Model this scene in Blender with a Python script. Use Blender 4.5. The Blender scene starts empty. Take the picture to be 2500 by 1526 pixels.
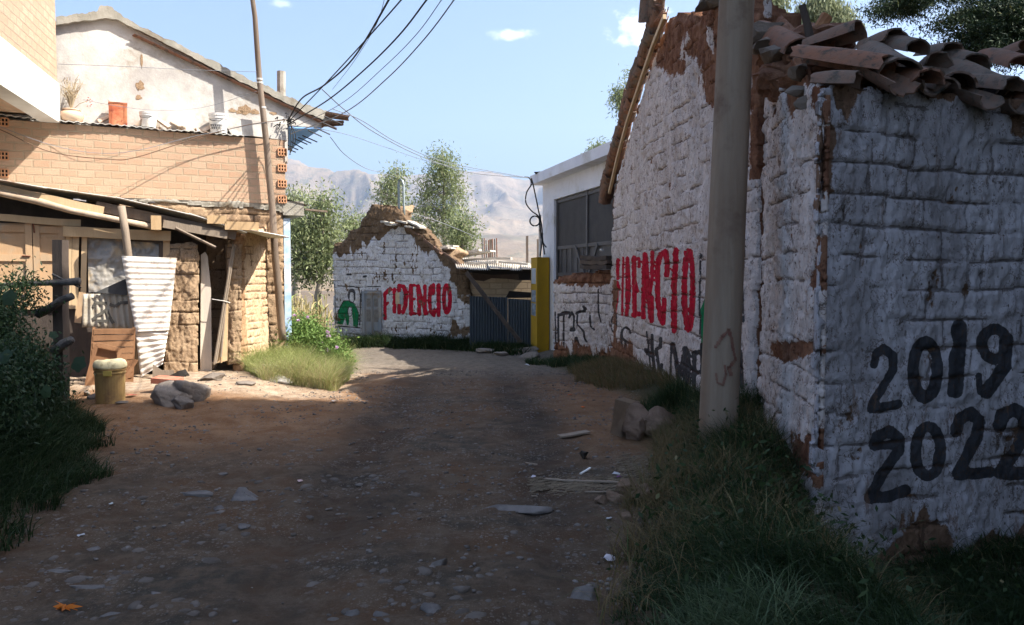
import bpy, math, random
import numpy as np
from mathutils import Vector, Matrix
R = math.radians
sc = bpy.context.scene
random.seed(7)
RNG = np.random.default_rng(11)

# ------------------------------------------------------------------ camera, sky, sun, exposure
F, CX, CY, HOR = 1944.0, 1250.0, 763.0, 670.0      # focal length, centre and horizon row in photo pixels
CAMZ = 1.6
PITCH = math.atan((CY - HOR) / F)
cam = bpy.data.cameras.new('camera'); camo = bpy.data.objects.new('camera', cam)
sc.collection.objects.link(camo); sc.camera = camo
camo.location = (0, 0, CAMZ); camo.rotation_euler = (math.pi/2 - PITCH, 0, 0)
cam.sensor_width = 36; cam.lens = F/2500*36; cam.clip_start = .05; cam.clip_end = 30000
SUN_EL = R(48.0); SUN_V = Vector((1.0, -0.17, 0)).normalized()
SV = Vector((SUN_V.x*math.cos(SUN_EL), SUN_V.y*math.cos(SUN_EL), math.sin(SUN_EL)))
world = bpy.data.worlds.new('World'); sc.world = world; world.use_nodes = True
sc.view_settings.view_transform = 'Standard'; sc.view_settings.look = 'None'
sc.view_settings.gamma = 1.0; sc.view_settings.exposure = 1.7
sun = bpy.data.lights.new('sun', 'SUN'); suno = bpy.data.objects.new('sun', sun)
sc.collection.objects.link(suno); sun.energy = 4.5; sun.angle = R(.5); sun.color = (1, .94, .84)
suno.rotation_euler = SV.to_track_quat('Z', 'Y').to_euler(); suno.location = (10, -5, 20)
SKY_STRENGTH = .09

# ------------------------------------------------------------------ node helpers
class NT:
    def __init__(s, tree): s.t = tree
    def n(s, typ, ins=None, **pr):
        nd = s.t.nodes.new('ShaderNode' + typ)
        for k, v in pr.items(): setattr(nd, k, v)
        for k, v in (ins or {}).items():
            sk = nd.inputs[k]
            if isinstance(v, bpy.types.NodeSocket): s.t.links.new(v, sk)
            elif isinstance(v, bpy.types.Node): s.t.links.new(v.outputs[0], sk)
            else: sk.default_value = v
        return nd
    def math(s, op, a, b=0.0, clamp=False):
        return s.n('Math', {0: a, 1: b}, operation=op, use_clamp=clamp).outputs[0]
    def mix(s, f, a, b, mode='MIX'):
        nd = s.t.nodes.new('ShaderNodeMix'); nd.data_type = 'RGBA'; nd.blend_type = mode
        for i, v in ((0, f), (6, a), (7, b)):
            if isinstance(v, bpy.types.NodeSocket): s.t.links.new(v, nd.inputs[i])
            elif i == 0: nd.inputs[0].default_value = v
            else: nd.inputs[i].default_value = (*v[:3], 1)
        return nd.outputs[2]
    def ramp(s, v, lo, hi):
        return s.n('MapRange', {0: v, 1: lo, 2: hi, 3: 0.0, 4: 1.0}, interpolation_type='SMOOTHSTEP').outputs[0]
    def noise(s, vec, scale, detail=4, rough=.55, dist=0):
        return s.n('TexNoise', {'Vector': vec, 'Scale': scale, 'Detail': detail, 'Roughness': rough, 'Distortion': dist}).outputs[0]
    def attr(s, name): return s.n('Attribute', attribute_name=name).outputs['Fac']
    def coord(s, stretch=(1, 1, 1), kind='Object'):
        tc = s.n('TexCoord').outputs[kind]
        return s.n('Mapping', {0: tc, 3: stretch}).outputs[0]

def newmat(name):
    m = bpy.data.materials.new(name); m.use_nodes = True
    t = NT(m.node_tree); b = m.node_tree.nodes['Principled BSDF']
    return m, t, b
def setin(t, b, **kw):
    for k, v in kw.items():
        sk = b.inputs[k.replace('_', ' ')]
        if isinstance(v, bpy.types.NodeSocket): t.t.links.new(v, sk)
        elif isinstance(v, tuple) and len(v) == 3: sk.default_value = (*v, 1)
        else: sk.default_value = v
def simple(name, c1, c2, scale=5., rough=.85, bump=.3, bscale=40., stretch=(1, 1, 1), metal=0., attr=None, dirt=None, dscale=2., spec=.3, bdist=.01):
    m, t, b = newmat(name)
    v = t.coord(stretch)
    f = t.ramp(t.noise(v, scale, 6, .62), .3, .7)
    if attr: f = t.math('ADD', t.math('MULTIPLY', f, .35), t.math('MULTIPLY', t.attr(attr), .65))
    c = t.mix(f, c1, c2)
    if dirt:
        c = t.mix(t.ramp(t.noise(t.coord(), dscale, 8, .7), .5, .68), c, dirt)
    setin(t, b, Base_Color=c, Roughness=rough, Metallic=metal)
    b.inputs['Specular IOR Level'].default_value = spec
    if bump:
        bp = t.n('Bump', {'Height': t.noise(v, bscale, 6, .65), 'Strength': bump, 'Distance': bdist})
        t.t.links.new(bp.outputs[0], b.inputs['Normal'])
    return m

# ------------------------------------------------------------------ numpy noise
def _h(ix, iy, iz, seed):
    h = (ix*374761393 + iy*668265263 + iz*2147483647 + seed*1274126177) & 0xFFFFFFFF
    h = ((h ^ (h >> 13))*1274126177) & 0xFFFFFFFF
    h = (h ^ (h >> 16)) & 0xFFFFFFFF
    return h/4294967295.0
def vn(x, y, seed=0):
    x = np.asarray(x, float); y = np.asarray(y, float)
    ix = np.floor(x).astype(np.int64); iy = np.floor(y).astype(np.int64)
    fx = x-ix; fy = y-iy; fx = fx*fx*(3-2*fx); fy = fy*fy*(3-2*fy)
    z = np.zeros_like(ix)
    a = _h(ix, iy, z, seed); b = _h(ix+1, iy, z, seed); c = _h(ix, iy+1, z, seed); d = _h(ix+1, iy+1, z, seed)
    return (a*(1-fx)+b*fx)*(1-fy) + (c*(1-fx)+d*fx)*fy
def fbm(x, y, oct=4, seed=0, gain=.5):
    r = 0; a = 1; n = 0
    for i in range(oct):
        r = r + a*vn(x*2**i+17.3*i, y*2**i-9.1*i, seed+i); n += a; a *= gain
    return r/n
def sst(x, a, b):
    t = np.clip((np.asarray(x, float)-a)/(b-a), 0, 1); return t*t*(3-2*t)

# ------------------------------------------------------------------ mesh helpers
def link(o, parent=None):
    sc.collection.objects.link(o)
    if parent is not None:
        o.parent = parent
    return o
def rootloc(p):
    v = Vector((0, 0, 0))
    while p is not None:
        v += Vector(p.location); p = p.parent
    return np.array(v)
def mk(name, V, Fc, mat, parent=None, smooth=False, attrs=None, uv=None, kind=None, mats=None, midx=None):
    """one mesh object from world-space vertices"""
    V = np.asarray(V, float).reshape(-1, 3)
    me = bpy.data.meshes.new(name)
    if parent is not None: off = rootloc(parent)
    else: off = np.zeros(3)
    V2 = V-off
    if isinstance(Fc, np.ndarray):
        nf, k = Fc.shape
        me.vertices.add(len(V2)); me.vertices.foreach_set('co', V2.ravel())
        me.loops.add(nf*k); me.loops.foreach_set('vertex_index', Fc.ravel().astype(np.int32))
        me.polygons.add(nf); me.polygons.foreach_set('loop_start', np.arange(0, nf*k, k, dtype=np.int32))
        me.polygons.foreach_set('loop_total', np.full(nf, k, dtype=np.int32))
        me.update(calc_edges=True)
    else:
        me.from_pydata([tuple(v) for v in V2], [], [tuple(int(i) for i in f) for f in Fc]); me.update()
    if smooth: me.polygons.foreach_set('use_smooth', np.ones(len(me.polygons), bool))
    for k_, a in (attrs or {}).items():
        at = me.attributes.new(k_, 'FLOAT', 'POINT'); at.data.foreach_set('value', np.asarray(a, np.float32))
    if uv is not None:
        l = me.uv_layers.new(name='UVMap'); vi = np.zeros(len(me.loops), np.int32); me.loops.foreach_get('vertex_index', vi)
        l.data.foreach_set('uv', np.asarray(uv, np.float32)[vi].ravel())
    for m in (mats or [mat]): me.materials.append(m)
    if midx is not None: me.polygons.foreach_set('material_index', np.asarray(midx, np.int32))
    o = bpy.data.objects.new(name, me); link(o, parent)
    if kind: o['kind'] = kind
    return o
def tag(o, label=None, cat=None, group=None, kind=None):
    if label: o['label'] = label
    if cat: o['category'] = cat
    if group: o['group'] = group
    if kind: o['kind'] = kind
    return o
def thing(name, label, cat, loc=(0, 0, 0), group=None):
    o = bpy.data.objects.new(name, None); link(o); o.location = loc; o.empty_display_size = .2
    return tag(o, label, cat, group)
class MB:
    def __init__(s): s.V = []; s.F = []; s.A = []
    def add(s, V, Fc, a=0.):
        n = len(s.V); s.V += [tuple(v) for v in V]; s.F += [[i+n for i in f] for f in Fc]; s.A += [a]*len(V)
        return s
    def hexa(s, p, a=0.):        # 8 points: 0-3 bottom loop, 4-7 top loop
        return s.add(p, [(0, 3, 2, 1), (4, 5, 6, 7), (0, 1, 5, 4), (1, 2, 6, 5), (2, 3, 7, 6), (3, 0, 4, 7)], a)
    def box(s, x0, x1, y0, y1, z0, z1, a=0.):
        return s.hexa([(x0, y0, z0), (x1, y0, z0), (x1, y1, z0), (x0, y1, z0), (x0, y0, z1), (x1, y0, z1), (x1, y1, z1), (x0, y1, z1)], a)
    def beam(s, p0, p1, w, h, up=(0, 0, 1), n=1, jit=0., a=0.):
        p0 = Vector(p0); p1 = Vector(p1); d = (p1-p0); L = d.length; d.normalize(); up = Vector(up)
        sx = d.cross(up).normalized(); sz = sx.cross(d).normalized(); V = []
        for i in range(n+1):
            c = p0 + d*L*i/n + (sx*random.gauss(0, jit)+sz*random.gauss(0, jit) if jit else Vector())
            ww = w*(1+random.gauss(0, jit*3)); hh = h*(1+random.gauss(0, jit*3))
            for a_, b_ in ((-1, -1), (1, -1), (1, 1), (-1, 1)): V.append(c+sx*a_*ww/2+sz*b_*hh/2)
        Fc = [(3, 2, 1, 0), tuple(range(4*n, 4*n+4))]
        for i in range(n):
            for k in range(4): Fc.append((4*i+k, 4*i+(k+1) % 4, 4*i+4+(k+1) % 4, 4*i+4+k))
        return s.add(V, Fc, a)
    def tube(s, pts, rad, sides=8, jit=0., a=0.):
        pts = [Vector(p) for p in pts]; n = len(pts)
        if not hasattr(rad, '__len__'): rad = [rad]*n
        V = []; t0 = (pts[1]-pts[0]).normalized(); ref = Vector((0, 0, 1)) if abs(t0.z) < .8 else Vector((1, 0, 0))
        for i, p in enumerate(pts):
            t = (pts[min(i+1, n-1)]-pts[max(i-1, 0)]).normalized(); u = t.cross(ref).normalized(); v = t.cross(u)
            for k in range(sides):
                an = 2*math.pi*k/sides; r = rad[i]*(1+(random.uniform(-jit, jit) if jit else 0))
                V.append(p+u*math.cos(an)*r+v*math.sin(an)*r)
        Fc = [tuple(range(sides))[::-1], tuple(range(sides*(n-1), sides*n))]
        for i in range(n-1):
            for k in range(sides): Fc.append((i*sides+k, i*sides+(k+1) % sides, (i+1)*sides+(k+1) % sides, (i+1)*sides+k))
        return s.add(V, Fc, a)
    def build(s, name, mat, parent=None, smooth=False, **kw):
        return mk(name, s.V, s.F, mat, parent, smooth, attrs={'rnd': s.A}, **kw)
def curve_pts(pts, n=10):
    """Catmull-Rom through points"""
    P = [Vector(p) for p in pts]; P = [P[0]*2-P[1]]+P+[P[-1]*2-P[-2]]; out = []
    for i in range(1, len(P)-2):
        for k in range(n):
            t = k/n; a, b, c, d = P[i-1], P[i], P[i+1], P[i+2]
            out.append(.5*((2*b)+(c-a)*t+(2*a-5*b+4*c-d)*t*t+(3*b-a-3*c+d)*t**3))
    out.append(P[-2]); return out

# ------------------------------------------------------------------ photo measurements -> places
def ray(x, y):
    dx = (x-CX)/F; dy = -(y-CY)/F; cp, sp = math.cos(PITCH), math.sin(PITCH)
    return dx, cp+dy*sp, -sp+dy*cp
def P(x, y, Y):
    r = ray(x, y); t = Y/r[1]; return Vector((r[0]*t, Y, CAMZ+r[2]*t))
def proj(V):
    V = np.asarray(V, float); X = V[:, 0]; Y = V[:, 1]; Z = V[:, 2]-CAMZ; cp, sp = math.cos(PITCH), math.sin(PITCH)
    d = Y*cp-Z*sp; u = Y*sp+Z*cp
    return CX+F*X/d, CY-F*u/d
# enlarged views measured: (scale, x offset, y offset)
CR = {'o': (2464/2500, 0, 0), 'c1': (2.892, 0, 0), 'c2': (2.734, 0, 450), 'c3': (2.507, 650, 350), 'c4': (2.005, 1250, 350),
      'c5': (2.148, 1400, 0), 'c6': (1.6247, 1650, 600), 'c7': (1.9712, 0, 850), 'c8': (2.2247, 1150, 850),
      'd1': (4.298, 0, 650), 'd2': (3.76, 1270, 600), 'd3': (3.76, 780, 480), 'd4': (3.52, 1800, 0)}
def px(c, x, y): s, ox, oy = CR[c]; return x/s+ox, y/s+oy
def Pc(c, x, y, Y): return P(*px(c, x, y), Y)
class Wall:
    def __init__(s, x, y, dx, dy):
        l = math.hypot(dx, dy); s.o = (x, y); s.d = (dx/l, dy/l); s.n = (s.d[1], -s.d[0])      # n faces the camera side
        if s.n[0]*x+s.n[1]*y > 0: s.n = (-s.n[0], -s.n[1])
    def hit(s, c, x, y):
        rx, ry, rz = ray(*px(c, x, y)) if c else ray(x, y)
        ox, oy = s.o; dx, dy = s.d
        t = (ox*dy-oy*dx)/(rx*dy-ry*dx); X, Y = rx*t, ry*t
        return (X-ox)*dx+(Y-oy)*dy, CAMZ+rz*t
    def pt(s, u, z, off=0.): return Vector((s.o[0]+s.d[0]*u+s.n[0]*off, s.o[1]+s.d[1]*u+s.n[1]*off, z))
    def at(s, c, x, y, off=0.): u, z = s.hit(c, x, y); return s.pt(u, z, off)
    def arr(s, U, Z, O): return np.stack([s.o[0]+s.d[0]*U+s.n[0]*O, s.o[1]+s.d[1]*U+s.n[1]*O, Z], 1)
    def shift(s, off): w = Wall(s.o[0]+s.n[0]*off, s.o[1]+s.n[1]*off, *s.d); w.n = s.n; return w
    def slab(s, mb, poly, o0, o1, a=0.):
        """prism over a (u,z) outline between offsets o0 (back) and o1 (front)"""
        n = len(poly); V = [s.pt(u, z, o1) for u, z in poly]+[s.pt(u, z, o0) for u, z in poly]
        Fc = [tuple(range(n)), tuple(range(2*n-1, n-1, -1))]+[(i, n+i, n+(i+1) % n, (i+1) % n) for i in range(n)]
        return mb.add(V, Fc, a)
    def slabc(s, mb, c, pts, o0, o1, a=0.): return s.slab(mb, [s.hit(c, *p) for p in pts], o0, o1, a)

# ------------------------------------------------------------------ ground height
def edgeL(Y): return np.interp(Y, [2, 4.4, 5, 6.3, 7.9, 9, 10, 11], [-2.4, -2.95, -3.15, -3.4, -4.15, -4.95, -5.7, -6.4])
def H(X, Y):
    X = np.asarray(X, float); Y = np.asarray(Y, float)
    g = -.5*sst(Y, 7, 24)-.3*sst(Y, 26, 60)-8*sst(Y, 60, 500)
    near = 1-sst(Y, 30, 45)
    # right bank along the white house
    edge = np.interp(Y, [2, 3.6, 5.3, 6.8, 8, 10, 13, 16, 19], [.2, .5, .85, 1.35, 1.55, 1.45, 1.15, .75, .6])
    g = g+near*(.24*sst(X-edge, -.15, .75))*(1-.6*sst(Y, 12, 17))
    g = g-near*.72*sst(X, 1.35, 2.5)*(1-sst(Y-1.3*np.clip(X-2.1, 0, 3), 4.9, 6.4))
    # left bank and yard
    le = edgeL(Y)
    g = g+near*.45*sst(le-X, -.1, 1.3)*(1-sst(Y, 9, 11))
    g = g+near*.15*sst(-X, 2.3, 4.2)*sst(Y, 8.5, 11.5)*(1-sst(Y, 15, 18))
    # road: shallow wheel ruts
    cxr = np.interp(Y, [0, 3, 8, 14, 18], [-.25, -.35, -.55, -.9, -.9])
    for dx in (-.75, .75): g = g-near*.035*np.exp(-((X-cxr-dx)/.28)**2)*(1-sst(Y, 15, 19))
    g = g+near*((fbm(X*1.3, Y*1.3, 3, 3)-.5)*.09+(fbm(X*6, Y*6, 3, 5)-.5)*.04)
    return g
def Hz(x, y): return float(H(x, y))
def gpt(x, y, dz=0.):
    """point on the ground seen at photo pixel"""
    Y = 12.
    r = ray(x, y)
    for _ in range(40):
        X = r[0]/r[1]*Y; Y = .5*Y+.5*(Hz(X, Y)-CAMZ)/(r[2]/r[1])
    return Vector((r[0]/r[1]*Y, Y, Hz(r[0]/r[1]*Y, Y)+dz))
def gc(c, x, y, dz=0.): return gpt(*px(c, x, y), dz)
# ------------------------------------------------------------------ sky with two small clouds
wt = NT(world.node_tree); world.node_tree.nodes.clear()
sky = wt.n('TexSky', sky_type='NISHITA', sun_disc=False); sky.sun_elevation = SUN_EL
sky.sun_rotation = math.atan2(SUN_V.x, SUN_V.y); sky.altitude = 200; sky.air_density = 1.0; sky.dust_density = 4.5; sky.ozone_density = 4.0
dirv = wt.n('TexCoord').outputs['Generated']
ccol = sky.outputs[0]
for (cx_, cy_, wx, wy, amt) in ((1575, 68, .034, .020, .7), (1252, 84, .026, .006, .5), (690, 8, .012, .004, .3), (770, 120, .0, .0, 0)):
    if not amt: continue
    r_ = Vector(ray(cx_, cy_)).normalized()
    df = wt.n('VectorMath', {0: dirv, 1: tuple(r_)}, operation='SUBTRACT').outputs[0]
    scl = wt.n('VectorMath', {0: df, 1: (1/wx, 1/wx, 1/wy)}, operation='MULTIPLY').outputs[0]
    ln = wt.n('VectorMath', {0: scl}, operation='LENGTH').outputs['Value']
    nz = wt.noise(wt.n('Mapping', {0: dirv, 3: (1, 1, 1.6)}).outputs[0], 55, 6, .6)
    v = wt.math('ADD', ln, wt.math('MULTIPLY', wt.math('SUBTRACT', nz, .5), 2.6))
    mk_ = wt.math('MULTIPLY', wt.math('SUBTRACT', 1.0, wt.ramp(v, .1, 1.25)), amt)
    ccol = wt.mix(mk_, ccol, (9.5, 9.7, 10.0))
bg = wt.n('Background', {0: ccol, 1: SKY_STRENGTH}); wo = world.node_tree.nodes.new('ShaderNodeOutputWorld')
world.node_tree.links.new(bg.outputs[0], wo.inputs[0])

# ------------------------------------------------------------------ ground
def gmat():
    m, t, b = newmat('dirt road')
    co = t.coord()
    big = t.ramp(t.noise(co, .9, 5, .6), .35, .65)
    c = t.mix(big, (.115, .066, .036), (.060, .052, .040))
    c = t.mix(t.ramp(t.noise(co, 5, 8, .7), .42, .62), c, (.13, .094, .064))
    c = t.mix(t.attr('red'), c, t.mix(t.ramp(t.noise(co, 3, 6, .65), .35, .65), (.20, .10, .046), (.28, .165, .09)))
    c = t.mix(t.attr('sunlit_yard'), c, t.mix(t.ramp(t.noise(co, 6, 7, .7), .35, .65), (.30, .21, .14), (.46, .36, .26)))  # sunlight painted into the yard colour: paler tan over the lit strip
    c = t.mix(t.math('MULTIPLY', t.attr('pale'), .8), c, t.mix(t.ramp(t.noise(co, 8, 6, .7), .4, .6), (.13, .11, .088), (.19, .16, .128)))
    c = t.mix(t.math('MULTIPLY', t.attr('track'), t.ramp(t.noise(co, 2.2, 6, .7), .25, .6)), c, (.03, .024, .02))
    c = t.mix(t.attr('verge'), c, (.05, .045, .02))
    # small stones
    for (scale, lo, seed_, cc) in ((16, .70, 0, (.23, .22, .21)), (34, .62, 5, (.27, .24, .21)), (75, .6, 9, (.30, .25, .2))):
        mp = t.n('Mapping', {0: co, 1: (seed_, seed_*2, 0), 3: (1, 1, .3)}).outputs[0]
        vo = t.n('TexVoronoi', {'Vector': mp, 'Scale': scale}); 
        msk = t.math('MULTIPLY', t.math('LESS_THAN', vo.outputs['Distance'], .33), t.math('GREATER_THAN', t.n('SeparateColor', {0: vo.outputs['Color']}).outputs[0], lo))
        msk = t.math('MULTIPLY', msk, t.ramp(t.noise(co, 1.3, 3), .4, .6))
        c = t.mix(t.math('MULTIPLY', msk, .35), c, cc)
    c = t.mix(t.ramp(t.noise(co, 60, 4, .8), .5, .75), c, (.07, .05, .035))
    setin(t, b, Base_Color=c, Roughness=.95); b.inputs['Specular IOR Level'].default_value = .15
    h = t.math('ADD', t.noise(co, 22, 8, .75), t.math('MULTIPLY', t.noise(co, 110, 4, .7), .4))
    t.t.links.new(t.n('Bump', {'Height': h, 'Strength': .9, 'Distance': .03}).outputs[0], b.inputs['Normal'])
    return m
def geom(a, b_, r0, r):
    out = [a]; st = r0
    while out[-1] < b_: out.append(out[-1]+st); st *= r
    return out
xs = np.arange(-7, 5.001, .045)
xr = np.array(geom(5.1, 7000, .1, 1.13)); xl = -np.array(geom(7.1, 7000, .1, 1.13))[::-1]
GX = np.concatenate([xl, xs, xr])
ys = [1.2]
while ys[-1] < 26: ys.append(ys[-1]+max(.02, .0062*ys[-1]))
ys = np.array(ys); yf = np.array(geom(26.3, 9000, .4, 1.12)); yb = -np.array(geom(-1.0, 6000, .3, 1.2))[::-1]
GY = np.concatenate([yb, ys, yf])
XX, YY = np.meshgrid(GX, GY); n1, n2 = XX.shape
ZZ = H(XX, YY)+(fbm(XX*11, YY*11, 4, 31, .62)-.5)*.034*(YY < 30)
idx = np.arange(n1*n2).reshape(n1, n2)
Q = np.stack([idx[:-1, :-1], idx[:-1, 1:], idx[1:, 1:], idx[1:, :-1]], -1).reshape(-1, 4)
cxr = np.interp(YY, [0, 3, 8, 14, 18], [-.25, -.35, -.55, -.9, -.9])
wob = (fbm(XX*2, YY*.8, 3, 8)-.5)*.5
track = np.maximum(np.exp(-((XX-cxr-.75+wob)/.27)**4), np.exp(-((XX-cxr+.75+wob)/.33)**4))*sst(YY, 3.5, 6)*(1-sst(YY, 13, 17))*.6
track = np.maximum(track, .9*np.exp(-((XX+1.6+wob)/.5)**4)*np.exp(-((YY-15.3)/.6)**2))
red = sst(-XX, .9+fbm(YY, XX, 2, 4)-.4, 2.6)*sst(YY, 6.0, 8.5)*(1-sst(YY, 15, 17))
red = np.maximum(red, .75*sst(XX, .1, 1.0)*sst(YY, 6, 8)*(1-sst(YY, 12, 15)))
pale = sst(YY, 12.5, 15.5)*(1-.5*sst(YY, 60, 100))
eR = np.interp(YY, [2, 3.6, 5.3, 6.8, 8, 10, 13, 16, 19], [.2, .5, .85, 1.35, 1.55, 1.45, 1.15, .75, .6])
eL = edgeL(YY)
verge = np.maximum(sst(XX-eR, -.05, .3)*(YY < 17), sst(eL-XX, -.05, .3)*(YY < 10.2))
GV = np.stack([XX, YY, ZZ], -1).reshape(-1, 3)
mk('ground', GV, Q, gmat(), smooth=True, attrs={'track': track.ravel(), 'red': red.ravel(), 'pale': pale.ravel(), 'sunlit_yard': (sst(-XX+(fbm(XX*2, YY*2, 3, 91)-.5)*1.2, 2.0, 3.0)*sst(YY+(fbm(XX*2, YY*2, 3, 92)-.5)*1.2, 9.9, 10.9)*(1-sst(YY, 16, 18))).ravel(), 'verge': verge.ravel()}, kind='structure')

# ------------------------------------------------------------------ mountains
def mountains():
    na, nr = 760, 200
    az = np.linspace(R(-42), R(42), na); rr = 420*(6400/420)**np.linspace(0, 1, nr)
    sil = [px('c3', *q) for q in ((-400, 120), (-100, 140), (130, 155), (200, 155), (330, 180), (400, 192), (500, 180), (700, 192), (850, 226), (960, 214), (1200, 205), (1300, 200), (1480, 225), (1640, 236), (1900, 215), (2300, 190), (3000, 150))]
    sa = [math.atan((x-CX)/F) for x, y in sil]; se = [(HOR-y)/F for x, y in sil]
    A, RR = np.meshgrid(az, rr); er = np.interp(A, sa, se)+(fbm(A*60, RR*0, 4, 77)-.5)*.004
    tt = (RR-420)/(6000-420)
    prof = .06*sst(tt, 0, .25)+.94*sst(tt, .12, 1.0)**1.05
    X = RR*np.tan(A); Y = RR
    def ridged(x, y, o, s_):
        r = 0; a = 1; w = 0
        for i in range(o):
            v = 1-np.abs(2*vn(x*2**i, y*2**i, s_+i)-1); r = r+a*v*v; w += a; a *= .5
        return r/w
    wx = X+600*(fbm(X/900, Y/1400, 3, 51)-.5)*2; g = ridged(wx/820+Y/2600, Y/2300, 6, 40)
    env = 1.25*sst(tt, .05, .4)*(1-.8*sst(tt, .85, 1.0))
    Z = -8.8+RR*er*prof+(g-.42)*330*env*(RR/6000)**.8
    Z = np.where(RR > 6050, Z-(RR-6050)*.9, Z)
    V = np.stack([X, Y, Z], -1).reshape(-1, 3); ix = np.arange(na*nr).reshape(nr, na)
    Fq = np.stack([ix[:-1, :-1], ix[:-1, 1:], ix[1:, 1:], ix[1:, :-1]], -1).reshape(-1, 4)
    m, t, b = newmat('dry hillside'); co = t.coord()
    c = t.mix(t.ramp(t.noise(co, .0022, 8, .65), .35, .65), (.25, .185, .12), (.13, .10, .07))
    c = t.mix(t.ramp(t.noise(co, .012, 6, .7), .5, .66), c, (.11, .10, .065))
    v2 = t.n('TexVoronoi', {'Vector': co, 'Scale': .008}); c = t.mix(t.math('MULTIPLY', t.n('SeparateColor', {0: v2.outputs['Color']}).outputs[0], .35), c, (.29, .245, .18))
    setin(t, b, Base_Color=c, Roughness=1.0); b.inputs['Specular IOR Level'].default_value = 0
    t.t.links.new(t.n('Bump', {'Height': t.noise(co, .012, 8, .7), 'Strength': .6, 'Distance': 30}).outputs[0], b.inputs['Normal'])
    mk('mountains', V, Fq, m, smooth=True, kind='structure')
mountains()
HAZE_D = 1.2e-4
hb = MB(); hb.box(-7600, 7600, -6900, 8200, -30, 1500)
hm = bpy.data.materials.new('haze air'); hm.use_nodes = True; hm.node_tree.nodes.clear(); ht = NT(hm.node_tree)
pv = ht.n('VolumePrincipled', {'Color': (.54, .71, 1, 1), 'Density': HAZE_D, 'Anisotropy': .2}); ho = ht.n('OutputMaterial')
hm.node_tree.links.new(pv.outputs[0], ho.inputs['Volume'])
hz = hb.build('haze', hm); hz['kind'] = 'stuff'; hz['label'] = 'thin blue haze lying over the far mountains'; hz.display_type = 'WIRE'
# ------------------------------------------------------------------ adobe walls
def adobe_mat(name, w1, w2, mud1, mud2, red=(.50, .012, .035), blk=(.018, .02, .024), grn=(.01, .17, .065), streak=.18, bump=.8, soot=.0):
    m, t, b = newmat(name); co = t.coord(); st = t.coord((1, 1, streak)); mid = t.coord((1, 1, .4))
    n1 = t.noise(st, 26, 8, .72); n2 = t.noise(co, 55, 5, .7)
    e = t.math('ADD', t.math('MULTIPLY', t.math('SUBTRACT', n1, .5), .9), t.math('MULTIPLY', t.math('SUBTRACT', n2, .5), .35))
    w = t.mix(t.ramp(t.noise(mid, 2.2, 6, .65), .35, .68), w1, w2)
    w = t.mix(t.math('MULTIPLY', t.ramp(t.noise(st, 14, 8, .7), .52, .72), .5), w, tuple(.55*x+.45*y for x, y in zip(w1, mud2)))
    def mask(nm, th=.5, k=1.):
        return t.ramp(t.math('ADD', t.attr(nm), t.math('MULTIPLY', e, k)), th-.05, th+.05)
    w = t.mix(mask('red', .5, .22), w, t.mix(t.ramp(t.noise(mid, 12, 6, .7), .3, .7), red, tuple(x*.72 for x in red)))
    w = t.mix(mask('grn', .5, .2), w, grn)
    w = t.mix(t.math('MULTIPLY', mask('blk', .5, .8), .93), w, blk)
    mud = t.mix(t.ramp(t.noise(mid, 7, 6, .65), .3, .7), mud1, mud2)
    c = t.mix(mask('peel', .5, 1.0), w, mud)
    w_=0
    crk = t.math('MULTIPLY', t.ramp(t.noise(t.coord((1, 1, .22)), 9, 10, .78), .58, .64), .7)
    c = t.mix(crk, c, tuple(x*.8 for x in mud2))
    for sc_, st_, wd, lo in ((4.5, .55, .010, .42), (13, .4, .018, .5), (34, .5, .03, .52)):
        nn = t.noise(t.coord((1, 1, st_)), sc_, 7, .62, .4); ln = t.math('SUBTRACT', 1.0, t.ramp(t.math('ABSOLUTE', t.math('SUBTRACT', nn, .5)), 0.0, wd))
        c = t.mix(t.math('MULTIPLY', t.math('MULTIPLY', ln, t.ramp(t.noise(co, sc_*.35, 4, .6), lo, lo+.1)), .85), c, tuple(x*.55 for x in mud1))
    pk = t.n('TexVoronoi', {'Vector': t.coord((1, 1, .6)), 'Scale': 30.0}); c = t.mix(t.math('MULTIPLY', t.math('MULTIPLY', t.math('LESS_THAN', pk.outputs['Distance'], .2), t.math('GREATER_THAN', t.n('SeparateColor', {0: pk.outputs['Color']}).outputs[0], .8)), .75), c, tuple(x*.5 for x in mud1))
    c = t.mix(t.math('MULTIPLY', mask('dirt', .5, .8), .6), c, tuple(x*.35 for x in mud1))
    setin(t, b, Base_Color=c, Roughness=.95); b.inputs['Specular IOR Level'].default_value = .12
    h = t.math('ADD', t.noise(st, 30, 8, .7), t.math('MULTIPLY', n2, .6))
    t.t.links.new(t.n('Bump', {'Height': h, 'Strength': bump, 'Distance': .02}).outputs[0], b.inputs['Normal'])
    return m
def segd(x, y, pts):
    d = np.full(x.shape, 1e9)
    for (ax, ay), (bx, by) in zip(pts[:-1], pts[1:]):
        vx, vy = bx-ax, by-ay; L = vx*vx+vy*vy+1e-9
        t = np.clip(((x-ax)*vx+(y-ay)*vy)/L, 0, 1); d = np.minimum(d, np.hypot(x-ax-t*vx, y-ay-t*vy))
    return d
def inpoly(x, y, poly):
    r = np.zeros(x.shape, bool); n = len(poly)
    for i in range(n):
        (ax, ay), (bx, by) = poly[i], poly[(i+1) % n]
        if ay == by: continue
        c = ((ay > y) != (by > y)) & (x < (bx-ax)*(y-ay)/(by-ay)+ax); r ^= c
    return r
def ell(cx, cy, rx, ry, a0=0, a1=360, n=20): return [(cx+rx*math.cos(R(a0+(a1-a0)*i/n)), cy+ry*math.sin(R(a0+(a1-a0)*i/n))) for i in range(n+1)]
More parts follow.
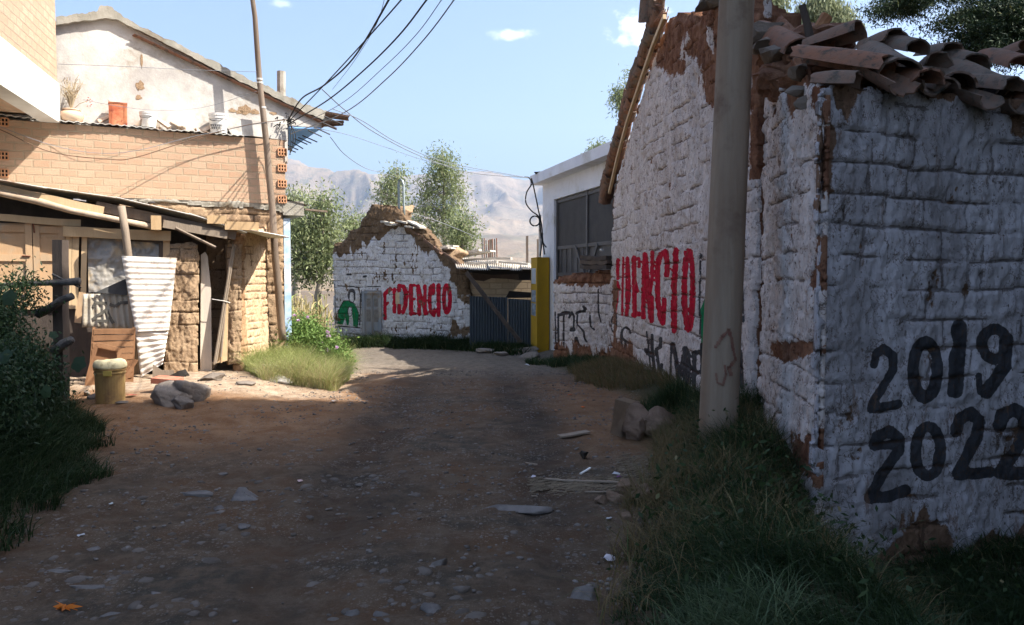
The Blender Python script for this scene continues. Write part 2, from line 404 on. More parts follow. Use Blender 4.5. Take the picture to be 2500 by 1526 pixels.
def strokes(x, y, lst, soft):
    d = np.full(x.shape, 1e9); wv = (fbm(x/(soft*2.2), y/(soft*3.5), 3, 7)-.5)
    for pts, hw in lst: d = np.minimum(d, segd(x+wv*hw*.35, y, pts)-hw*(1+wv*.5))
    return np.clip(.5-d/soft, 0, 1)
def polyd(x, y, poly, soft):
    d = segd(x, y, poly+[poly[0]]); d = np.where(inpoly(x, y, poly), -d, d); return np.clip(.5-d/soft, 0, 1)
def adobe(name, W, poly, thick, res, mat, parent, ch=.22, bw=.42, relief=1., seed=1, peel=None, paint=None, rag=.03, joint=.5, kind=None, resz=None, back=True, bulge=.03, edrop=.04, holes=.5, rimmud=True, drape=1.):
    us = [p[0] for p in poly]; zs = [p[1] for p in poly]; rz = resz or res
    U1 = np.arange(min(us)-.05, max(us)+.05+res, res); Z1 = np.arange(min(zs)-.05, max(zs)+.05+rz, rz)
    U, Z = np.meshgrid(U1, Z1); nz, nu = U.shape
    Uw = U+(fbm(U*7, Z*7, 3, seed+50)-.5)*rag*2; Zw = Z+(fbm(U*7+9, Z*7, 3, seed+60)-.5)*rag*2+(fbm(U*1.7, Z*0+3, 2, seed+61)-.5)*rag*2
    inside = inpoly(Uw, Zw, poly); edge = segd(U, Z, poly+[poly[0]])
    # courses of blocks
    zc = Z/ch+(fbm(U*.8, Z*.5, 2, seed)-.5)*.6+(fbm(U*6, Z*5, 2, seed+2)-.5)*.14; row = np.floor(zc); fz = zc-row
    uc = U/bw+_h(row.astype(np.int64), row.astype(np.int64)*0, row.astype(np.int64)*0, seed)+(fbm(U*1.1, Z*2, 2, seed+4)-.5)*.3+(fbm(U*6, Z*6, 2, seed+3)-.5)*.10; colm = np.floor(uc); fu = uc-colm
    br = _h(row.astype(np.int64), colm.astype(np.int64), row.astype(np.int64)*0, seed+9)
    dz = np.minimum(fz, 1-fz)*ch; du = np.minimum(fu, 1-fu)*bw
    jl = fbm(U*3, Z*3, 3, seed+12)
    jw = .014*(.3+jl); jm = np.maximum(1-sst(dz, 0, jw*1.6), .8*(1-sst(du, 0, jw*1.4)))*sst(jl, .32, .55)
    o = (br-.5)*.016*sst(np.minimum(dz, du)+(fbm(U*14, Z*14, 2, seed+33)-.5)*.05, 0, .03)-jm*.034
    stn = fbm(U*10+(fbm(U*3, Z*3, 2, seed+34)-.5)*2, Z*2.6, 5, seed+20, .6); fine = fbm(U*30, Z*11, 3, seed+21, .6); lump = fbm(U*2.1, Z*2.1, 3, seed+22)
    hole = sst(fbm(U*5, Z*3.2, 3, seed+23), .68, .78)
    o = o+(stn-.5)*.05*drape+(fine-.5)*.04+(fbm(U*60, Z*24, 2, seed+36)-.5)*.02+(lump-.5)*.05*bulge/.03*.6-hole*.03*holes-sst(fbm(U*5, Z*3.4, 4, seed+38, .6), .5, .53)*.014
    o = o*relief-edrop*(1-sst(edge, 0, .10))*relief
    V = W.arr(U.ravel(), Z.ravel(), o.ravel()); sx, sy = proj(V); sx = sx.reshape(U.shape); sy = sy.reshape(U.shape)
    pl = .10+joint*jm*sst(jl, .4, .6)*.55+hole*.6*holes+.28*sst(stn, .55, .75)*(fine > .5)
    if peel is not None: pl = np.maximum(pl, peel(U, Z, sx, sy, stn, fine, edge, jl))
    V = V-np.outer(.016*sst(pl.ravel(), .42, .58), (*W.n, 0))
    at = {'peel': pl, 'dirt': .08+hole*.5*holes+jm*.8+.25*sst(stn, .6, .75)+(br-.5)*.2, 'red': 0*U, 'blk': 0*U, 'grn': 0*U}
    if paint is not None: at.update(paint(U, Z, sx, sy))
    idx = np.arange(nz*nu).reshape(nz, nu)
    cin = (inside[:-1, :-1].astype(int)+inside[:-1, 1:]+inside[1:, 1:]+inside[1:, :-1]) >= 3
    q = np.stack([idx[:-1, :-1], idx[:-1, 1:], idx[1:, 1:], idx[1:, :-1]], -1)[cin]
    # orientation so that the normal points to the open side
    # rim
    e = np.concatenate([q[:, [0, 1]], q[:, [1, 2]], q[:, [2, 3]], q[:, [3, 0]]]); key = np.sort(e, 1); k = key[:, 0]*(nz*nu)+key[:, 1]
    uq, inv, cnt = np.unique(k, return_inverse=True, return_counts=True); be = e[cnt[inv.ravel()] == 1]
    bv = np.unique(be); N = nz*nu; mp = -np.ones(N, int)
    K = 3; Vs = [V]; rim = []; prev = {}; lay = []
    for j in range(1, K+1):
        mpj = -np.ones(N, int); mpj[bv] = N+(j-1)*len(bv)+np.arange(len(bv)); lay.append(mpj)
        un = U.ravel()[bv]; zn = Z.ravel()[bv]+(vn(un*9, np.full(un.shape, j*3.3), seed+70)-.5)*rag*1.2*(1 if j < K else 0)
        Vs.append(W.arr(un, zn, np.full(un.shape, -thick*j/K)))
    l0 = np.arange(N)
    for lj in lay:
        rim.append(np.stack([be[:, 1], be[:, 0], be[:, 0], be[:, 1]], 1)*0+np.stack([l0[be[:, 1]], l0[be[:, 0]], lj[be[:, 0]], lj[be[:, 1]]], 1)); l0 = lj
    V = np.concatenate(Vs); allq = np.concatenate([q]+rim)
    attrs = {}
    nb = K*len(bv)
    for nm, a in at.items():
        base = np.asarray(a, float).ravel(); attrs[nm] = np.concatenate([base, np.full(nb, 1.3 if nm == 'peel' else .1) if rimmud else np.tile(base[bv], K)])
    if back:
        nV = len(V); qb = q[:, ::-1]                               # back face: copy at the wall's depth, coarse relief
        used = np.unique(q); mb_ = -np.ones(N, int); mb_[used] = nV+np.arange(len(used)); mb_[bv] = lay[-1][bv]
        V = np.concatenate([V, W.arr(U.ravel()[used], Z.ravel()[used], np.full(len(used), -thick))]); allq = np.concatenate([allq, mb_[qb]])
        for nm in attrs: attrs[nm] = np.concatenate([attrs[nm], np.full(len(used), 1.3 if nm == 'peel' else .1)])
    # compact
    used = np.unique(allq); cm = -np.ones(len(V), int); cm[used] = np.arange(len(used))
    ob = mk(name, V[used], cm[allq], mat, parent, smooth=True, attrs={k_: v_[used] for k_, v_ in attrs.items()}, kind=kind)
    return ob
MUD = ((.14, .06, .035), (.24, .125, .075))
M_ad_house = adobe_mat('whitewashed adobe', (.62, .555, .525), (.46, .40, .37), *MUD)
M_ad_front = adobe_mat('grey whitewashed adobe', (.46, .44, .46), (.25, .235, .24), (.13, .08, .05), (.20, .12, .08), streak=.4)
M_ad_ruin = adobe_mat('streaked whitewashed adobe', (.60, .585, .59), (.50, .485, .485), (.12, .078, .048), (.17, .115, .07))
M_wood_old = simple('old grey wood', (.16, .12, .09), (.30, .24, .18), 9, bump=.6, bscale=60, stretch=(1, 1, .2), attr='rnd')
M_wood_dark = simple('dark weathered wood', (.045, .035, .03), (.11, .08, .06), 8, bump=.6, stretch=(1, 1, .25), attr='rnd')
M_wood_tan = simple('pale raw wood', (.42, .28, .15), (.58, .42, .25), 8, bump=.4, stretch=(1, 1, .2), attr='rnd')
M_tile = simple('weathered clay tile', (.24, .105, .06), (.125, .11, .09), 14, bump=.8, bscale=30, attr='rnd', dirt=(.055, .05, .04), dscale=11)
M_mud = simple('bare adobe mud', (.15, .065, .037), (.25, .13, .078), 6, bump=1.0, bscale=14, bdist=.04)
M_stone = simple('grey brown stone', (.13, .105, .085), (.24, .20, .165), 5, bump=.7, bscale=18, attr='rnd', bdist=.03)
M_conc = simple('stained concrete', (.18, .125, .085), (.26, .205, .15), 5, bump=.5, bscale=50, stretch=(1, 1, .07), dirt=(.13, .085, .06), dscale=1.2)

def rock(p, sx, sy, sz, rot=0, seed=0, sub=3, sharp=.35):
    """irregular boulder: returns V, F"""
    import bmesh
    bm = bmesh.new(); bmesh.ops.create_icosphere(bm, subdivisions=sub, radius=1)
    V = np.array([v.co[:] for v in bm.verts]); Fq = [[v.index for v in f.verts] for f in bm.faces]; bm.free()
    rs = np.random.default_rng(seed); 
    for _ in range(14):                                           # chop planes
        n = rs.normal(size=3); n /= np.linalg.norm(n); d = rs.uniform(.36, .7); s = V@n; V = V-np.outer(np.where(s > d, s-d, 0), n)
    q = V*2.3+seed*3.1; V = V*1.25*(1+sharp*(fbm(q[:, 0]+q[:, 2], q[:, 1]-q[:, 2], 4, seed)-.5)[:, None]+sharp*.5*(fbm(q[:, 0]*3+q[:, 2]*2, q[:, 1]*3-q[:, 2]*3, 3, seed+5)-.5)[:, None])
    V = V*np.array([sx, sy, sz]); c, s_ = math.cos(rot), math.sin(rot)
    V = np.stack([V[:, 0]*c-V[:, 1]*s_, V[:, 0]*s_+V[:, 1]*c, V[:, 2]], 1)+np.array(p)
    return V, Fq
def stone(p, sx, sy, sz, label, group=None, mat=None, rot=None, seed=None, cat='stone', name='stone', sub=3):
    seed = seed if seed is not None else random.randint(0, 9999)
    V, Fq = rock(p, sx, sy, sz, rot if rot is not None else random.uniform(0, 3), seed, 4 if max(sx, sy) > .12 else sub)
    o = mk(name, V-np.array(p), np.array(Fq), mat or M_stone, smooth=False, attrs={'rnd': np.full(len(V), random.random())}); o.location = p
    return tag(o, label, cat, group)

# ---- the white adobe house on the right
W5 = Wall(2.28, 7.6, -.38, 7.9)            # gable wall, u grows away from the camera
W5.n = (-abs(W5.n[0]), W5.n[1]) if W5.n[0] > 0 else W5.n
house = thing('adobe_house', 'crumbling whitewashed adobe house with collapsing tile roof, red lettering and black years', 'house', (2.3, 7.6, .2))
verge_out = [(130, 1060), (150, 960), (190, 830), (240, 650), (310, 400), (370, 270), (420, 50)]
gpoly_c5 = [(200, 1060), (215, 960), (260, 800), (310, 620), (365, 430), (430, 240), (480, 90), (520, 90), (545, 70), (575, 85), (600, 70), (650, 95), (665, 45), (690, 15), (730, -8), (775, 5), (800, -10), (900, 60)]
gp = [W5.hit('c5', *q) for q in gpoly_c5]
gpoly = [(7.93, -.6)]+[(min(u, 7.93), z) for u, z in gp if u > .02]+[(0.0, gp[-1][1]-.1), (0.0, -.1)]
d2s, d2x, d2y = CR['d2']
red_r = [([(897, 130), (895, 300)], 16), ([(890, 340), (893, 480), (873, 610)], 12), ([(893, 145), (910, 135)], 12), ([(893, 330), (912, 400)], 12),
         ([(946, 110), (940, 380), (935, 635)], 11), ([(985, 115), (998, 300), (1000, 460), (975, 640)], 17), ([(975, 120), (972, 640)], 10),
         ([(1045, 110), (1050, 640)], 22), ([(1040, 130), (1090, 120), (1092, 190)], 16), ([(1060, 330), (1082, 420)], 12), ([(1040, 630), (1092, 625)], 24),
         ([(1143, 80), (1130, 400), (1130, 660)], 22), ([(1148, 90), (1175, 420), (1205, 690)], 24), ([(1212, 60), (1212, 280), (1185, 470)], 18), ([(1212, 470), (1212, 690)], 17),
         ([(1345, 270), (1350, 150), (1330, 50), (1290, 80), (1262, 180), (1262, 480), (1280, 640), (1310, 710), (1318, 600), (1322, 500)], 24),
         ([(1345, 60), (1355, 250)], 20), ([(1428, 40), (1412, 380), (1412, 780)], 28),
         (ell(1545, 405, 38, 355), 27), ([(1545, 60), (1550, 120)], 40), ([(1545, 690), (1545, 760)], 35)]
blk_r = [([(1655, 60), (1645, 560), (1655, 700), (1650, 850)], 9), ([(1665, 900), (1665, 1180)], 14),
         ([(1600, 980), (1590, 1380)], 22), ([(1590, 985), (1640, 975)], 20), ([(1600, 1180), (1640, 1160)], 18),
         ([(1510, 940), (1515, 1310)], 22), ([(1520, 935), (1550, 1000), (1550, 1260)], 16), ([(1385, 900), (1380, 1260)], 10), ([(1400, 905), (1425, 1010), (1450, 1200)], 22), ([(1490, 1010), (1475, 1120), (1455, 1290)], 12),
         ([(1290, 850), (1290, 930), (1250, 950), (1270, 1100), (1290, 1160), (1300, 1090)], 15), ([(1160, 790), (1175, 900), (1195, 1120)], 8), ([(1150, 960), (1195, 1000)], 22), ([(1210, 820), (1212, 950), (1235, 1160)], 15),
         (ell(970, 850, 45, 100, 150, 330), 11), ([(930, 800), (935, 850), (1000, 900)], 12), ([(965, 900), (960, 980), (985, 1050), (1020, 900), (1025, 1100)], 12), ([(975, 1085), (1020, 1060)], 18),
         (ell(860, 720, 25, 75), 7), ([(875, 860), (872, 1060), (880, 1150)], 12), ([(845, 1060), (850, 1150), (870, 1160)], 11), ([(920, 890), (925, 980)], 10), ([(875, 630), (880, 660)], 12),
         ([(810, 520), (815, 600)], 12)]
def gable_paint(U, Z, sx, sy):
    x = (sx-d2x)*d2s; y = (sy-d2y)*d2s
    return {'red': strokes(x, y, red_r, 7), 'blk': np.maximum(strokes(x, y, blk_r, 12), strokes((sx-1650)*1.6247, (sy-600)*1.6247, [([(275, 0), (262, 140), (268, 300)], 5), ([(255, 420), (262, 560)], 9)], 12)),
            'grn': polyd(x, y, [(1700, 470), (1655, 580), (1665, 1060), (1720, 1090), (1900, 1000), (1900, 560)], 14)}
PB5 = [(480, 60), (440, 330), (460, 350), (500, 400), (560, 380), (590, 300), (640, 290), (680, 330), (690, 400), (690, 520), (735, 560), (780, 500), (930, 380), (930, -40)]
def gable_peel(U, Z, sx, sy, stn, fine, edge, jl):
    x = (sx-1400)*2.148; y = sy*2.148
    p = polyd(x, y, PB5, 90)*1.25; p = np.maximum(p*1., 0)+(stn-.5)*1.3*(p > .05)
    w = np.maximum(polyd(x, y, [(600, 130), (560, 250), (545, 320), (570, 310), (610, 200)], 40), polyd(x, y, [(690, 130), (690, 210), (735, 300), (745, 200), (700, 130)], 40))
    p = p-1.0*w
    p = np.maximum(p, (1-edge/.35)*.8*(Z > 2.5)+(stn-.5)*1.1)
    base = .95*sst(.75-(Z), -.2, .9)*sst(U, 3.0, 6.2)+(stn-.5)*.9
    p = np.maximum(p, base)
    return np.maximum(p, .75*np.exp(-((U-7.4)/.35)**2)*(Z < 1.5)+(stn-.5)*.6)
g = adobe('gable_wall', W5, gpoly, .45, .02, M_ad_house, house, seed=3, peel=gable_peel, paint=gable_paint, resz=.02)
# set-back pier between gable wall and front wall
W5b = Wall(2.37, 7.6, 2.085-2.37, 5.42-7.6); 
if W5b.n[0] > 0: W5b.n = (-W5b.n[0], -W5b.n[1])
pl_ = math.hypot(2.085-2.37, 5.42-7.6)
pp = [W5b.hit('c5', *q) for q in ((940, 90), (1010, 150), (1060, 250), (1180, 330), (1230, 420), (1290, 455), (1330, 465))]
ppoly = [(0.0, -.4), (0.0, pp[0][1])]+[(min(max(u, .01), pl_-.02), z) for u, z in pp[1:]]+[(pl_-.01, pp[-1][1]), (pl_-.01, -.9)]
def pier_peel(U, Z, sx, sy, stn, fine, edge, jl):
    x = (sx-1400)*2.148; y = sy*2.148
    A = polyd(x, y, [(930, 100), (930, 380), (985, 520), (1030, 480), (1090, 420), (1110, 520), (1140, 640), (1180, 500), (1210, 440), (1400, 440), (1300, 100)], 60)*1.3
    B = polyd(x, y, [(1250, 450), (1250, 560), (1310, 640), (1290, 900), (1310, 1110), (1270, 1290), (1250, 1440), (1240, 1520), (1420, 1500), (1420, 450)], 60)*1.25
    x6 = (sx-1650)*1.6247; y6 = (sy-600)*1.6247
    C = np.maximum(polyd(x6, y6, [(370, 380), (560, 370), (580, 420), (500, 450), (430, 470), (370, 440)], 40), polyd(x6, y6, [(440, 700), (470, 900), (560, 960), (600, 700), (500, 760)], 60))
    p = np.maximum(np.maximum(A, B), C*1.1)
    return p-.12+(stn-.5)*1.3+(fine-.5)*.5
adobe('pier_wall', W5b, ppoly, .06, .016, M_ad_house, house, seed=14, relief=1.1, drape=.7, rimmud=False, peel=pier_peel, joint=.35, bulge=.04, edrop=0.,
      paint=lambda U, Z, sx, sy: {'blk': strokes((sx-1650)*1.6247, (sy-600)*1.6247, [([(318, -100), (312, 120), (318, 300), (314, 520)], 3)], 8)})
# front wall with the years
W6 = Wall(2.085, 5.42, 3.2, 1.0); 
if W6.n[1] > 0: W6.n = (-W6.n[0], -W6.n[1])
fp = [W6.hit('c5', *q) for q in ((1330, 440), (1500, 460), (1800, 480), (2363, 520))]
fpoly = [(0, -1.0), (0, fp[0][1])]+fp[1:]+[(4.6, fp[-1][1]-.05), (4.6, -1.0)]
yr = [([(785, 470), (795, 425), (825, 410), (862, 435), (862, 490), (820, 560), (780, 625), (775, 645), (830, 640), (880, 628)], 15),
      (ell(990, 492, 48, 112), 19), ([(1125, 325), (1118, 450), (1110, 575)], 25),
      (ell(1265, 390, 50, 60), 18), ([(1312, 370), (1305, 480), (1230, 585)], 22), ([(1200, 515), (1205, 580)], 11),
      ([(790, 790), (800, 755), (850, 738), (885, 765), (885, 810), (820, 900), (768, 1000), (840, 995), (910, 972)], 20), ([(790, 790), (870, 790)], 16),
      (ell(1000, 815, 50, 98), 19), ([(1112, 735), (1125, 685), (1170, 662), (1205, 695), (1195, 760), (1150, 840), (1118, 905), (1190, 905), (1240, 898)], 20),
      ([(1285, 715), (1300, 668), (1345, 648), (1382, 675), (1378, 760), (1330, 840), (1285, 900), (1350, 905), (1430, 900)], 22)]
def front_peel(U, Z, sx, sy, stn, fine, edge, jl):
    x6 = (sx-1650)*1.6247; y6 = (sy-600)*1.6247; x = (sx-1400)*2.148; y = sy*2.148
    lo = sst(-.08-Z+(jl-.5)*.7, 0, .4)*1.1
    hi = polyd(x, y, [(1340, 440), (1370, 560), (1440, 640), (1480, 560), (1500, 500), (1560, 480), (2280, 540), (2290, 720), (2400, 760), (2400, 430)], 60)*.9
    a = polyd(x6, y6, [(840, 1010), (850, 1130), (930, 1200), (1060, 1150), (1020, 1020), (920, 1000)], 60)*.55
    c = polyd(x, y, [(1290, 440), (1380, 700), (1370, 1000), (1330, 1100), (1300, 1100)], 60)
    return np.maximum(np.maximum(lo, hi), np.maximum(a, c))-.08+(stn-.5)*1.3+(fine-.5)*.5
adobe('front_wall', W6, fpoly, .05, .018, M_ad_front, house, seed=27, relief=.9, bulge=.006, drape=.35, rimmud=False, ch=.215, bw=.36, peel=front_peel, joint=.28, edrop=0.,
      paint=lambda U, Z, sx, sy: {'blk': strokes((sx-1650)*1.6247, (sy-600)*1.6247, [(a_, b_*1.14+1) for a_, b_ in yr], 16)})
# rafter strip and tiled verge along the gable
mb = MB()
inner = [(205, 1010), (250, 820), (300, 640), (375, 420), (440, 235), (500, 90)]
for a_, b_ in zip(inner[:-1], inner[1:]):
    p0 = W5.at('c5', *a_, .06); p1 = W5.at('c5', *b_, .06); mb.beam(p0, p1+(p1-p0)*.02, .045, .07, n=1, jit=0, a=random.random())
mb.build('rafter', M_wood_tan, house)
def tile(mb, p, d, side, L=.42, r0=.115, r1=.09, th=.014, arc=160, a=None, flip=1, warp=0.):
    """barrel clay tile: p wide end, d direction, side = right vector"""
    d = Vector(d).normalized(); side = Vector(side); side = (side-d*side.dot(d)).normalized(); up = side.cross(d).normalized()*flip
    n, m_ = 9, 5; V = []; ej = [random.gauss(0, .012) for _ in range(n+1)]
    for lay in (0, 1):
        for j in range(m_+1):
            t = j/m_; r = r0+(r1-r0)*t-(th if lay else 0)
            for i in range(n+1):
                an = R(90-arc/2+arc*i/n); w = 1+warp*math.sin(an*3+j)
                V.append(Vector(p)+d*(L*t+(ej[i] if j in (0, m_) else 0))+side*math.cos(an)*r*w+up*(math.sin(an)*r*w-r0*.35))
    k = (n+1); Fq = []; o2 = k*(m_+1)
    for j in range(m_):
        for i in range(n):
            Fq.append((j*k+i, j*k+i+1, (j+1)*k+i+1, (j+1)*k+i)); Fq.append((o2+j*k+i, o2+(j+1)*k+i, o2+(j+1)*k+i+1, o2+j*k+i+1))
    rim = [(i, o2+i, o2+i+1, i+1) for i in range(n)]+[(m_*k+i, m_*k+i+1, o2+m_*k+i+1, o2+m_*k+i) for i in range(n)]
    rim += [(j*k, (j+1)*k, o2+(j+1)*k, o2+j*k) for j in range(m_)]+[(j*k+n, o2+j*k+n, o2+(j+1)*k+n, (j+1)*k+n) for j in range(m_)]
    for f_ in rim: b0_ = len(V); V += [V[q] for q in f_]; Fq.append((b0_, b0_+1, b0_+2, b0_+3))
    mb.add(V, Fq, random.random() if a is None else a)
mb = MB()
vo = [(160, 1045), (178, 950), (215, 820), (262, 650), (330, 410), (392, 250), (436, 70)]
vw = [W5.at('c5', *q, .02) for q in vo]
dense = curve_pts(vw, 5)
for i in range(0, len(dense)-1, 1):
    p0, p1 = dense[i], dense[i+1]; d = (p1-p0)
    for layer in range(2):
        tile(mb, p0-d*.3+Vector((.06-.02*layer, 0, -.02+.05*layer))+Vector((random.uniform(-.03, .03),)*3), d+Vector((0, random.uniform(-.08, .08), random.uniform(-.05, .05))), (1, 0, 0), L=.36, r0=.13, r1=.11, arc=170, a=random.uniform(.3, 1), warp=.06)
# the broken tip at the ridge
tile(mb, W5.at('c5', 425, 120, .1), W5.at('c5', 430, 30, .1)-W5.at('c5', 425, 120, .1), (1, 0, 0), L=.5, r0=.14, r1=.12, a=.8)
tile(mb, W5.at('c5', 450, 70, .05), W5.at('c5', 560, 10, .05)-W5.at('c5', 450, 70, .05), (0, 0, 1), L=.5, r0=.13, r1=.05, a=.2)
mb.build('verge_tiles', M_tile, house, smooth=False)
# stones and mud heaped on the wall heads
mb = MB()
for (x, y, s, Yd, sd) in ((700, 12, .16, 8.9, 1), (735, -5, .14, 8.8, 2), (970, 185, .19, 7.3, 3), (1080, 285, .17, 6.9, 4), (1020, 230, .13, 7.1, 6), (1180, 400, .10, 6.1, 5), (1180, 480, .09, 6.0, 7), (1240, 540, .08, 5.9, 9), (975, 130, .14, 8.2, 12), (1140, 190, .15, 8.4, 13), (1120, 260, .16, 7.6, 15)):
    V, Fq = rock(Pc('c5', x, y, Yd), s*1.2, s*1.2, s*.75, sd, sd, 2); mb = MB(); mb.add(V.tolist(), Fq, .3*random.random()); mb.build('wall_head_stone', M_stone, house)
# mud mass between pier head and roof
mmb = MB()
for (x, y, sx_, sz_, Yd, sd) in ((990, 260, .38, .26, 7.4, 21), (1100, 380, .36, .22, 6.8, 22), (1250, 400, .40, .16, 6.2, 23), (960, 370, .3, .3, 7.6, 24), (1180, 300, .5, .2, 7.2, 25), (1400, 420, .5, .12, 6.4, 26)):
    V, Fq = rock(Pc('c5', x, y, Yd)+Vector((.18, 0, 0)), sx_*.8, sx_, sz_, 0, sd, 4, .5); mmb.add(V.tolist(), Fq)
mmb.build('mud_wall_head', M_mud, house)
# main roof slope: rows of barrel tiles sliding over the front wall head
e = Vector((W6.d[0], W6.d[1], 0)); inn = Vector((-W6.n[0], -W6.n[1], 0)); zt = fp[0][1]
rs = random.Random(5); mb = MB()
base = MB(); base.hexa([tuple(W6.pt(.1, zt-.12, -.05)), tuple(W6.pt(6, zt-.2, -.05)), tuple(W6.pt(6, zt+.45, -1.9)), tuple(W6.pt(1.0, zt+.42, -1.9)),
                        tuple(W6.pt(.1, zt-.02, -.05)), tuple(W6.pt(6, zt-.1, -.05)), tuple(W6.pt(6, zt+.52, -1.9)), tuple(W6.pt(1.0, zt+.49, -1.9))])
base.build('roof_bed', M_mud, house)
SLOPE = math.tan(R(17))
for row in range(6):
    for i in range(30):
        u = -.12+i*.2+rs.uniform(-.04, .04); dd = -.16+row*.34+rs.uniform(-.06, .06)
        if row > 3 and rs.random() < .25: continue
        z = zt+.05+dd*SLOPE-.035*u*.5+rs.uniform(-.02, .05)
        if u < .5 and row < 1: z += .02
        ang = rs.gauss(.1, .3); dirv_ = inn*math.cos(ang)+e*math.sin(ang); dirv_.z = SLOPE+rs.gauss(0, .12)
        q_ = W6.pt(u, z, -dd-.45)
        if q_.x < 2.42: continue
        flip = -1 if i % 2 else 1
        tile(mb, W6.pt(u, z+(0.03 if flip > 0 else -.02), -dd), dirv_, e, L=.46, r0=.125, r1=.10, a=rs.uniform(.45, 1) if rs.random() < .85 else rs.uniform(0, .4), flip=flip, warp=.03)
mb.build('roof_tiles', M_tile, house, smooth=True)
mb = MB()
def ptile(x0, y0, x1, y1, Y0, Y1, r=.12, a=.8, flip=1, side=None):
    p0, p1 = Pc('d4', x0, y0, Y0), Pc('d4', x1, y1, Y1); d = p1-p0; L = d.length
    sd = side or Vector((d.y, -d.x, 0)).normalized()
    tile(mb, p0, d, sd, L=L, r0=r, r1=r*.8, a=a, flip=flip, warp=.04)
for q in ((1290, 600, 520, 470, 5.5, 5.9, .16, .05), (1030, 720, 650, 700, 5.45, 5.6, .14, .7), (1400, 620, 1150, 430, 5.45, 6.1, .155, .9), (1380, 330, 1100, 400, 6.0, 6.3, .13, .9),
          (1560, 430, 1230, 360, 5.9, 6.2, .13, .95), (2240, 760, 1850, 560, 5.9, 6.4, .15, .9), (2050, 560, 1780, 480, 6.3, 6.6, .15, .95), (1060, 270, 600, 400, 6.3, 6.6, .15, .6),
          (560, 430, 200, 240, 6.6, 7.6, .16, .15), (1750, 520, 1560, 620, 6.1, 6.3, .13, .8), (2480, 430, 2200, 520, 6.8, 7.0, .14, .5), (1850, 440, 1600, 460, 6.4, 6.7, .12, .9),
          (2460, 560, 2150, 470, 6.6, 7.0, .14, .3), (1800, 740, 1600, 700, 5.6, 5.9, .10, .9), (2360, 820, 2180, 700, 6.0, 6.3, .13, .8), (900, 400, 560, 370, 6.6, 6.9, .13, .3)):
    mb = MB(); ptile(*q); mb.build('slipped_tile', M_tile, house, smooth=True)
mb = MB(); mb.tube([Pc('d4', 625, 330, 6.6), Pc('d4', 600, 200, 6.6), Pc('d4', 557, 45, 6.6)], [.038, .034, .03], 8, .05, .2)
mb.build('rafter_stub', M_wood_dark, house)
mb = MB(); mb.tube([Pc('d4', 645, 320, 6.7), Pc('d4', 700, 240, 6.7), Pc('d4', 770, 140, 6.7)], [.04, .045, .05], 8, .1, .2)
mb.build('rafter_stub', simple('reddish split wood', (.25, .11, .05), (.38, .2, .1), 8), house)

# ---- low broken wall continuing from the gable
W7 = Wall(.78, 16.9, 1.9-.78, 15.45-16.9)
if W7.n[1] > 0: W7.n = (-W7.n[0], -W7.n[1])
low = thing('low_adobe_wall', 'low broken adobe wall with crumbling top and black brush letters', 'wall', (1.3, 16.2, -.2))
lt = [W7.hit('d2', *q) for q in ((285, 330), (310, 300), (340, 285), (430, 262), (560, 262), (660, 255), (670, 230), (700, 215), (820, 225))]
lp = [(lt[0][0]+.0, -.7)]+lt+[(lt[-1][0]+.12, lt[-1][1]), (lt[-1][0]+.12, -.7)]
blk_l = [([(320, 610), (322, 700), (325, 900)], 7), ([(350, 640), (352, 960)], 9), ([(355, 635), (380, 630)], 16), ([(365, 930), (370, 960)], 14), ([(400, 620), (398, 990)], 9), ([(400, 615), (445, 615)], 15),
         ([(450, 660), (475, 610), (495, 650), (490, 760)], 9), ([(470, 770), (490, 770)], 20), ([(520, 620), (545, 605), (590, 600)], 14), ([(525, 640), (520, 720), (550, 750), (585, 790), (590, 850), (610, 880)], 9),
         ([(515, 850), (530, 900), (570, 950), (605, 945)], 14), ([(640, 640), (645, 740), (680, 770)], 9), ([(560, 1040), (600, 1090)], 14), ([(640, 960), (650, 1090)], 10), ([(690, 330), (700, 370)], 18), ([(715, 400), (720, 620), (740, 700)], 8), ([(580, 560), (600, 580)], 14)]
adobe('wall', W7, lp, .4, .018, M_ad_house, low, seed=61, ch=.2, relief=1.3, rag=.05, resz=.022,
      peel=lambda U, Z, sx, sy, stn, fine, edge, jl: np.maximum(1.0*sst(Z, 1.25, 1.5)+(stn-.5)*1.3, .9*sst(.05-Z, -.5, .3)+(stn-.5)),
      paint=lambda U, Z, sx, sy: {'blk': strokes((sx-d2x)*d2s, (sy-d2y)*d2s, blk_l, 14)})
mb = MB()
for k, (y0, y1) in enumerate(((95, 130), (130, 170), (172, 212))):
    p0 = Pc('d2', 585, (y0+y1)/2, 16.0); p1 = Pc('d2', 830, (y0+y1)/2+2, 15.3); mb.beam(p0, p1, .2, .078, n=5, jit=.012, a=random.random())
tag(mb.build('timber_beam', M_wood_dark), 'dark stacked timber lintel lying on the low broken wall', 'beam')

# ---- concrete power pole in front
tp = px('c5', 856, 0); bp_ = px('c4', 1007, 1430)
pb, pt_ = P(bp_[0], bp_[1], 6.7), P(tp[0], tp[1], 6.85); dv = (pt_-pb)
pl = thing('concrete_pole', 'thick round concrete power pole with faded red scrawl standing before the white house', 'utility pole', (pb.x, pb.y, Hz(pb.x, pb.y)))
mb = MB(); N_ = 14; pts = [pb-dv*.08+dv*(1.9)*i/N_ for i in range(N_+1)]; mb.tube(pts, [.163-.0022*6.7*1.9*i/N_*1.1 for i in range(N_+1)], 40)
o = mb.build('shaft', M_conc, pl, smooth=True)
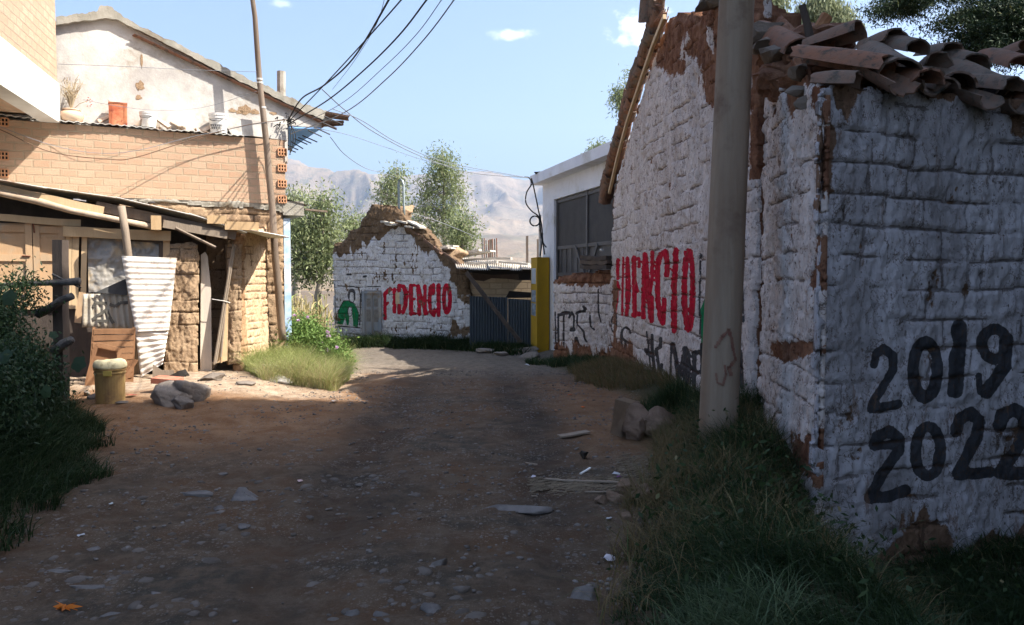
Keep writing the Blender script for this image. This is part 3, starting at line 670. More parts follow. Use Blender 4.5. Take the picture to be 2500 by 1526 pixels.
# faded red paint and scraps
def polemark(name, pts, hw, mat, rr):
    mm = MB()
    for a_, b_ in zip(pts[:-1], pts[1:]):
        for k in range(6):
            p = Vector(a_)*(1-k/5)+Vector(b_)*(k/5); c = P(*px('c4', p.x, p.y), 6.7); t = (c.z-pb.z)/dv.z; ax = pb+dv*t
            n = Vector((c.x-ax.x, 0, 0)); n.x = max(-rr*.98, min(rr*.98, n.x)); n.y = -math.sqrt(rr*rr-n.x*n.x)
            q = ax+n; tx = Vector((-n.y, n.x, 0)).normalized()*-1; h = hw*random.uniform(.6, 1.2)
            mm.add([q-tx*h-Vector((0, 0, h)), q+tx*h-Vector((0, 0, h)), q+tx*h+Vector((0, 0, h)), q-tx*h+Vector((0, 0, h))], [(0, 1, 2, 3)])
    return mm.build(name, mat, pl)
M_scrawl = simple('faded red paint', (.17, .075, .055), (.20, .12, .085), 20)
polemark('red_scrawl', [(980, 990, 0), (1010, 940, 0), (1040, 910, 0), (1055, 950, 0), (1060, 990, 0), (1075, 1050, 0), (1040, 1090, 0), (1050, 1120, 0)], .014, M_scrawl, .166)
polemark('red_scrawl', [(980, 1120, 0), (985, 1160, 0), (1010, 1170, 0), (1025, 1120, 0), (1020, 1080, 0)], .009, M_scrawl, .166)
# ------------------------------------------------------------------ brick and gable house on the left
def brickmat(name, c1, c2, mortar, bw=.26, bh=.13, ms=.014, pale=0.):
    m, t, b = newmat(name); uvn = t.n('TexCoord').outputs['UV']
    wob = t.n('TexNoise', {'Vector': uvn, 'Scale': 6.0, 'Detail': 5.0}).outputs['Color']
    uvw = t.n('VectorMath', {0: uvn, 1: t.n('VectorMath', {0: t.n('VectorMath', {0: wob, 1: (.5, .5, .5)}, operation='SUBTRACT').outputs[0], 1: (.035, .035, 0)}, operation='MULTIPLY').outputs[0]}, operation='ADD').outputs[0]
    br = t.n('TexBrick', {'Vector': uvw, 'Color1': (*c1, 1), 'Color2': (*c2, 1), 'Mortar': (*mortar, 1), 'Scale': 1.0, 'Mortar Size': ms, 'Mortar Smooth': .25, 'Bias': .0, 'Brick Width': bw, 'Row Height': bh})
    mp = t.n('Mapping', {0: uvn, 3: (1, 14, 1)}).outputs[0]
    c = t.mix(t.ramp(t.noise(mp, 4, 6, .7), .35, .7), br.outputs['Color'], tuple((x+y)/2*.86 for x, y in zip(c2, mortar)))
    c = t.mix(t.math('MULTIPLY', t.ramp(t.noise(uvn, 3.3, 8, .7), .52, .7), .6), c, mortar)
    c = t.mix(t.math('MULTIPLY', t.ramp(t.noise(uvn, 40, 5, .7), .5, .75), .35), c, tuple(x*.5 for x in c1))
    setin(t, b, Base_Color=c, Roughness=.95); b.inputs['Specular IOR Level'].default_value = .1
    h = t.math('SUBTRACT', t.math('MULTIPLY', t.noise(uvn, 60, 6, .7), .5), t.math('MULTIPLY', br.outputs['Fac'], .8))
    t.t.links.new(t.n('Bump', {'Height': h, 'Strength': .8, 'Distance': .03}).outputs[0], b.inputs['Normal'])
    return m
M_brick = brickmat('orange hollow brick', (.44, .265, .17), (.54, .365, .255), (.42, .33, .23), .245, .122)
M_brick_p = brickmat('pale pink brick', (.46, .30, .20), (.53, .38, .27), (.34, .28, .21), .25, .125)
M_plaster = simple('stained white plaster', (.60, .575, .53), (.36, .335, .315), 1.7, bump=.6, bscale=22, dirt=(.34, .30, .25), dscale=1.6)
M_cement = simple('rough grey cement', (.25, .235, .195), (.37, .34, .29), 5, bump=1., bscale=30, dirt=(.2, .165, .12))
M_blue = simple('light blue paint', (.20, .42, .80), (.25, .46, .82), 3, bump=.15)
M_bluew = simple('faded blue and white paint', (.25, .42, .62), (.66, .68, .68), 2.2, bump=.3, bscale=50)
M_tin = simple('bare corrugated metal', (.52, .50, .46), (.62, .61, .58), 6, rough=.5, bump=.2, metal=.35, dirt=(.30, .18, .11), dscale=3)
M_tin_w = simple('whitish weathered metal sheet', (.66, .60, .52), (.76, .73, .68), 5, rough=.6, bump=.25, metal=.1, dirt=(.40, .24, .15), dscale=3.5)
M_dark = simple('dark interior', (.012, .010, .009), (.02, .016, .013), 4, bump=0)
M_rust = simple('rusty iron', (.20, .07, .035), (.10, .04, .025), 12, bump=.4)
M_steel = simple('dark steel', (.05, .05, .055), (.09, .09, .095), 10, rough=.5, metal=.6, bump=.1)
W1 = Wall(-4.1, 14.5, .889, .458)
if W1.n[1] > 0: W1.n = (-W1.n[0], -W1.n[1])
def wallgrid(name, W, poly, thick, mat, parent, step=.25, jitter=0.):
    """plain wall panel with u,z texture coordinates (outline convex enough to fan)"""
    n = len(poly); Vf = [W.pt(u, z, 0) for u, z in poly]; Vb = [W.pt(u, z, -thick) for u, z in poly]
    Fc = [tuple(range(n)), tuple(range(2*n-1, n-1, -1))]+[(i, n+i, n+(i+1) % n, (i+1) % n) for i in range(n)]
    uv = [(u, z) for u, z in poly]*2
    uv = [(u, z) for u, z in poly]+[(u+thick, z) for u, z in poly]
    return mk(name, [tuple(v) for v in Vf+Vb], Fc, mat, parent, uv=uv)
lh = thing('gable_house', 'old house with stained white gable above an orange hollow brick wall', 'house', (-4.1, 14.5, 0))
def h1(c, x, y): return W1.hit(c, x, y)
UL = -8.5
# brick storey (rear wall runs behind the shed)
bt = [h1('c1', 2020, 992), h1('c1', 1920, 990), h1('c1', 1855, 985), h1('c1', 1790, 960)]
bz = bt[-1][1]; zb = h1('c1', 2010, 1440)[1]
wallgrid('brick_wall', W1, [(UL, zb), (0, zb), (0, bt[0][1])]+[(UL, bt[0][1])], .25, M_brick, lh)
# lower adobe part of the wall and rough cement band
M_ad_plain = adobe_mat('bare adobe blocks', (.37, .26, .165), (.31, .21, .13), (.235, .15, .09), (.335, .235, .15), streak=.8)
W1l = W1.shift(-.02)
adobe('adobe_base', W1l, [(-3.2, -.4), (-.02, -.4), (-.02, zb-.1), (-.35, zb-.12), (-.8, zb-.03), (-1.6, zb-.04), (-3.2, zb)], .3, .03, M_ad_plain, lh, ch=.14, bw=.30, seed=81, relief=1.0, joint=1.1,
      peel=lambda U, Z, sx, sy, stn, fine, edge, jl: .3+(stn-.5)*.8)
adobe('cement_band', W1.shift(.015), [(-4.6, zb-.02), (-.03, zb-.12), (-.03, zb+.05), (-1.2, zb+.04), (-2.5, zb+.03), (-4.6, zb+.12)], .08, .025, M_cement, lh, seed=83, relief=.7, rag=.04, back=False)
# gable wall, set back above the ledge
Wg = W1.shift(-.28)
gq = [(1000+1010, 1000), (2010, 950)]
gtop = [(400, 150), (560, 130), (680, 112), (745, 105), (830, 120), (940, 190), (1200, 318), (1500, 470), (1700, 575), (1850, 640), (2020, 735), (2270, 850)]
gw = [Wg.hit('c1', *q) for q in gtop]; ue = Wg.hit('c1', 2030, 900)[0]
zc_ = Wg.hit('c1', 2270, 900)[1]; zcr = Wg.hit('c1', 2030, 900)[1]
gwall = [(UL+1.5, bz-.4), (ue, bz-.4), (ue, Wg.hit('c1', 2040, 890)[1]), (Wg.hit('c1', 2270, 900)[0], zc_), (gw[-1][0], gw[-1][1])]+[g_ for g_ in gw[::-1][1:]]+[(UL+1.5, gw[0][1]-.25)]
wallgrid('gable_wall', Wg, gwall, .3, M_plaster, lh)
# patches where the plaster has fallen
mb = MB()
for (x, y, w_, h_, sd) in ((990, 605, .07, .09, 1), (980, 688, .05, .05, 2), (1735, 775, .12, .09, 3), (1690, 790, .09, .04, 7), (1800, 790, .09, .05, 4), (1000, 430, .02, .12, 5), (1640, 780, .06, .04, 6), (1930, 800, .09, .03, 8)):
    u, z = Wg.hit('c1', x, y); rr_ = random.Random(sd)
    poly = [(u+w_*math.cos(R(a))*rr_.uniform(.6, 1.2), z+h_*math.sin(R(a))*rr_.uniform(.6, 1.2)) for a in range(0, 360, 30)]
    mb = MB(); Wg.slab(mb, poly, 0.0, .006); mb.build('fallen_plaster_patch', M_ad_plain, lh)
# front lower plaster strip above the brick near the corner
mb = MB(); W1.slab(mb, [h1('c1', 1560, 820), h1('c1', 2030, 880), h1('c1', 2030, 992), h1('c1', 1790, 960), h1('c1', 1640, 955)][::-1], -.28, -.01)
mb.build('plaster_ledge_wall', M_plaster, lh)
# side of the house (blue and white paint) going back from the corner
side_d = (-.458, .889)
mb = MB(); c0 = W1.pt(0.0, 0, -.0); off = Vector((.0, .03, 0))
z1 = W1.hit('c1', 2030, 1450)[1]
V0 = Vector((c0.x+.02, c0.y, 0)); 
def sidebox(mb, u0, u1, z0, z1_, L=5.0, o0=0.):
    p = [W1.pt(u0, 0, -o0), W1.pt(u1, 0, -o0)]; q = [p[1]+Vector((side_d[0], side_d[1], 0))*L, p[0]+Vector((side_d[0], side_d[1], 0))*L]
    base = p+q; mb.hexa([(v.x, v.y, z0) for v in base]+[(v.x, v.y, z1_) for v in base])
sidebox(mb, -.03, .09, -.6, 2.62, 4.5, .06); mb.build('painted_side_wall', M_bluew, lh)
mb = MB(); sidebox(mb, -.02, .06, 2.62, zcr-.02, 4.5, .3); mb.build('upper_side_wall', M_plaster, lh)
# small slab with a sheet at the side
mb = MB(); a0, a1 = W1.hit('c2', 1890, 200)[0], W1.hit('c2', 2030, 200)[0]; zA, zB = W1.hit('c2', 1890, 205)[1], W1.hit('c2', 1890, 110)[1]
sidebox(mb, a0, a1, zA, zB, 1.2, .0); mb.build('balcony_slab', M_cement, lh)
mb = MB(); mb.add([W1.at('c2', 1895, 95, .02), W1.at('c2', 2060, 140, .02), W1.at('c2', 2065, 150, .0)+Vector((-.5, 1.0, .05)), W1.at('c2', 1895, 105, .0)+Vector((-.5, 1.0, .05))], [(0, 1, 2, 3)])
mb.beam(W1.at('c2', 2040, 165, -.1), W1.at('c2', 2190, 180, -.1), .12, .03, n=2); mb.build('slab_cover_sheet', M_wood_old, lh)
# eave slab with blue underside, roof edge in cement with tiles
mb = MB(); dep = 5.2; bx = Vector((side_d[0], side_d[1], 0))*dep
def eave(mb, pts, o=0.):
    V = [Wg.at('c1', *q, .03+o) for q in pts]; V2 = [v+bx for v in V]; n = len(V)
    mb.add(V+V2, [tuple(range(n)), tuple(range(2*n-1, n-1, -1))]+[(i, n+i, n+(i+1) % n, (i+1) % n) for i in range(n)])
eave(mb, [(2040, 892), (2268, 900), (2272, 850), (2045, 735)][::-1]); mb.build('eave_box', M_plaster, lh)
mb = MB(); a_, b_, c_ = Wg.at('c1', 2040, 894, .03), Wg.at('c1', 2262, 902, .03), Wg.at('c1', 2060, 1030, .03)
p = [a_, b_, b_+Vector((side_d[0], side_d[1], 0))*2.5, a_+Vector((side_d[0], side_d[1], 0))*2.5]
mb.hexa([tuple(v-Vector((0, 0, .03))) for v in p]+[tuple(v-Vector((0, 0, .004))) for v in p]); mb.build('soffit', M_blue, lh)
mb = MB()
vt = [(395, 112), (470, 112), (540, 98), (620, 88), (685, 72), (700, 45), (745, 30), (790, 45), (815, 85), (900, 130), (950, 165), (1080, 230), (1300, 330), (1500, 425), (1700, 530), (1860, 600), (2000, 665), (2150, 735), (2300, 785), (2340, 815)]
vb = [(2290, 850), (2150, 790), (2000, 712), (1850, 640), (1700, 578), (1500, 480), (1200, 325), (940, 195), (830, 140), (745, 128), (640, 142), (400, 172)]
Wv = Wg.shift(.10)
def strip(mb, top, bot, o0, o1, W=Wv):
    """join two outlines left to right as a chain of prisms"""
    T = sorted([W.hit('c1', *q) for q in top]); B = sorted([W.hit('c1', *q) for q in bot])
    us = np.linspace(T[0][0], T[-1][0], 180); tz = np.interp(us, *zip(*T)); bz_ = np.interp(us, *zip(*B))
    tz = tz+(fbm(us*9, us*0, 4, 5, .7)-.5)*.11; bz_ = bz_+(fbm(us*7, us*0, 4, 15, .7)-.5)*.05
    V = []
    for o in (o1, o0):
        for k in range(180): V += [W.pt(us[k], bz_[k], o), W.pt(us[k], tz[k], o)]
    Fc = []; s = 360
    for k in range(179):
        a = 2*k; Fc += [(a, a+2, a+3, a+1), (s+a, s+a+1, s+a+3, s+a+2), (a+1, a+3, s+a+3, s+a+1), (a, s+a, s+a+2, a+2)]
    Fc += [(0, 1, s+1, s), (358, s+358, s+359, 359)]
    mb.add(V, Fc)
strip(mb, vt, vb, -.42, 0); mb.build('cement_verge', M_cement, lh)
# tiled roof plane behind the verge
Tt = sorted([Wv.hit('c1', *q) for q in vt if q[0] > 790 or q[0] < 640])
mb = MB(); top = [Wv.pt(u, z-.04, -.3) for u, z in Tt]; n = len(top); V = top+[v+bx for v in top]+[v-Vector((0, 0, .08)) for v in top]+[v+bx-Vector((0, 0, .08)) for v in top]
mb.add(V, [(i, i+1, n+i+1, n+i) for i in range(n-1)]+[(2*n+i, 3*n+i, 3*n+i+1, 2*n+i+1) for i in range(n-1)]); mb.build('roof', M_tile, lh)
mb = MB()
for k in range(24):
    t = k/23; q0 = Wv.at('c1', 940+1350*t, 225+(855-225)*t, -.03)
    tile(mb, q0+Vector((0, .02, -.03)), Wv.at('c1', 1000+1350*t, 253+630*t, -.03)-q0, bx, L=.24, r0=.05, r1=.04, a=random.uniform(.0, .3))
tile(mb, Wv.at('c1', 2290, 800, 0), Wv.at('c1', 2370, 815, 0)-Wv.at('c1', 2290, 800, 0), bx, L=.45, r0=.12, r1=.1, a=.6); tile(mb, Wv.at('c1', 2280, 860, -.1), Wv.at('c1', 2340, 850, -.1)-Wv.at('c1', 2280, 850, -.1), bx, L=.4, r0=.12, r1=.1, a=.4)
mb.build('verge_tiles', M_tile, lh)
for k, (x0, y0, x1, y1) in enumerate(((2320, 835, 2415, 878), (2300, 878, 2372, 908), (2245, 912, 2330, 950), (2205, 935, 2272, 965), (2165, 972, 2240, 1003), (2135, 985, 2198, 1012), (2110, 995, 2170, 1020), (2085, 1015, 2140, 1050), (2060, 1040, 2105, 1058), (2040, 1060, 2088, 1075))):
    mb = MB(); t = k/9; Yk = 14.2+t*2.2; mb.tube([Pc('c1', x0-30, y0-15, Yk), Pc('c1', x1, y1, Yk)], .012, 5); mb.build('rebar_end', M_steel, lh)
# concrete stub behind the roof
mb = MB(); mb.tube([Pc('c1', 1987, 680, 15.6), Pc('c1', 1986, 505, 15.6)], .085, 8); mb.build('concrete_stub', M_cement, lh, smooth=False)
# ventilation blocks at both ends of the brick storey
airs = [(1992, y) for y in (1075, 1186, 1297, 1408)]+[(22, y) for y in (862, 1100, 1222)]
for (x, y) in airs:
    u, z = h1('c1', x, y); w_, h_ = .07, .06; mb = MB(); md = MB()
    W1.slab(md, [(u-w_, z-h_*.85), (u+w_, z-h_*.85), (u+w_, z+h_*.85), (u-w_, z+h_*.85)], .0, .006)
    for i in range(4): uu = u-w_+i*2*w_/3; W1.slab(mb, [(uu-.009, z-h_), (uu+.009, z-h_), (uu+.009, z+h_), (uu-.009, z+h_)], -.01, .028)
    for i in range(3): zz = z-h_+i*h_; W1.slab(mb, [(u-w_, zz-.009), (u+w_, zz-.009), (u+w_, zz+.009), (u-w_, zz+.009)], -.01, .024)
    ob = mb.build('vent_block', simple('vent brick', (.50, .25, .13), (.56, .3, .17), 9) if 'vent brick' not in bpy.data.materials else bpy.data.materials['vent brick'], lh)
    md.build('vent_opening', M_dark, ob)
# ledge of tin and planks over the brick storey
mb = MB(); rsd = random.Random(3)
le_t = [(-160, 800), (420, 862), (800, 890), (1200, 925), (1480, 948), (1720, 965)]
LP = [h1('c1', *q) for q in le_t]; LZ = lambda u: float(np.interp(u, [q[0] for q in LP], [q[1] for q in LP]))
us = np.arange(LP[0][0], LP[-1][0], .035); V = []; 
for k, u in enumerate(us):
    z = LZ(u)+.012*math.sin(u*55)+.02*(vn(u*2, 0)-.5); o = .10+.02*math.sin(u*3)
    V += [W1.pt(u, z, o), W1.pt(u, z+.012, o), W1.pt(u, z+.05, -.27), W1.pt(u, z+.038, -.27)]
Fc = []
for k in range(len(us)-1):
    a = 4*k; Fc += [(a, a+1, a+5, a+4), (a+1, a+2, a+6, a+5), (a+3, a, a+4, a+7), (a+2, a+3, a+7, a+6)]
mb.add(V, Fc); mb.build('ledge_sheet', M_tin, lh)
for nm, us_, lab in (('broken_roof_tile', (1140, 1200, 1290, 1340, 1390, 1440, 960, 700, 1620), None),):
    for i, x in enumerate(us_):
        u = h1('c1', x, 900)[0]; mb = MB(); z = LZ(u)+.06
        d_ = Vector((W1.d[0]*rsd.uniform(.5, 1)*rsd.choice((-1, 1)), W1.d[1]*rsd.uniform(-.5, 1), rsd.uniform(-.05, .65)))
        tile(mb, W1.pt(u, z, rsd.uniform(-.2, -.05)), d_, W1.n+(0,), L=rsd.uniform(.22, .36), r0=.09, r1=.06, a=rsd.random(), flip=rsd.choice((-1, 1)))
        tag(mb.build(nm, simple('sun bleached tile', (.45, .33, .25), (.55, .47, .38), 6) if 'sun bleached tile' not in bpy.data.materials else bpy.data.materials['sun bleached tile']),
            'broken clay tile among the pieces heaped along the tin ledge', 'roof tile', 'broken tiles on the tin ledge')
# pots and pails on the ledge
def bucket(name, label, x, yb, h, r, mat, taper=.85, lid=None, textm=None, cat='bucket'):
    u, _ = h1('c1', x, yb); z = LZ(u)+.035; p = W1.pt(u, z, -.06); t = thing(name, label, cat, p)
    mb = MB(); prof = [(0, taper*r), (.05, taper*r*1.01), (.72, r*.97), (.73, r*1.03), (.78, r*1.03), (.79, r*.98), (.88, r*.99), (.89, r*1.05), (1, r*1.05), (1, r*.95), (.15, taper*r*.9)]
    V = []; n = 28
    for (hh, rr) in prof:
        for k in range(n): a = 2*math.pi*k/n; V.append((p.x+rr*math.cos(a), p.y+rr*math.sin(a), p.z+hh*h))
    Fc = [tuple(range(n))[::-1], tuple(range((len(prof)-1)*n, len(prof)*n))]
    for j in range(len(prof)-1):
        for k in range(n): Fc.append((j*n+k, j*n+(k+1) % n, (j+1)*n+(k+1) % n, (j+1)*n+k))
    mb.add(V, Fc); mb.build('pail_body', mat, t, smooth=False)
    mb = MB(); mb.tube(curve_pts([(p.x-r, p.y, p.z+h*.9), (p.x-r*.5, p.y-r*.9, p.z+h*.62), (p.x+r*.5, p.y-r*.9, p.z+h*.62), (p.x+r, p.y, p.z+h*.9)], 5), .005, 5); mb.build('handle', M_steel, t)
    if textm:
        tm = MB()
        for row, cnt in ((.36, 6), (.22, 5)):
            for k in range(cnt):
                a = -math.pi/2+(k-cnt/2+.5)*.26; rr = r*.985*.93; c = Vector((p.x+(rr+.004)*math.cos(a), p.y+(rr+.004)*math.sin(a), p.z+h*row)); tx = Vector((-math.sin(a), math.cos(a), 0))
                for s_ in (-.4, .4): tm.beam(c+tx*.022*s_*2-Vector((0, 0, .018)), c+tx*.022*s_-Vector((0, 0, -.018)), .007, .004, up=(math.cos(a), math.sin(a), 0))
        tm.build('printed_marks', M_steel, t)
    return t, p
M_pw = simple('white plastic', (.72, .72, .70), (.64, .63, .60), 4, rough=.5, bump=.05, dirt=(.5, .46, .4), dscale=5)
bucket('plastic_bucket', 'small white plastic pail with handle, between the rusty tin and the tile heap', 1050, 905, .25, .135, M_pw)
t_, p_ = bucket('plastic_bucket', 'large white plastic pail with faint printing, at the far end of the tin ledge', 1548, 945, .33, .16, M_pw, textm=True)
u, _ = h1('c1', 835, 885); z = LZ(u)+.02; t_ = thing('rusty_tin', 'square rust red oil tin standing open on the ledge', 'tin can', W1.pt(u, z, -.07))
mb = MB(); w_, h_ = .135, .36; W1.slab(mb, [(u-w_, z), (u+w_, z), (u+w_, z+h_), (u-w_, z+h_)], -.2, .04)
for q in (-.11, -.09, .09, .11): W1.slab(mb, [(u+q-.005, z+.01), (u+q+.005, z+.01), (u+q+.005, z+h_-.01), (u+q-.005, z+h_-.01)], .038, .045)
W1.slab(mb, [(u-w_-.006, z+h_-.012), (u+w_+.006, z+h_-.012), (u+w_+.006, z+h_+.008), (u-w_-.006, z+h_+.008)], -.206, .046)
mb.build('tin_body', simple('rusted red paint', (.36, .085, .04), (.52, .24, .12), 5, bump=.2, dirt=(.22, .05, .03), dscale=9), t_)
mb = MB(); mb.tube(curve_pts([W1.pt(u-.12, z+h_, -.05), W1.pt(u-.13, z+h_+.04, -.05), W1.pt(u-.15, z+h_+.05, -.05)], 4), .004, 4); mb.build('bent_wire', M_steel, t_)
# clay pot with dried plant
u, _ = h1('c1', 505, 850); z = LZ(u)+.02; p = W1.pt(u, z, -.08); t_ = thing('clay_pot', 'round clay pot holding a dried twiggy plant with a few red flowers', 'flower pot', p)
mb = MB(); prof = [(0, .10), (.03, .155), (.10, .185), (.15, .17), (.185, .12), (.19, .135), (.21, .135), (.205, .11), (.12, .1)]; n = 28; V = []
for (hh, rr) in prof:
    for k in range(n): a = 2*math.pi*k/n; V.append((p.x+rr*math.cos(a), p.y+rr*math.sin(a), p.z+hh))
Fc = [tuple(range(n))[::-1], tuple(range((len(prof)-1)*n, len(prof)*n))]
for j in range(len(prof)-1):
    for k in range(n): Fc.append((j*n+k, j*n+(k+1) % n, (j+1)*n+(k+1) % n, (j+1)*n+k))
mb.add(V, Fc); mb.build('pot_body', simple('pale worn terracotta', (.52, .33, .22), (.60, .46, .34), 4, bump=.2), t_, smooth=True)
mb = MB(); mf = []; rq = random.Random(2)
for k in range(46):
    a = rq.uniform(0, 6.28); l = rq.uniform(.2, .5); s_ = rq.uniform(.1, .55); b0 = p+Vector((0, 0, .2)); mid = b0+Vector((math.cos(a)*s_*l*.4, math.sin(a)*s_*l*.4, l*.55)); tp_ = mid+Vector((math.cos(a)*s_*l*.5+rq.gauss(0, .03), math.sin(a)*s_*l*.5, l*.45))
    mb.tube([b0, mid, tp_], [.006, .005, .003], 4)
    for q in range(3): f = mid+(tp_-mid)*rq.random(); mb.tube([f, f+Vector((rq.gauss(0, .05), rq.gauss(0, .05), rq.uniform(.02, .08)))], [.004, .003], 3)
for k in range(9): f = p+Vector((rq.uniform(.18, .33), rq.uniform(-.1, .1), rq.uniform(.28, .4))); V, Fq = rock(f, .016, .016, .013, 0, k, 1); mq = MB(); mq.add(V.tolist(), Fq); mf.append(mq)
mb.tube([p+Vector((.02, 0, .2)), p+Vector((.15, -.02, .3)), p+Vector((.3, 0, .36))], .005, 4)
mb.build('dried_plant', simple('dry straw stems', (.34, .26, .16), (.46, .38, .26), 9), t_); M_rf = simple('dull red petals', (.5, .08, .08), (.6, .2, .18), 9)
for mq in mf: mq.build('red_flower', M_rf, t_)

# ---- overhanging brick storey at upper left
cb = thing('overhanging_storey', 'pale brick upper storey with white concrete beam jutting over the ledge', 'building', (-7.3, 12.8, 4))
A0 = W1.at('c1', 412, 870, .02); dirc = Vector((.262, -.965, 0)); WC = Wall(A0.x, A0.y, dirc.x, dirc.y)
if WC.n[0] < 0: WC.n = (-WC.n[0], -WC.n[1])
zA = WC.hit('c1', 411, 868)[1]; zb_ = WC.hit('c1', 408, 720)[1]
wallgrid('brick_wall', WC, [(0, zA+.62), (4.5, zA+.62), (4.5, 8.5), (0, 8.5)], .2, M_brick_p, cb)
mb = MB(); WC.slab(mb, [(-.0, zA), (4.5, zA), (4.5, zA+.62), (0, zA+.62)], -.25, .03); mb.build('concrete_beam', simple('white painted concrete', (.62, .60, .56), (.54, .51, .46), 2, bump=.3), cb)
inw = Vector((-WC.n[0], -WC.n[1], 0)); mb = MB(); p0 = WC.pt(.02, 0, -.25); p1 = WC.pt(4.5, 0, -.25); q0, q1 = p0+inw*5, p1+inw*5
ob = mk('ceiling_blocks', [(v.x, v.y, zz) for zz in (zA+.1, zA+.3) for v in (p0, p1, q1, q0)], [(0, 1, 2, 3), (7, 6, 5, 4), (0, 4, 5, 1), (1, 5, 6, 2), (2, 6, 7, 3), (3, 7, 4, 0)], M_brick, cb, uv=[(0, 0), (4.5, 0), (4.5, 5), (0, 5)]*2)
mb = MB()
for k in range(3): a_ = p0+inw*(1.0+1.2*k)+dirc*0; mb.beam(a_+Vector((0, 0, zA+.04)), a_+dirc*4.4+Vector((0, 0, zA+.04)), .14, .12)
mb.build('ceiling_joists', M_cement, cb)
mk('rear_wall', [(v.x, v.y, zz) for zz in (zA+.31, 8.5) for v in (p0+inw*0.01, q0, q0-dirc*.2, p0-dirc*.2+inw*.01)], [(0, 1, 2, 3), (7, 6, 5, 4), (0, 4, 5, 1), (1, 5, 6, 2), (2, 6, 7, 3), (3, 7, 4, 0)], M_brick_p, cb, uv=[(0, 0), (5, 0), (5, .2), (0, .2), (0, 4), (5, 4), (5, 4.2), (0, 4.2)])

# ------------------------------------------------------------------ lean-to shed in front of the brick wall
W2 = Wall(-4.35, 13.2, .889, .458)
if W2.n[1] > 0: W2.n = (-W2.n[0], -W2.n[1])
sh = thing('lean_to_shed', 'ramshackle adobe and timber lean-to with tin roof and wooden shutters', 'shed', (-5.5, 12.6, .1))
def corr(mb, p00, p10, p11, p01, n=60, waves=9, amp=.012, rows=6, th=.004, a=0., bend=None):
    """corrugated sheet: waves run along edge p00-p10, ridges along p00-p01"""
    p00, p10, p11, p01 = map(Vector, (p00, p10, p11, p01)); nr_ = ((p10-p00).cross(p01-p00)).normalized(); V = []
    for lay in (0, 1):
        for j in range(rows+1):
            for i in range(n+1):
                s, t = i/n, j/rows; p = (p00*(1-s)+p10*s)*(1-t)+(p01*(1-s)+p11*s)*t
                h = amp*math.sin(2*math.pi*waves*s)+(bend(s, t) if bend else 0)+(th if lay else 0); V.append(p+nr_*h)
    k = n+1; o = k*(rows+1); Fc = []
    for j in range(rows):
        for i in range(n):
            q = j*k+i; Fc.append((q, q+1, q+k+1, q+k)); Fc.append((o+q, o+q+k, o+q+k+1, o+q+1))
    for i in range(n): Fc.append((i, o+i, o+i+1, i+1)); q = rows*k+i; Fc.append((q, q+1, o+q+1, o+q))
    for j in range(rows): q = j*k; Fc.append((q, q+k, o+q+k, o+q)); q += n; Fc.append((q, o+q, o+q+k, q+k))
    mb.add(V, Fc, a)
bk = Vector((-W2.n[0], -W2.n[1], 0))
# roof sheets: front edge follows the photographed line, flat towards the wall
re_ = [((-260, -60), (320, 42)), ((285, 32), (815, 108)), ((770, 100), (1300, 222)), ((1250, 205), (1625, 328)), ((1640, 310), (1895, 358))]
for i, (q0, q1) in enumerate(re_):
    o_ = (.42, .36, .40, .38, .42)[i]; p0, p1 = W2.at('c2', *q0, o_), W2.at('c2', *q1, o_); mb = MB()
    if i == 4: p1 = p1
    corr(mb, p0, p0+bk*1.45+Vector((0, 0, .04)), p1+bk*1.45+Vector((0, 0, .04)), p1, n=90, waves=16, amp=.010, rows=3, a=random.random())
    mb.build('roof_sheet', M_tin if i not in (4,) else M_tin_w, sh)
mb = MB(); mb.beam(W2.at('c2', -250, -5, .28), W2.at('c2', 690, 195, .28), .06, .16, n=6, jit=.006, a=.8); mb.build('roof_plank', M_wood_tan, sh)
mb = MB(); mb.beam(W2.at('c2', 640, 150, .22), W2.at('c2', 1560, 345, .22), .06, .15, n=6, jit=.004, a=.1); mb.build('roof_plank', M_wood_old, sh)
mb = MB(); mb.beam(W2.at('c2', 1080, 270, .3), W2.at('c2', 1500, 345, .3), .05, .12, n=3, a=.6); mb.build('roof_plank', M_wood_old, sh)
mb = MB(); mb.tube([W2.at('c2', *q, .3) for q in ((-260, 15), (0, 68), (250, 120), (480, 185), (760, 240), (1060, 300))], [.055, .05, .052, .046, .045, .05], 9, .05, .9); mb.build('roof_pole', simple('peeled pole', (.36, .26, .18), (.5, .4, .3), 7, stretch=(1, 1, 1)), sh, smooth=True)
mb = MB(); mb.tube([W2.at('c2', 1155, 300, .42), W2.at('c2', 1420, 425, .36)], .022, 7, .05, .5); mb.build('hanging_stick', M_wood_old, sh)
for q0, q1 in (((1000, 220), (1065, 310)), ((1365, 220), (1490, 270)), ((1480, 262), (1700, 310))):
    mb = MB(); z0 = W2.hit('c2', q0[0], q1[1]); z1 = W2.hit('c2', q1[0], q0[1]); W2.slab(mb, [(z0[0], z0[1]), (z1[0], z0[1]), (z1[0], z1[1]), (z0[0], z1[1])], .15, .38); mb.build('roof_block', M_wood_tan, sh)
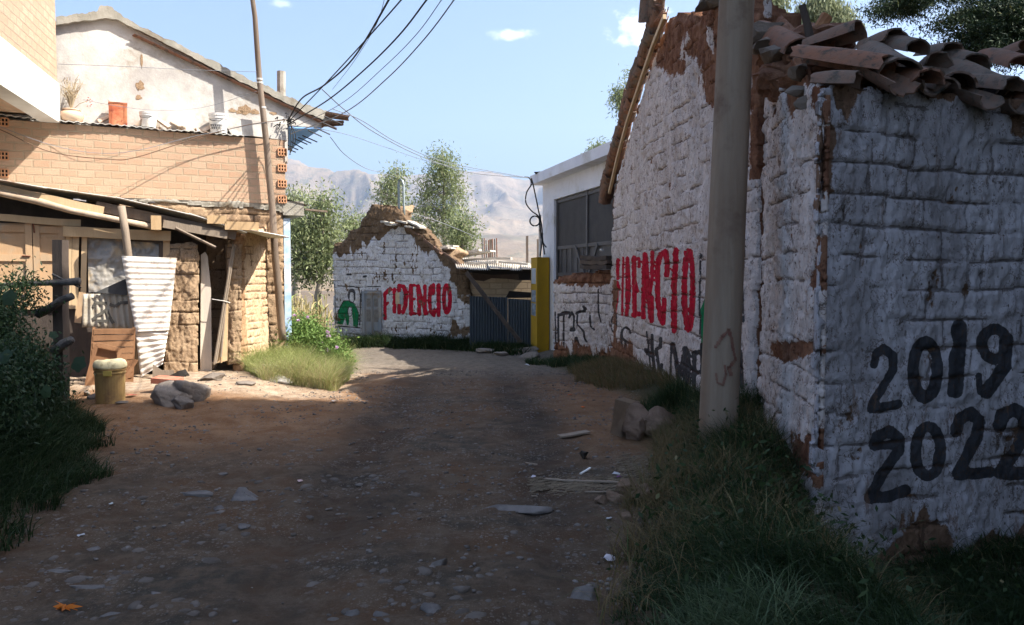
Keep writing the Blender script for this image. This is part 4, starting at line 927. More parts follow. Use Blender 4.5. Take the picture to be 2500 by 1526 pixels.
# doors / shutters
def plank(mb, c, x0, y0, x1, y1, w, o, th=.025, a=None, W=W2, n=3):
    mb.beam(W.at(c, x0, y0, o), W.at(c, x1, y1, o), w, th, up=(W.n[0], W.n[1], 0), n=n, jit=.003, a=random.random() if a is None else a)
M_shut = simple('sunlit shutter wood', (.40, .25, .135), (.52, .36, .22), 5, bump=.35, stretch=(1, 1, .25), attr='rnd', dirt=(.4, .3, .2), dscale=3)
def leaf(name, x0, x1, yt, yb, rails):
    t = MB(); u0, z1_ = W2.hit('c2', x0, yt); u1, _ = W2.hit('c2', x1, yt); z0 = W2.hit('c2', (x0+x1)/2, yb)[1]
    W2.slab(t, [(u0, z0), (u1, z0), (u1, z1_), (u0, z1_)], 0, .02, .3); ob = t.build(name, M_shut, sh); f = MB(); s_ = .085
    for a, b in ((u0, u0+s_), (u1-s_, u1)): W2.slab(f, [(a, z0), (b, z0), (b, z1_), (a, z1_)], .022, .05, random.random())
    for y in rails: z = W2.hit('c2', (x0+x1)/2, y)[1]; W2.slab(f, [(u0+s_+.002, z-.05), (u1-s_-.002, z-.05), (u1-s_-.002, z+.05), (u0+s_+.002, z+.05)], .022, .046, random.random())
    f.build('shutter_frame', M_shut, ob)
leaf('shutter', -130, 212, 255, 840, (295, 490, 800)); leaf('shutter', 218, 432, 270, 840, (305, 490, 800)); leaf('shutter', -480, -138, 235, 840, (275, 490, 800))
mb = MB(); plank(mb, 'c2', -260, 205, 540, 262, .10, .07, .05, .9, n=5); mb.build('header_board', M_wood_tan, sh)
mb = MB(); plank(mb, 'c2', 425, 315, 1135, 348, .15, .12, .07, .7, n=5); mb.build('lintel', M_wood_tan, sh)
for x0, x1, yt, yb, a in ((440, 482, 330, 830, .9), (484, 528, 340, 830, .6), (545, 582, 345, 720, .8), (1088, 1133, 370, 560, .5)):
    mb = MB(); xm = (x0+x1)/2; mb_w = abs(W2.hit('c2', x1, 500)[0]-W2.hit('c2', x0, 500)[0]); plank(mb, 'c2', xm, yt, xm-6, yb, mb_w, .06, .04, a); mb.build('jamb_board', M_wood_tan, sh)
mb = MB(); plank(mb, 'c2', 520, 920, 555, 720, .09, .2, .03, .4); mb.build('jamb_board', M_shut, sh)
for pts in (((222, 255), (232, 325)), ((150, 478), (205, 482))):
    mb = MB(); mb.tube([W2.at('c2', *q, .06) for q in pts], .011, 5); mb.build('door_bolt', M_rust, sh)
# plastic film window
us_, zs_ = W2.hit('c2', 582, 350)[0], W2.hit('c2', 582, 720)[1]; ue_, ze_ = W2.hit('c2', 1088, 365)[0], W2.hit('c2', 800, 350)[1]
UU, ZZ_ = np.meshgrid(np.linspace(us_, ue_, 90), np.linspace(zs_, ze_, 60)); oo = (fbm(UU*6, ZZ_*6, 4, 90)-.5)*.10
ix = np.arange(90*60).reshape(60, 90); Qp = np.stack([ix[:-1, :-1], ix[:-1, 1:], ix[1:, 1:], ix[1:, :-1]], -1).reshape(-1, 4)
mk('plastic_film', W2.arr(UU.ravel(), ZZ_.ravel(), oo.ravel()), Qp, simple('dirty clouded plastic', (.33, .30, .26), (.20, .20, .20), 3, rough=.35, bump=.5, bscale=12, dirt=(.46, .36, .24), dscale=3, spec=.6), sh, smooth=True)
mb = MB(); plank(mb, 'c2', 860, 375, 1085, 385, .03, .07, .03); plank(mb, 'c2', 1072, 380, 1072, 490, .06, .065, .03); mb.build('window_frame', M_wood_dark, sh)
# adobe pillars beside the doorway
pA = [W2.hit('c2', *q) for q in ((1145, 1290), (1330, 1300), (1345, 480), (1330, 400), (1280, 378), (1200, 385), (1140, 400))]
W2p = W2.shift(.12)
pA = [W2p.hit('c2', *q) for q in ((1100, 1320), (1325, 1320), (1335, 480), (1325, 400), (1280, 378), (1200, 385), (1110, 400))]
pe_ = lambda U, Z, sx, sy, stn, fine, edge, jl: .25+(stn-.5)*.9
adobe('adobe_pillar', W2p, pA, .42, .016, M_ad_plain, sh, ch=.2, bw=.5, seed=91, relief=.85, joint=1., peel=pe_, rag=.025)
pB = [W2.hit('c2', *q) for q in ((1520, 1210), (1622, 1200), (1622, 400), (1520, 400))]
adobe('adobe_pillar', W2, pB, .35, .016, M_ad_plain, sh, ch=.17, bw=.3, seed=95, relief=.9, joint=1., peel=pe_)
# tan plastered return wall from the pillar back to the house wall
b0 = W2.at('c2', 1624, 700, -.02); b1 = W1.at('c2', 1800, 700, .0); WR = Wall(b0.x, b0.y, b1.x-b0.x, b1.y-b0.y)
if WR.n[0] < 0: WR.n = (-WR.n[0], -WR.n[1])
Lr = math.hypot(b1.x-b0.x, b1.y-b0.y)
adobe('adobe_side_wall', WR, [(0, -.2), (Lr, -.2), (Lr, 2.45), (0, 2.3)], .2, .016, adobe_mat('smeared tan mud plaster', (.60, .43, .28), (.52, .36, .22), (.34, .2, .11), (.44, .28, .16)), sh, ch=.13, bw=.24, seed=97, relief=.7, joint=.6,
      peel=lambda U, Z, sx, sy, stn, fine, edge, jl: .9*sst(-U, -.25, -.05)+(stn-.5)*.6)
# pillar side towards the door, tin and battens in the doorway
mb = MB(); W2.slabc(mb, 'c2', [(1340, 1290), (1418, 1270), (1412, 700), (1390, 480), (1372, 450), (1345, 470)], -.1, -.07, .5); mb.build('door_board', simple('pale limed board', (.60, .52, .42), (.48, .42, .36), 6, stretch=(1, 1, .2), bump=.3), sh)
mb = MB(); W2.slabc(mb, 'c2', [(1425, 1195), (1515, 1175), (1522, 800), (1490, 780)], .03, .05, .8); W2.slabc(mb, 'c2', [(1470, 1190), (1480, 1188), (1500, 800), (1494, 800)], .05, .065, .2); mb.build('door_board', M_wood_tan, sh)
for q in (((1424, 1198), (1490, 780), (1552, 402)), ((1436, 1190), (1505, 770), (1562, 410)), ((1470, 1150), (1500, 800), (1530, 500))):
    mb = MB(); mb.tube([W2.at('c2', *p, .08+.02*random.random()) for p in q], .018, 7, .06, random.random()); mb.build('door_batten', M_wood_old, sh)
mb = MB(); mb.tube(curve_pts([W2.at('c2', 1408, 765, .1), W2.at('c2', 1450, 772, .12), W2.at('c2', 1490, 778, .12), W2.at('c2', 1530, 790, .12)], 5), .006, 4); mb.build('tie_wire', M_tin, sh)
# back wall adobe painted dark for the inner shade; end wall closes the shed
mb = MB(); W2.slab(mb, [(-7.5, -.3), (-.55, -.3), (-.55, 2.6), (-7.5, 3.3)], -1.02, -.98); mb.build('back_wall', simple('shade toned adobe', (.07, .05, .035), (.11, .08, .055), 4, bump=.5), sh)
mb = MB(); p0 = W2.pt(-7.4, 0, .0); mb.hexa([(p.x, p.y, z) for z in (-.3, 3.2) for p in (p0, p0+Vector((.1, .05, 0)), p0+Vector((.1, .05, 0))+bk, p0+bk)]); mb.build('end_wall', M_ad_plain, sh)
# lower wall under the shutters and window (dark boards)
mb = MB(); W2.slab(mb, [(-7.4, -.2), (-2.9, -.2), (-2.9, W2.hit('c2', 400, 842)[1]), (-7.4, W2.hit('c2', 0, 842)[1])], -.04, 0); mb.build('lower_boarding', M_wood_dark, sh)
mb = MB(); W2.slab(mb, [(-2.9, -.2), W2p.hit('c2', 1110, 1200), (W2p.hit('c2', 1110, 720)[0], W2.hit('c2', 1110, 720)[1]), (-2.9, W2.hit('c2', 600, 722)[1])], -.05, -.02); mb.build('lower_boarding', M_wood_dark, sh)

# ---- loose things in front of the shed
def on(c, x, y, Y): return Pc(c, x, y, Y)
mb = MB(); mb.tube([W2.at('c2', 805, 162, .5), W2.at('c2', 830, 330, .52), W2.at('c2', 850, 480, .5), W2.at('c2', 880, 900, .45), W2.at('c2', 900, 1250, .4)], [.055, .056, .055, .05, .05], 9, .04, .7)
tag(mb.build('wooden_post', M_wood_old, smooth=True), 'leaning grey prop post behind the top of the white tin sheet', 'post')
Ws = W2.shift(.62)
mb = MB(); c4_ = [Ws.at('c2', *q) for q in ((905, 985), (810, 478), (1180, 492), (1130, 975))]
corr(mb, c4_[0], c4_[1], c4_[2], c4_[3], n=120, waves=13.5, amp=.005, rows=8, bend=lambda s, t: .02*math.sin(t*3)*s+.03*t*t*(1-s))
tag(mb.build('corrugated_sheet', M_tin_w, smooth=True), 'bright whitish corrugated sheet standing upright beside the mud pillar', 'metal sheet')
mb = MB(); c4_ = [Ws.shift(-.05).at('c2', *q) for q in ((940, 1290), (900, 960), (1125, 975), (1085, 1195))]
corr(mb, c4_[0], c4_[1], c4_[2], c4_[3], n=90, waves=7.5, amp=.009, rows=10, bend=lambda s, t: -.08*(1-s)*t*t+.012*math.sin(t*9+s*7))
tag(mb.build('corrugated_sheet', M_tin_w, smooth=True), 'torn lower corrugated sheet below the bright upright one', 'metal sheet')
Wc = W2.shift(.4)
M_asb = simple('stained fibre cement', (.44, .40, .33), (.34, .30, .24), 5, bump=.3, bscale=50, stretch=(1, 1, .4), dirt=(.25, .2, .14), dscale=3)
mb = MB(); c4_ = [Wc.at('d1', *q) for q in ((860, 640), (1400, 660), (1340, 290), (870, 290))]
corr(mb, c4_[0], c4_[1], c4_[2], c4_[3], n=120, waves=7.5, amp=.012, rows=6)
cs = mb.build('corrugated_sheet', M_asb, smooth=True); tag(cs, 'short grey corrugated sheet with painted black letters, behind the slatted crate', 'metal sheet')
nr_ = Vector((W2.n[0], W2.n[1], 0)); Wl = Wc.shift(.017)
mb = MB()
for pts in (((980, 430), (1000, 385), (1120, 390)), ((1150, 400), (1210, 425), (1260, 385), (1345, 380)), ((970, 560), (1110, 460), (1190, 600)), ((1020, 575), (1130, 575))):
    for a, b in zip(pts[:-1], pts[1:]): mb.beam(Wl.at('d1', *a), Wl.at('d1', *b), .045, .004, up=nr_, n=3, jit=.002)
mb.build('black_letters', simple('faded black paint', (.06, .055, .05), (.12, .11, .09), 9), cs)
mb = MB(); Wc.shift(.05).slabc(mb, 'd1', [(1000, 275), (1340, 305), (1335, 125), (1320, 130)], 0, .01, .1)
tag(mb.build('rubber_sheet', simple('dark grey rubber sheet', (.05, .05, .05), (.08, .08, .08), 4)), 'dark triangular rubber sheet leaning above the lettered corrugated sheet', 'rubber sheet')
# slatted crate
def crate(name, label, W, corners, slats, group=None, o=0.):
    t = thing(name, label, 'crate', W.at('d1', *corners[0])); (xa, ya), (xb, yb), (xc, yc), (xd, yd) = corners      # bl br tr tl
    for s_ in range(slats):
        f = (s_+.5)/slats; mb = MB(); a = W.at('d1', xa+(xd-xa)*f, ya+(yd-ya)*f, o+.02); b = W.at('d1', xb+(xc-xb)*f, yb+(yc-yb)*f, o+.02)
        mb.beam(a, b, (W.at('d1', xa, ya)-W.at('d1', xd, yd)).length/slats*.72, .012, up=(W.n[0], W.n[1], 0), n=3, jit=.003, a=random.random()); mb.build('slat', M_crate, t)
        mb = MB(); q = Vector((-W.n[0], -W.n[1], 0))*.28; mb.beam(a+q, b+q, .05, .012, up=(W.n[0], W.n[1], 0), n=2, a=random.random()); mb.build('slat', M_crate, t)
    for (x0, y0, x1, y1) in ((xa, ya, xd, yd), (xb, yb, xc, yc)):
        for q in (0, .28):
            mb = MB(); off_ = Vector((-W.n[0], -W.n[1], 0))*q; mb.beam(W.at('d1', x0, y0, o)+off_, W.at('d1', x1, y1, o)+off_, .035, .035, n=2, a=random.random()); mb.build('corner_post', M_crate, t)
        mb = MB(); off_ = Vector((-W.n[0], -W.n[1], 0))
        for f in (.12, .5, .88): p = W.at('d1', x0+(x1-x0)*f, y0+(y1-y0)*f, o); mb.beam(p, p+off_*.28, .012, .06, a=random.random())
        mb.build('end_panel', M_crate, t)
    return t
M_crate = simple('crate wood', (.20, .10, .05), (.30, .16, .08), 7, bump=.4, stretch=(1, 1, .5), attr='rnd')
Wk = W2.shift(1.0)
crate('slatted_crate', 'brown slatted fruit crate stood on end under the lettered sheet', Wk, [(935, 1290), (1385, 1240), (1410, 650), (985, 650)], 9)
Wk2 = W2.shift(1.35)
t_ = thing('open_crate', 'broken open wooden box leaning behind the yellow drum', 'crate', Wk2.at('d1', 900, 1310))
for q in (((895, 1300), (1015, 820)), ((1225, 1250), (1255, 875)), ((1015, 820), (1255, 875)), ((1300, 1210), (1430, 980)), ((925, 1290), (985, 1060))):
    mb = MB(); mb.beam(Wk2.at('d1', *q[0]), Wk2.at('d1', *q[1]), .03, .05, n=3, jit=.003, a=random.random()); mb.build('frame_batten', M_crate, t_)
mb = MB(); Wk2.slabc(mb, 'd1', [(940, 1280), (1240, 1270), (1250, 880), (1020, 830)], -.07, -.05, .1); mb.build('box_panel', M_crate, t_)
mb = MB(); Wk2.slabc(mb, 'd1', [(870, 1300), (925, 1300), (1010, 1050), (975, 1060)], .0, .02, .6); mb.build('side_board', M_crate, t_)
# yellow drum with lid
bb = gc('d1', 1160, 1415); zt_ = Pc('d1', 1165, 1040, bb.y+.1).z; hb_ = zt_-bb.z; rb = (Pc('d1', 1308, 1250, bb.y)-Pc('d1', 1012, 1250, bb.y)).length/2
t_ = thing('lidded_drum', 'dirty yellow plastic drum with lumpy lid beside the broken crate', 'bucket', bb)
M_drum = simple('grimy yellow plastic', (.40, .27, .10), (.27, .17, .07), 6, rough=.55, bump=.15, dirt=(.2, .12, .06), dscale=4, stretch=(1, 1, .5))
def lathe(p, prof, n=32, wob=0.):
    V = []
    for (hh, rr) in prof:
        for k in range(n): a = 2*math.pi*k/n; r = rr*(1+wob*math.sin(3*a+1)); V.append((p[0]+r*math.cos(a), p[1]+r*math.sin(a), p[2]+hh+wob*.3*math.sin(2*a)))
    Fc = [tuple(range(n))[::-1], tuple(range((len(prof)-1)*n, len(prof)*n))]
    for j in range(len(prof)-1):
        for k in range(n): Fc.append((j*n+k, j*n+(k+1) % n, (j+1)*n+(k+1) % n, (j+1)*n+k))
    return V, Fc
mb = MB(); mb.add(*lathe(bb, [(-.04, rb*.93), (.0, rb*.95), (hb_*.8, rb*.99), (hb_*.81, rb*1.05), (hb_*.84, rb*1.05), (hb_*.85, rb), (hb_*.9, rb), (hb_*.905, rb*1.06), (hb_*.95, rb*1.07), (hb_*.96, rb)])); mb.build('drum_body', M_drum, t_, smooth=False)
mb = MB(); mb.add(*lathe(bb+Vector((0, 0, hb_*.955)), [(0, rb*1.08), (.02, rb*1.1), (.05, rb*1.08), (.085, rb*.98), (.10, rb*.8), (.095, rb*.5), (.10, rb*.1)], 32, .03)); mb.build('lid', simple('cream lid', (.70, .62, .38), (.52, .45, .27), 6, dirt=(.2, .15, .08), dscale=9, bump=.2), t_, smooth=True)
mb = MB(); u_ = Pc('d1', 1128, 1128, bb.y-rb*1.05); mb.box(u_.x-.05, u_.x+.05, u_.y-.012, u_.y, u_.z-.03, u_.z+.03); mb.build('tag', simple('yellow tag', (.6, .45, .1), (.5, .35, .1), 5), t_)
# stones, brick and scrap by the corner
for (c, x, y, sx_, sz_, lab, sd) in (('c2', 1095, 1470, .27, .2, 'large rounded brown boulder at the foot of the tin sheets', 1012), ('c2', 1260, 1455, .24, .25, 'tall grey boulder leaning behind the brown one', 1037),
                                   ('c2', 1225, 1500, .16, .10, 'small stone wedged under the grey boulder', 12), ('c2', 1400, 1240, .16, .11, 'rounded sunlit stone at the doorway threshold', 5), ('c2', 1415, 1310, .20, .10, 'flat sunlit stone just before the doorway', 6),
                                   ('c2', 1760, 1280, .30, .11, 'long pale slab stone in front of the lit grass', 20), ('c2', 1850, 1325, .20, .07, 'small white stone right of the pale slab', 22), ('c2', 1720, 1230, .14, .06, 'small pale stone behind the long slab', 25), ('c2', 1610, 1340, .16, .05, 'flat half buried stone on the sunlit earth', 28),
                                   ('d1', 905, 1355, .06, .05, 'fist sized stone left of the drum', 31), ('d1', 985, 1390, .09, .05, 'small stone touching the drum foot', 33), ('d1', 1250, 1445, .09, .03, 'thin pale stone chip before the drum', 35)):
    p = gc(c, x, y); stone(tuple(p+Vector((0, sx_*.3, sz_*.45))), sx_*.95, sx_*.8, sz_, lab, seed=sd, mat=None if sd not in (20, 22, 25) else simple('pale limestone', (.5, .46, .4), (.6, .56, .5), 5, bump=.5, bscale=20), rot=0)
p = gc('c2', 1100, 1400)
mb = MB(); mb.hexa([tuple(p+Vector(q)) for q in ((-.17, -.02, .14), (.17, -.06, .12), (.21, .1, .14), (-.12, .14, .16), (-.17, -.02, .21), (.17, -.06, .19), (.21, .1, .21), (-.12, .14, .23))])
tag(mb.build('clay_brick', simple('dull red brick', (.38, .13, .08), (.46, .2, .13), 9, bump=.4)), 'dull red brick lying on top of the boulders', 'brick')
mb = MB(); Wz = W2.shift(.75); Wz.slabc(mb, 'c2', [(1015, 1370), (1165, 1350), (1160, 1240), (1080, 1240), (1020, 1200)], 0, .03, .3); tag(mb.build('scrap_board', M_wood_old), 'grey scrap board leaning behind the red brick', 'board')
V, Fq = rock(W2.at('c2', 1180, 1240, .8), .2, .16, .12, 0, 44, 3, .9); tag(mk('scrap_heap', V, np.array(Fq), M_dark), 'black rag and scrap bundle between boulders and pillar', 'rags')

# ---- dark gate post with branch rails, left
fp0 = Pc('c2', 410, 1400, 9.3)
mb = MB(); mb.beam(Vector((fp0.x, 9.3, Hz(fp0.x, 9.3)-.1)), Pc('c2', 405, 372, 9.3), .115, .14, up=(0, 1, 0), n=8, jit=.006, a=.3)
tag(mb.build('gate_post', M_wood_dark), 'dark squared timber gate post beside the overgrown bank', 'post')
for i, (pts, rad, lab) in enumerate(((((-60, 690), (60, 672), (250, 660), (430, 655), (530, 648)), .034, 'knobbly branch rail tied across the top of the dark post'),
        (((250, 865), (330, 830), (400, 780), (485, 745)), .05, 'thick grey branch slanting up to the dark post'), (((355, 1120), (420, 1070), (485, 1035)), .05, 'short broken grey branch low on the dark post'),
        (((350, 600), (400, 625), (470, 660), (540, 690)), .012, 'thin twig crossing behind the branch rail'))):
    mb = MB(); n_ = len(pts); mb.tube([Pc('c2', *q, 9.15) for q in pts], [rad*random.uniform(.85, 1.2) for _ in pts[:-1]]+[rad*(1.3 if i == 0 else .8)], 8, .08, .5)
    tag(mb.build('branch', simple('lichen grey bark', (.05, .045, .042), (.13, .12, .11), 8, bump=1.0) if 'lichen grey bark' not in bpy.data.materials else bpy.data.materials['lichen grey bark'], smooth=True), lab, 'branch')

# ---- thin wooden electricity pole
mb = MB(); mid = [(1775, -60), (1785, 10), (1800, 120), (1815, 330), (1832, 560), (1855, 780), (1880, 1000), (1905, 1300), (1925, 1504)]
Wp = W1.shift(.17); pts = [Wp.at('c1', *q) for i, q in enumerate(mid)]
pts = [Wp.at('c1', 1775-30, -420)]+pts+[Wp.at('c2', 1838, 500), Wp.at('c2', 1858, 700), Wp.at('c2', 1880, 960), Wp.at('c2', 1888, 1040)]
wp = thing('wooden_pole', 'slender crooked wooden power pole rising before the brick wall corner', 'utility pole', pts[-1])
n_ = len(pts); mb.tube(pts, [.036+.036*i/(n_-1) for i in range(n_)], 12, .03, .3)
mb.build('pole_shaft', simple('grey brown pole wood', (.13, .095, .07), (.22, .17, .13), 6, bump=.5, stretch=(1, 1, .15)), wp, smooth=True)
for y in (560, 585, 760): mb = MB(); c = Wp.at('c1', 1832+(y-560)*.12, y); mb.tube([c+Vector((0, 0, -.015)), c+Vector((0, 0, .015))], .055, 10); mb.build('wire_binding', M_tin, wp)
# ------------------------------------------------------------------ ruined white house across the lane
ax_ = ray(*px('c3', 403, 900)); A_ = (ax_[0]/ax_[1]*24, 24.0); W3 = Wall(A_[0], A_[1], 4.39, -1.35)
if W3.n[1] > 0: W3.n = (-W3.n[0], -W3.n[1])
ru = thing('ruined_house', 'roofless whitewashed adobe gable with red lettering and a painted figure', 'ruin', (A_[0], A_[1], -.5))
out = [(112, 470), (125, 430), (180, 425), (240, 375), (265, 320), (360, 280), (375, 215), (395, 185), (430, 165), (460, 95), (490, 70), (540, 68), (560, 85), (620, 80), (690, 100), (745, 140), (760, 200), (840, 225), (900, 285), (960, 310), (1060, 430), (1130, 520), (1230, 570), (1280, 620), (1340, 690), (1360, 770), (1372, 890), (1390, 960), (1420, 1010), (1430, 1200), (1440, 1290)]
rp = [W3.hit('d3', *q) for q in out]; rp = [(rp[0][0], -.9)]+rp+[(rp[-1][0], -.9)]
band = [(90, 60), (100, 560), (150, 500), (180, 560), (210, 540), (270, 520), (280, 430), (300, 540), (330, 470), (370, 470), (390, 410), (440, 440), (520, 350), (545, 400), (600, 350), (650, 300), (720, 285), (770, 290), (790, 350), (850, 350), (900, 430), (1000, 550), (1010, 500), (1050, 490), (1110, 580), (1130, 640), (1200, 660), (1210, 760), (1250, 830), (1260, 900), (1500, 900), (1500, 50)]
red_f = [([(600, 900), (600, 1000), (603, 1120)], 15), ([(600, 890), (650, 850)], 20), ([(610, 990), (625, 975)], 14), ([(687, 850), (688, 1060)], 17), ([(730, 830), (732, 1065)], 17), ([(735, 820), (770, 825), (795, 880), (790, 1000), (765, 1060)], 20), ([(735, 1060), (770, 1050)], 15),
         ([(840, 820), (842, 1075)], 20), ([(845, 815), (870, 815)], 14), ([(850, 940), (872, 940)], 13), ([(850, 1070), (880, 1075)], 14), ([(905, 820), (918, 1080)], 18), ([(910, 830), (940, 950), (985, 1075)], 16), ([(968, 820), (968, 1080)], 16),
         ([(1045, 890), (1045, 810), (1020, 830), (1010, 950), (1020, 1060), (1050, 1090), (1055, 1040)], 17), ([(1093, 815), (1095, 1085)], 20), (ell(1170, 940, 28, 125), 19)]
grn_p = [(165, 1170), (170, 1060), (190, 1000), (220, 960), (270, 955), (320, 985), (350, 1040), (360, 1080), (350, 1200), (310, 1190), (305, 1110), (280, 1180), (250, 1180), (235, 1110), (215, 1175)]
blk_f = [(ell(297, 888, 24, 34, 175, 375), 11), (ell(297, 925, 26, 50, 0, 180), 4), ([(170, 820), (300, 825), (360, 835), (375, 900), (375, 1000), (370, 1180)], 6), ([(170, 1190), (370, 1205)], 5), ([(300, 855), (270, 880), (268, 930)], 9), ([(300, 855), (322, 890), (322, 940)], 9), ([(285, 860), (310, 870)], 14),
         ([(285, 920), (288, 922)], 4), ([(306, 922), (309, 925)], 4), ([(270, 930), (275, 965), (300, 975)], 3), (ell(280, 1055, 20, 45), 4), ([(272, 1040), (274, 1042)], 3), ([(290, 1042), (291, 1044)], 3), ([(275, 1070), (285, 1072)], 3),
         ([(165, 1170), (172, 1050), (220, 958), (275, 955), (330, 990), (362, 1080), (350, 1200)], 4), ([(140, 800), (150, 1230)], 4), ([(385, 860), (400, 1290)], 5), ([(590, 740), (600, 712), (615, 715)], 8), ([(400, 735), (430, 730)], 10), ([(255, 715), (285, 715)], 10), ([(665, 705), (670, 770)], 6), ([(440, 825), (560, 825)], 5)]
def ruin_paint(U, Z, sx, sy):
    x = (sx-780)*3.76; y = (sy-480)*3.76
    gr = polyd(x, y, grn_p, 6); hole = polyd(x, y, ell(282, 1055, 22, 48)[:-1], 5); hl = polyd(x, y, [(270, 1180), (275, 1090), (300, 1090), (310, 1185)], 5)
    return {'red': strokes(x, y, red_f, 6), 'grn': gr*(1-hole)*(1-hl), 'blk': strokes(x, y, blk_f, 5)*.9}
def ruin_peel(U, Z, sx, sy, stn, fine, edge, jl):
    x = (sx-780)*3.76; y = (sy-480)*3.76; dr = (stn-.5)*1.3
    p = polyd(x, y, band, 60)*1.2; p = np.maximum(p, polyd(x, y, [(1200, 1130), (1250, 1110), (1300, 1180), (1500, 1150), (1500, 1290), (1180, 1290)], 90)*.9)
    p = np.maximum(p, polyd(x, y, [(1240, 890), (1400, 890), (1400, 990), (1290, 980), (1240, 940)], 60)*.75); p = np.maximum(p, .5*sst(stn, .56, .68)*sst(fine, .45, .6))
    return p+dr*(p > .02)
adobe('gable_wall', W3, rp, .5, .022, M_ad_ruin, ru, seed=131, ch=.2, bw=.4, relief=1.2, peel=ruin_peel, paint=ruin_paint, rag=.05, joint=.35, holes=.1)
# tile remains along the right slope
mb = MB()
for i in range(16):
    t = i/15; x = 800+t*480; y = 300+t*330-(20 if t < .3 else 0); q = W3.at('d3', x, y, -.1); q2 = W3.at('d3', x+70, y+52, -.1)
    tile(mb, q+Vector((0, 0, random.uniform(0, .05))), q2-q+Vector((0, random.uniform(-.2, .2), 0)), (0, 1, .1), L=.45, r0=.13, r1=.1, a=random.uniform(.3, 1))
mb.build('verge_tiles', M_tile, ru)
mb = MB()
for (x0, y0, x1, y1, o_) in ((600, 235, 690, 245, .05), (630, 255, 740, 262, 0), (740, 225, 840, 245, .05), (830, 230, 950, 285, .0), (820, 270, 900, 290, .05), (1070, 465, 1195, 450, -.5), (1080, 480, 1190, 465, -.4), (1190, 540, 1470, 485, -1.2)):
    a, b = W3.at('d3', x0, y0, o_), W3.at('d3', x1, y1, o_); mb = MB(); mb.beam(a, b, .5, .045, n=4, jit=.01, a=random.random()); mb.build('loose_roof_board', bpy.data.materials.get('bleached boards') or simple('bleached boards', (.40, .36, .30), (.50, .46, .40), 5, bump=.4), ru)
V, Fq = rock(W3.at('d3', 650, 140, -.55), .62, .3, .42, 0, 201, 4, .4); mk('adobe_lump', V, np.array(Fq), M_ad_plain, ru, smooth=True)
V, Fq = rock(W3.at('d3', 1150, 520, -.6), .5, .3, .25, 0, 203, 3, .4); mk('adobe_lump', V, np.array(Fq), M_ad_plain, ru, smooth=True)
# side walls going back
for (u_, zt0, zt1) in ((.05, rp[1][1], 1.6), (rp[-1][0]-.45, 1.2, .8)):
    p = W3.pt(u_, 0, -.35); d_ = Vector((-.15, .99, 0)); q = p+d_*5; w_ = Vector((.4, .06, 0))
    mb = MB(); mb.hexa([(p.x, p.y, -.9), (p.x+w_.x, p.y, -.9), (q.x+w_.x, q.y, -.9), (q.x, q.y, -.9), (p.x, p.y, zt0-.15), (p.x+w_.x, p.y, zt0-.15), (q.x+w_.x, q.y, zt1), (q.x, q.y, zt1)]); mb.build('side_wall', M_ad_plain, ru)
# double door
W3d = W3.shift(.03)
M_door = simple('worn blue grey door', (.17, .20, .24), (.26, .25, .235), 6, bump=.4, bscale=30, stretch=(1, 1, .3), dirt=(.22, .15, .09), dscale=2.2)
def rect(W, c, x0, y0, x1, y1): u0, z0 = W.hit(c, x0, y1); u1, z1_ = W.hit(c, x1, y0); return [(u0, z0), (u1, z0), (u1, z1_), (u0, z1_)]
dr = MB(); W3d.slab(dr, rect(W3d, 'd3', 408, 885, 568, 1370), .02, .05); do = dr.build('door', M_door, ru)
mb = MB()
for r_ in ((408, 868, 568, 888), (405, 868, 425, 1330), (560, 868, 575, 1370), (490, 890, 500, 1360)): W3d.slab(mb, rect(W3d, 'd3', *r_), .045, .09 if r_[3]-r_[1] > 30 else .1)
mb.build('door_frame', M_door, do)
mb = MB(); W3d.slab(mb, rect(W3d, 'd3', 494, 890, 498, 1360), .091, .095); W3d.slab(mb, rect(W3d, 'd3', 420, 862, 570, 868), .05, .07)
for r_ in ((440, 935, 478, 1010), (440, 1035, 478, 1145), (508, 935, 545, 1010), (508, 1035, 545, 1150), (510, 1230, 548, 1300)): W3d.slab(mb, rect(W3d, 'd3', *r_), .048, .056)
mb.build('door_panel', simple('dark door recess', (.12, .11, .10), (.2, .18, .16), 8), do)  # panels, centre line and top strip in a darker tone
mb = MB(); W3d.slab(mb, rect(W3d, 'd3', 702, 880, 738, 985), .0, .03); wi = mb.build('wall_hatch', simple('tan card', (.40, .30, .19), (.48, .37, .25), 8), ru)
mb = MB(); W3d.slab(mb, rect(W3d, 'd3', 738, 876, 768, 988), .0, .022); mb.build('hatch_pane', simple('grey pane', (.2, .21, .22), (.3, .3, .3), 8), wi)
# bent pipe rising from the ruin
mb = MB(); pw = [W3.at('d3', *q, -.2) for q in ((712, 280), (710, 100), (706, -60), (700, -100))]+[]
arch = [W3.at('c3', *q, -.2) for q in ((797, 480), (795, 380), (792, 250), (795, 225), (805, 216), (816, 225), (822, 250), (825, 380), (827, 465))]
mb.tube(arch, .035, 8); tag(mb.build('bent_pipe', simple('galvanised pipe', (.22, .26, .25), (.3, .33, .32), 6, rough=.5, metal=.3), smooth=True), 'tall grey pipe bent like a hairpin above the ruined gable', 'pipe')

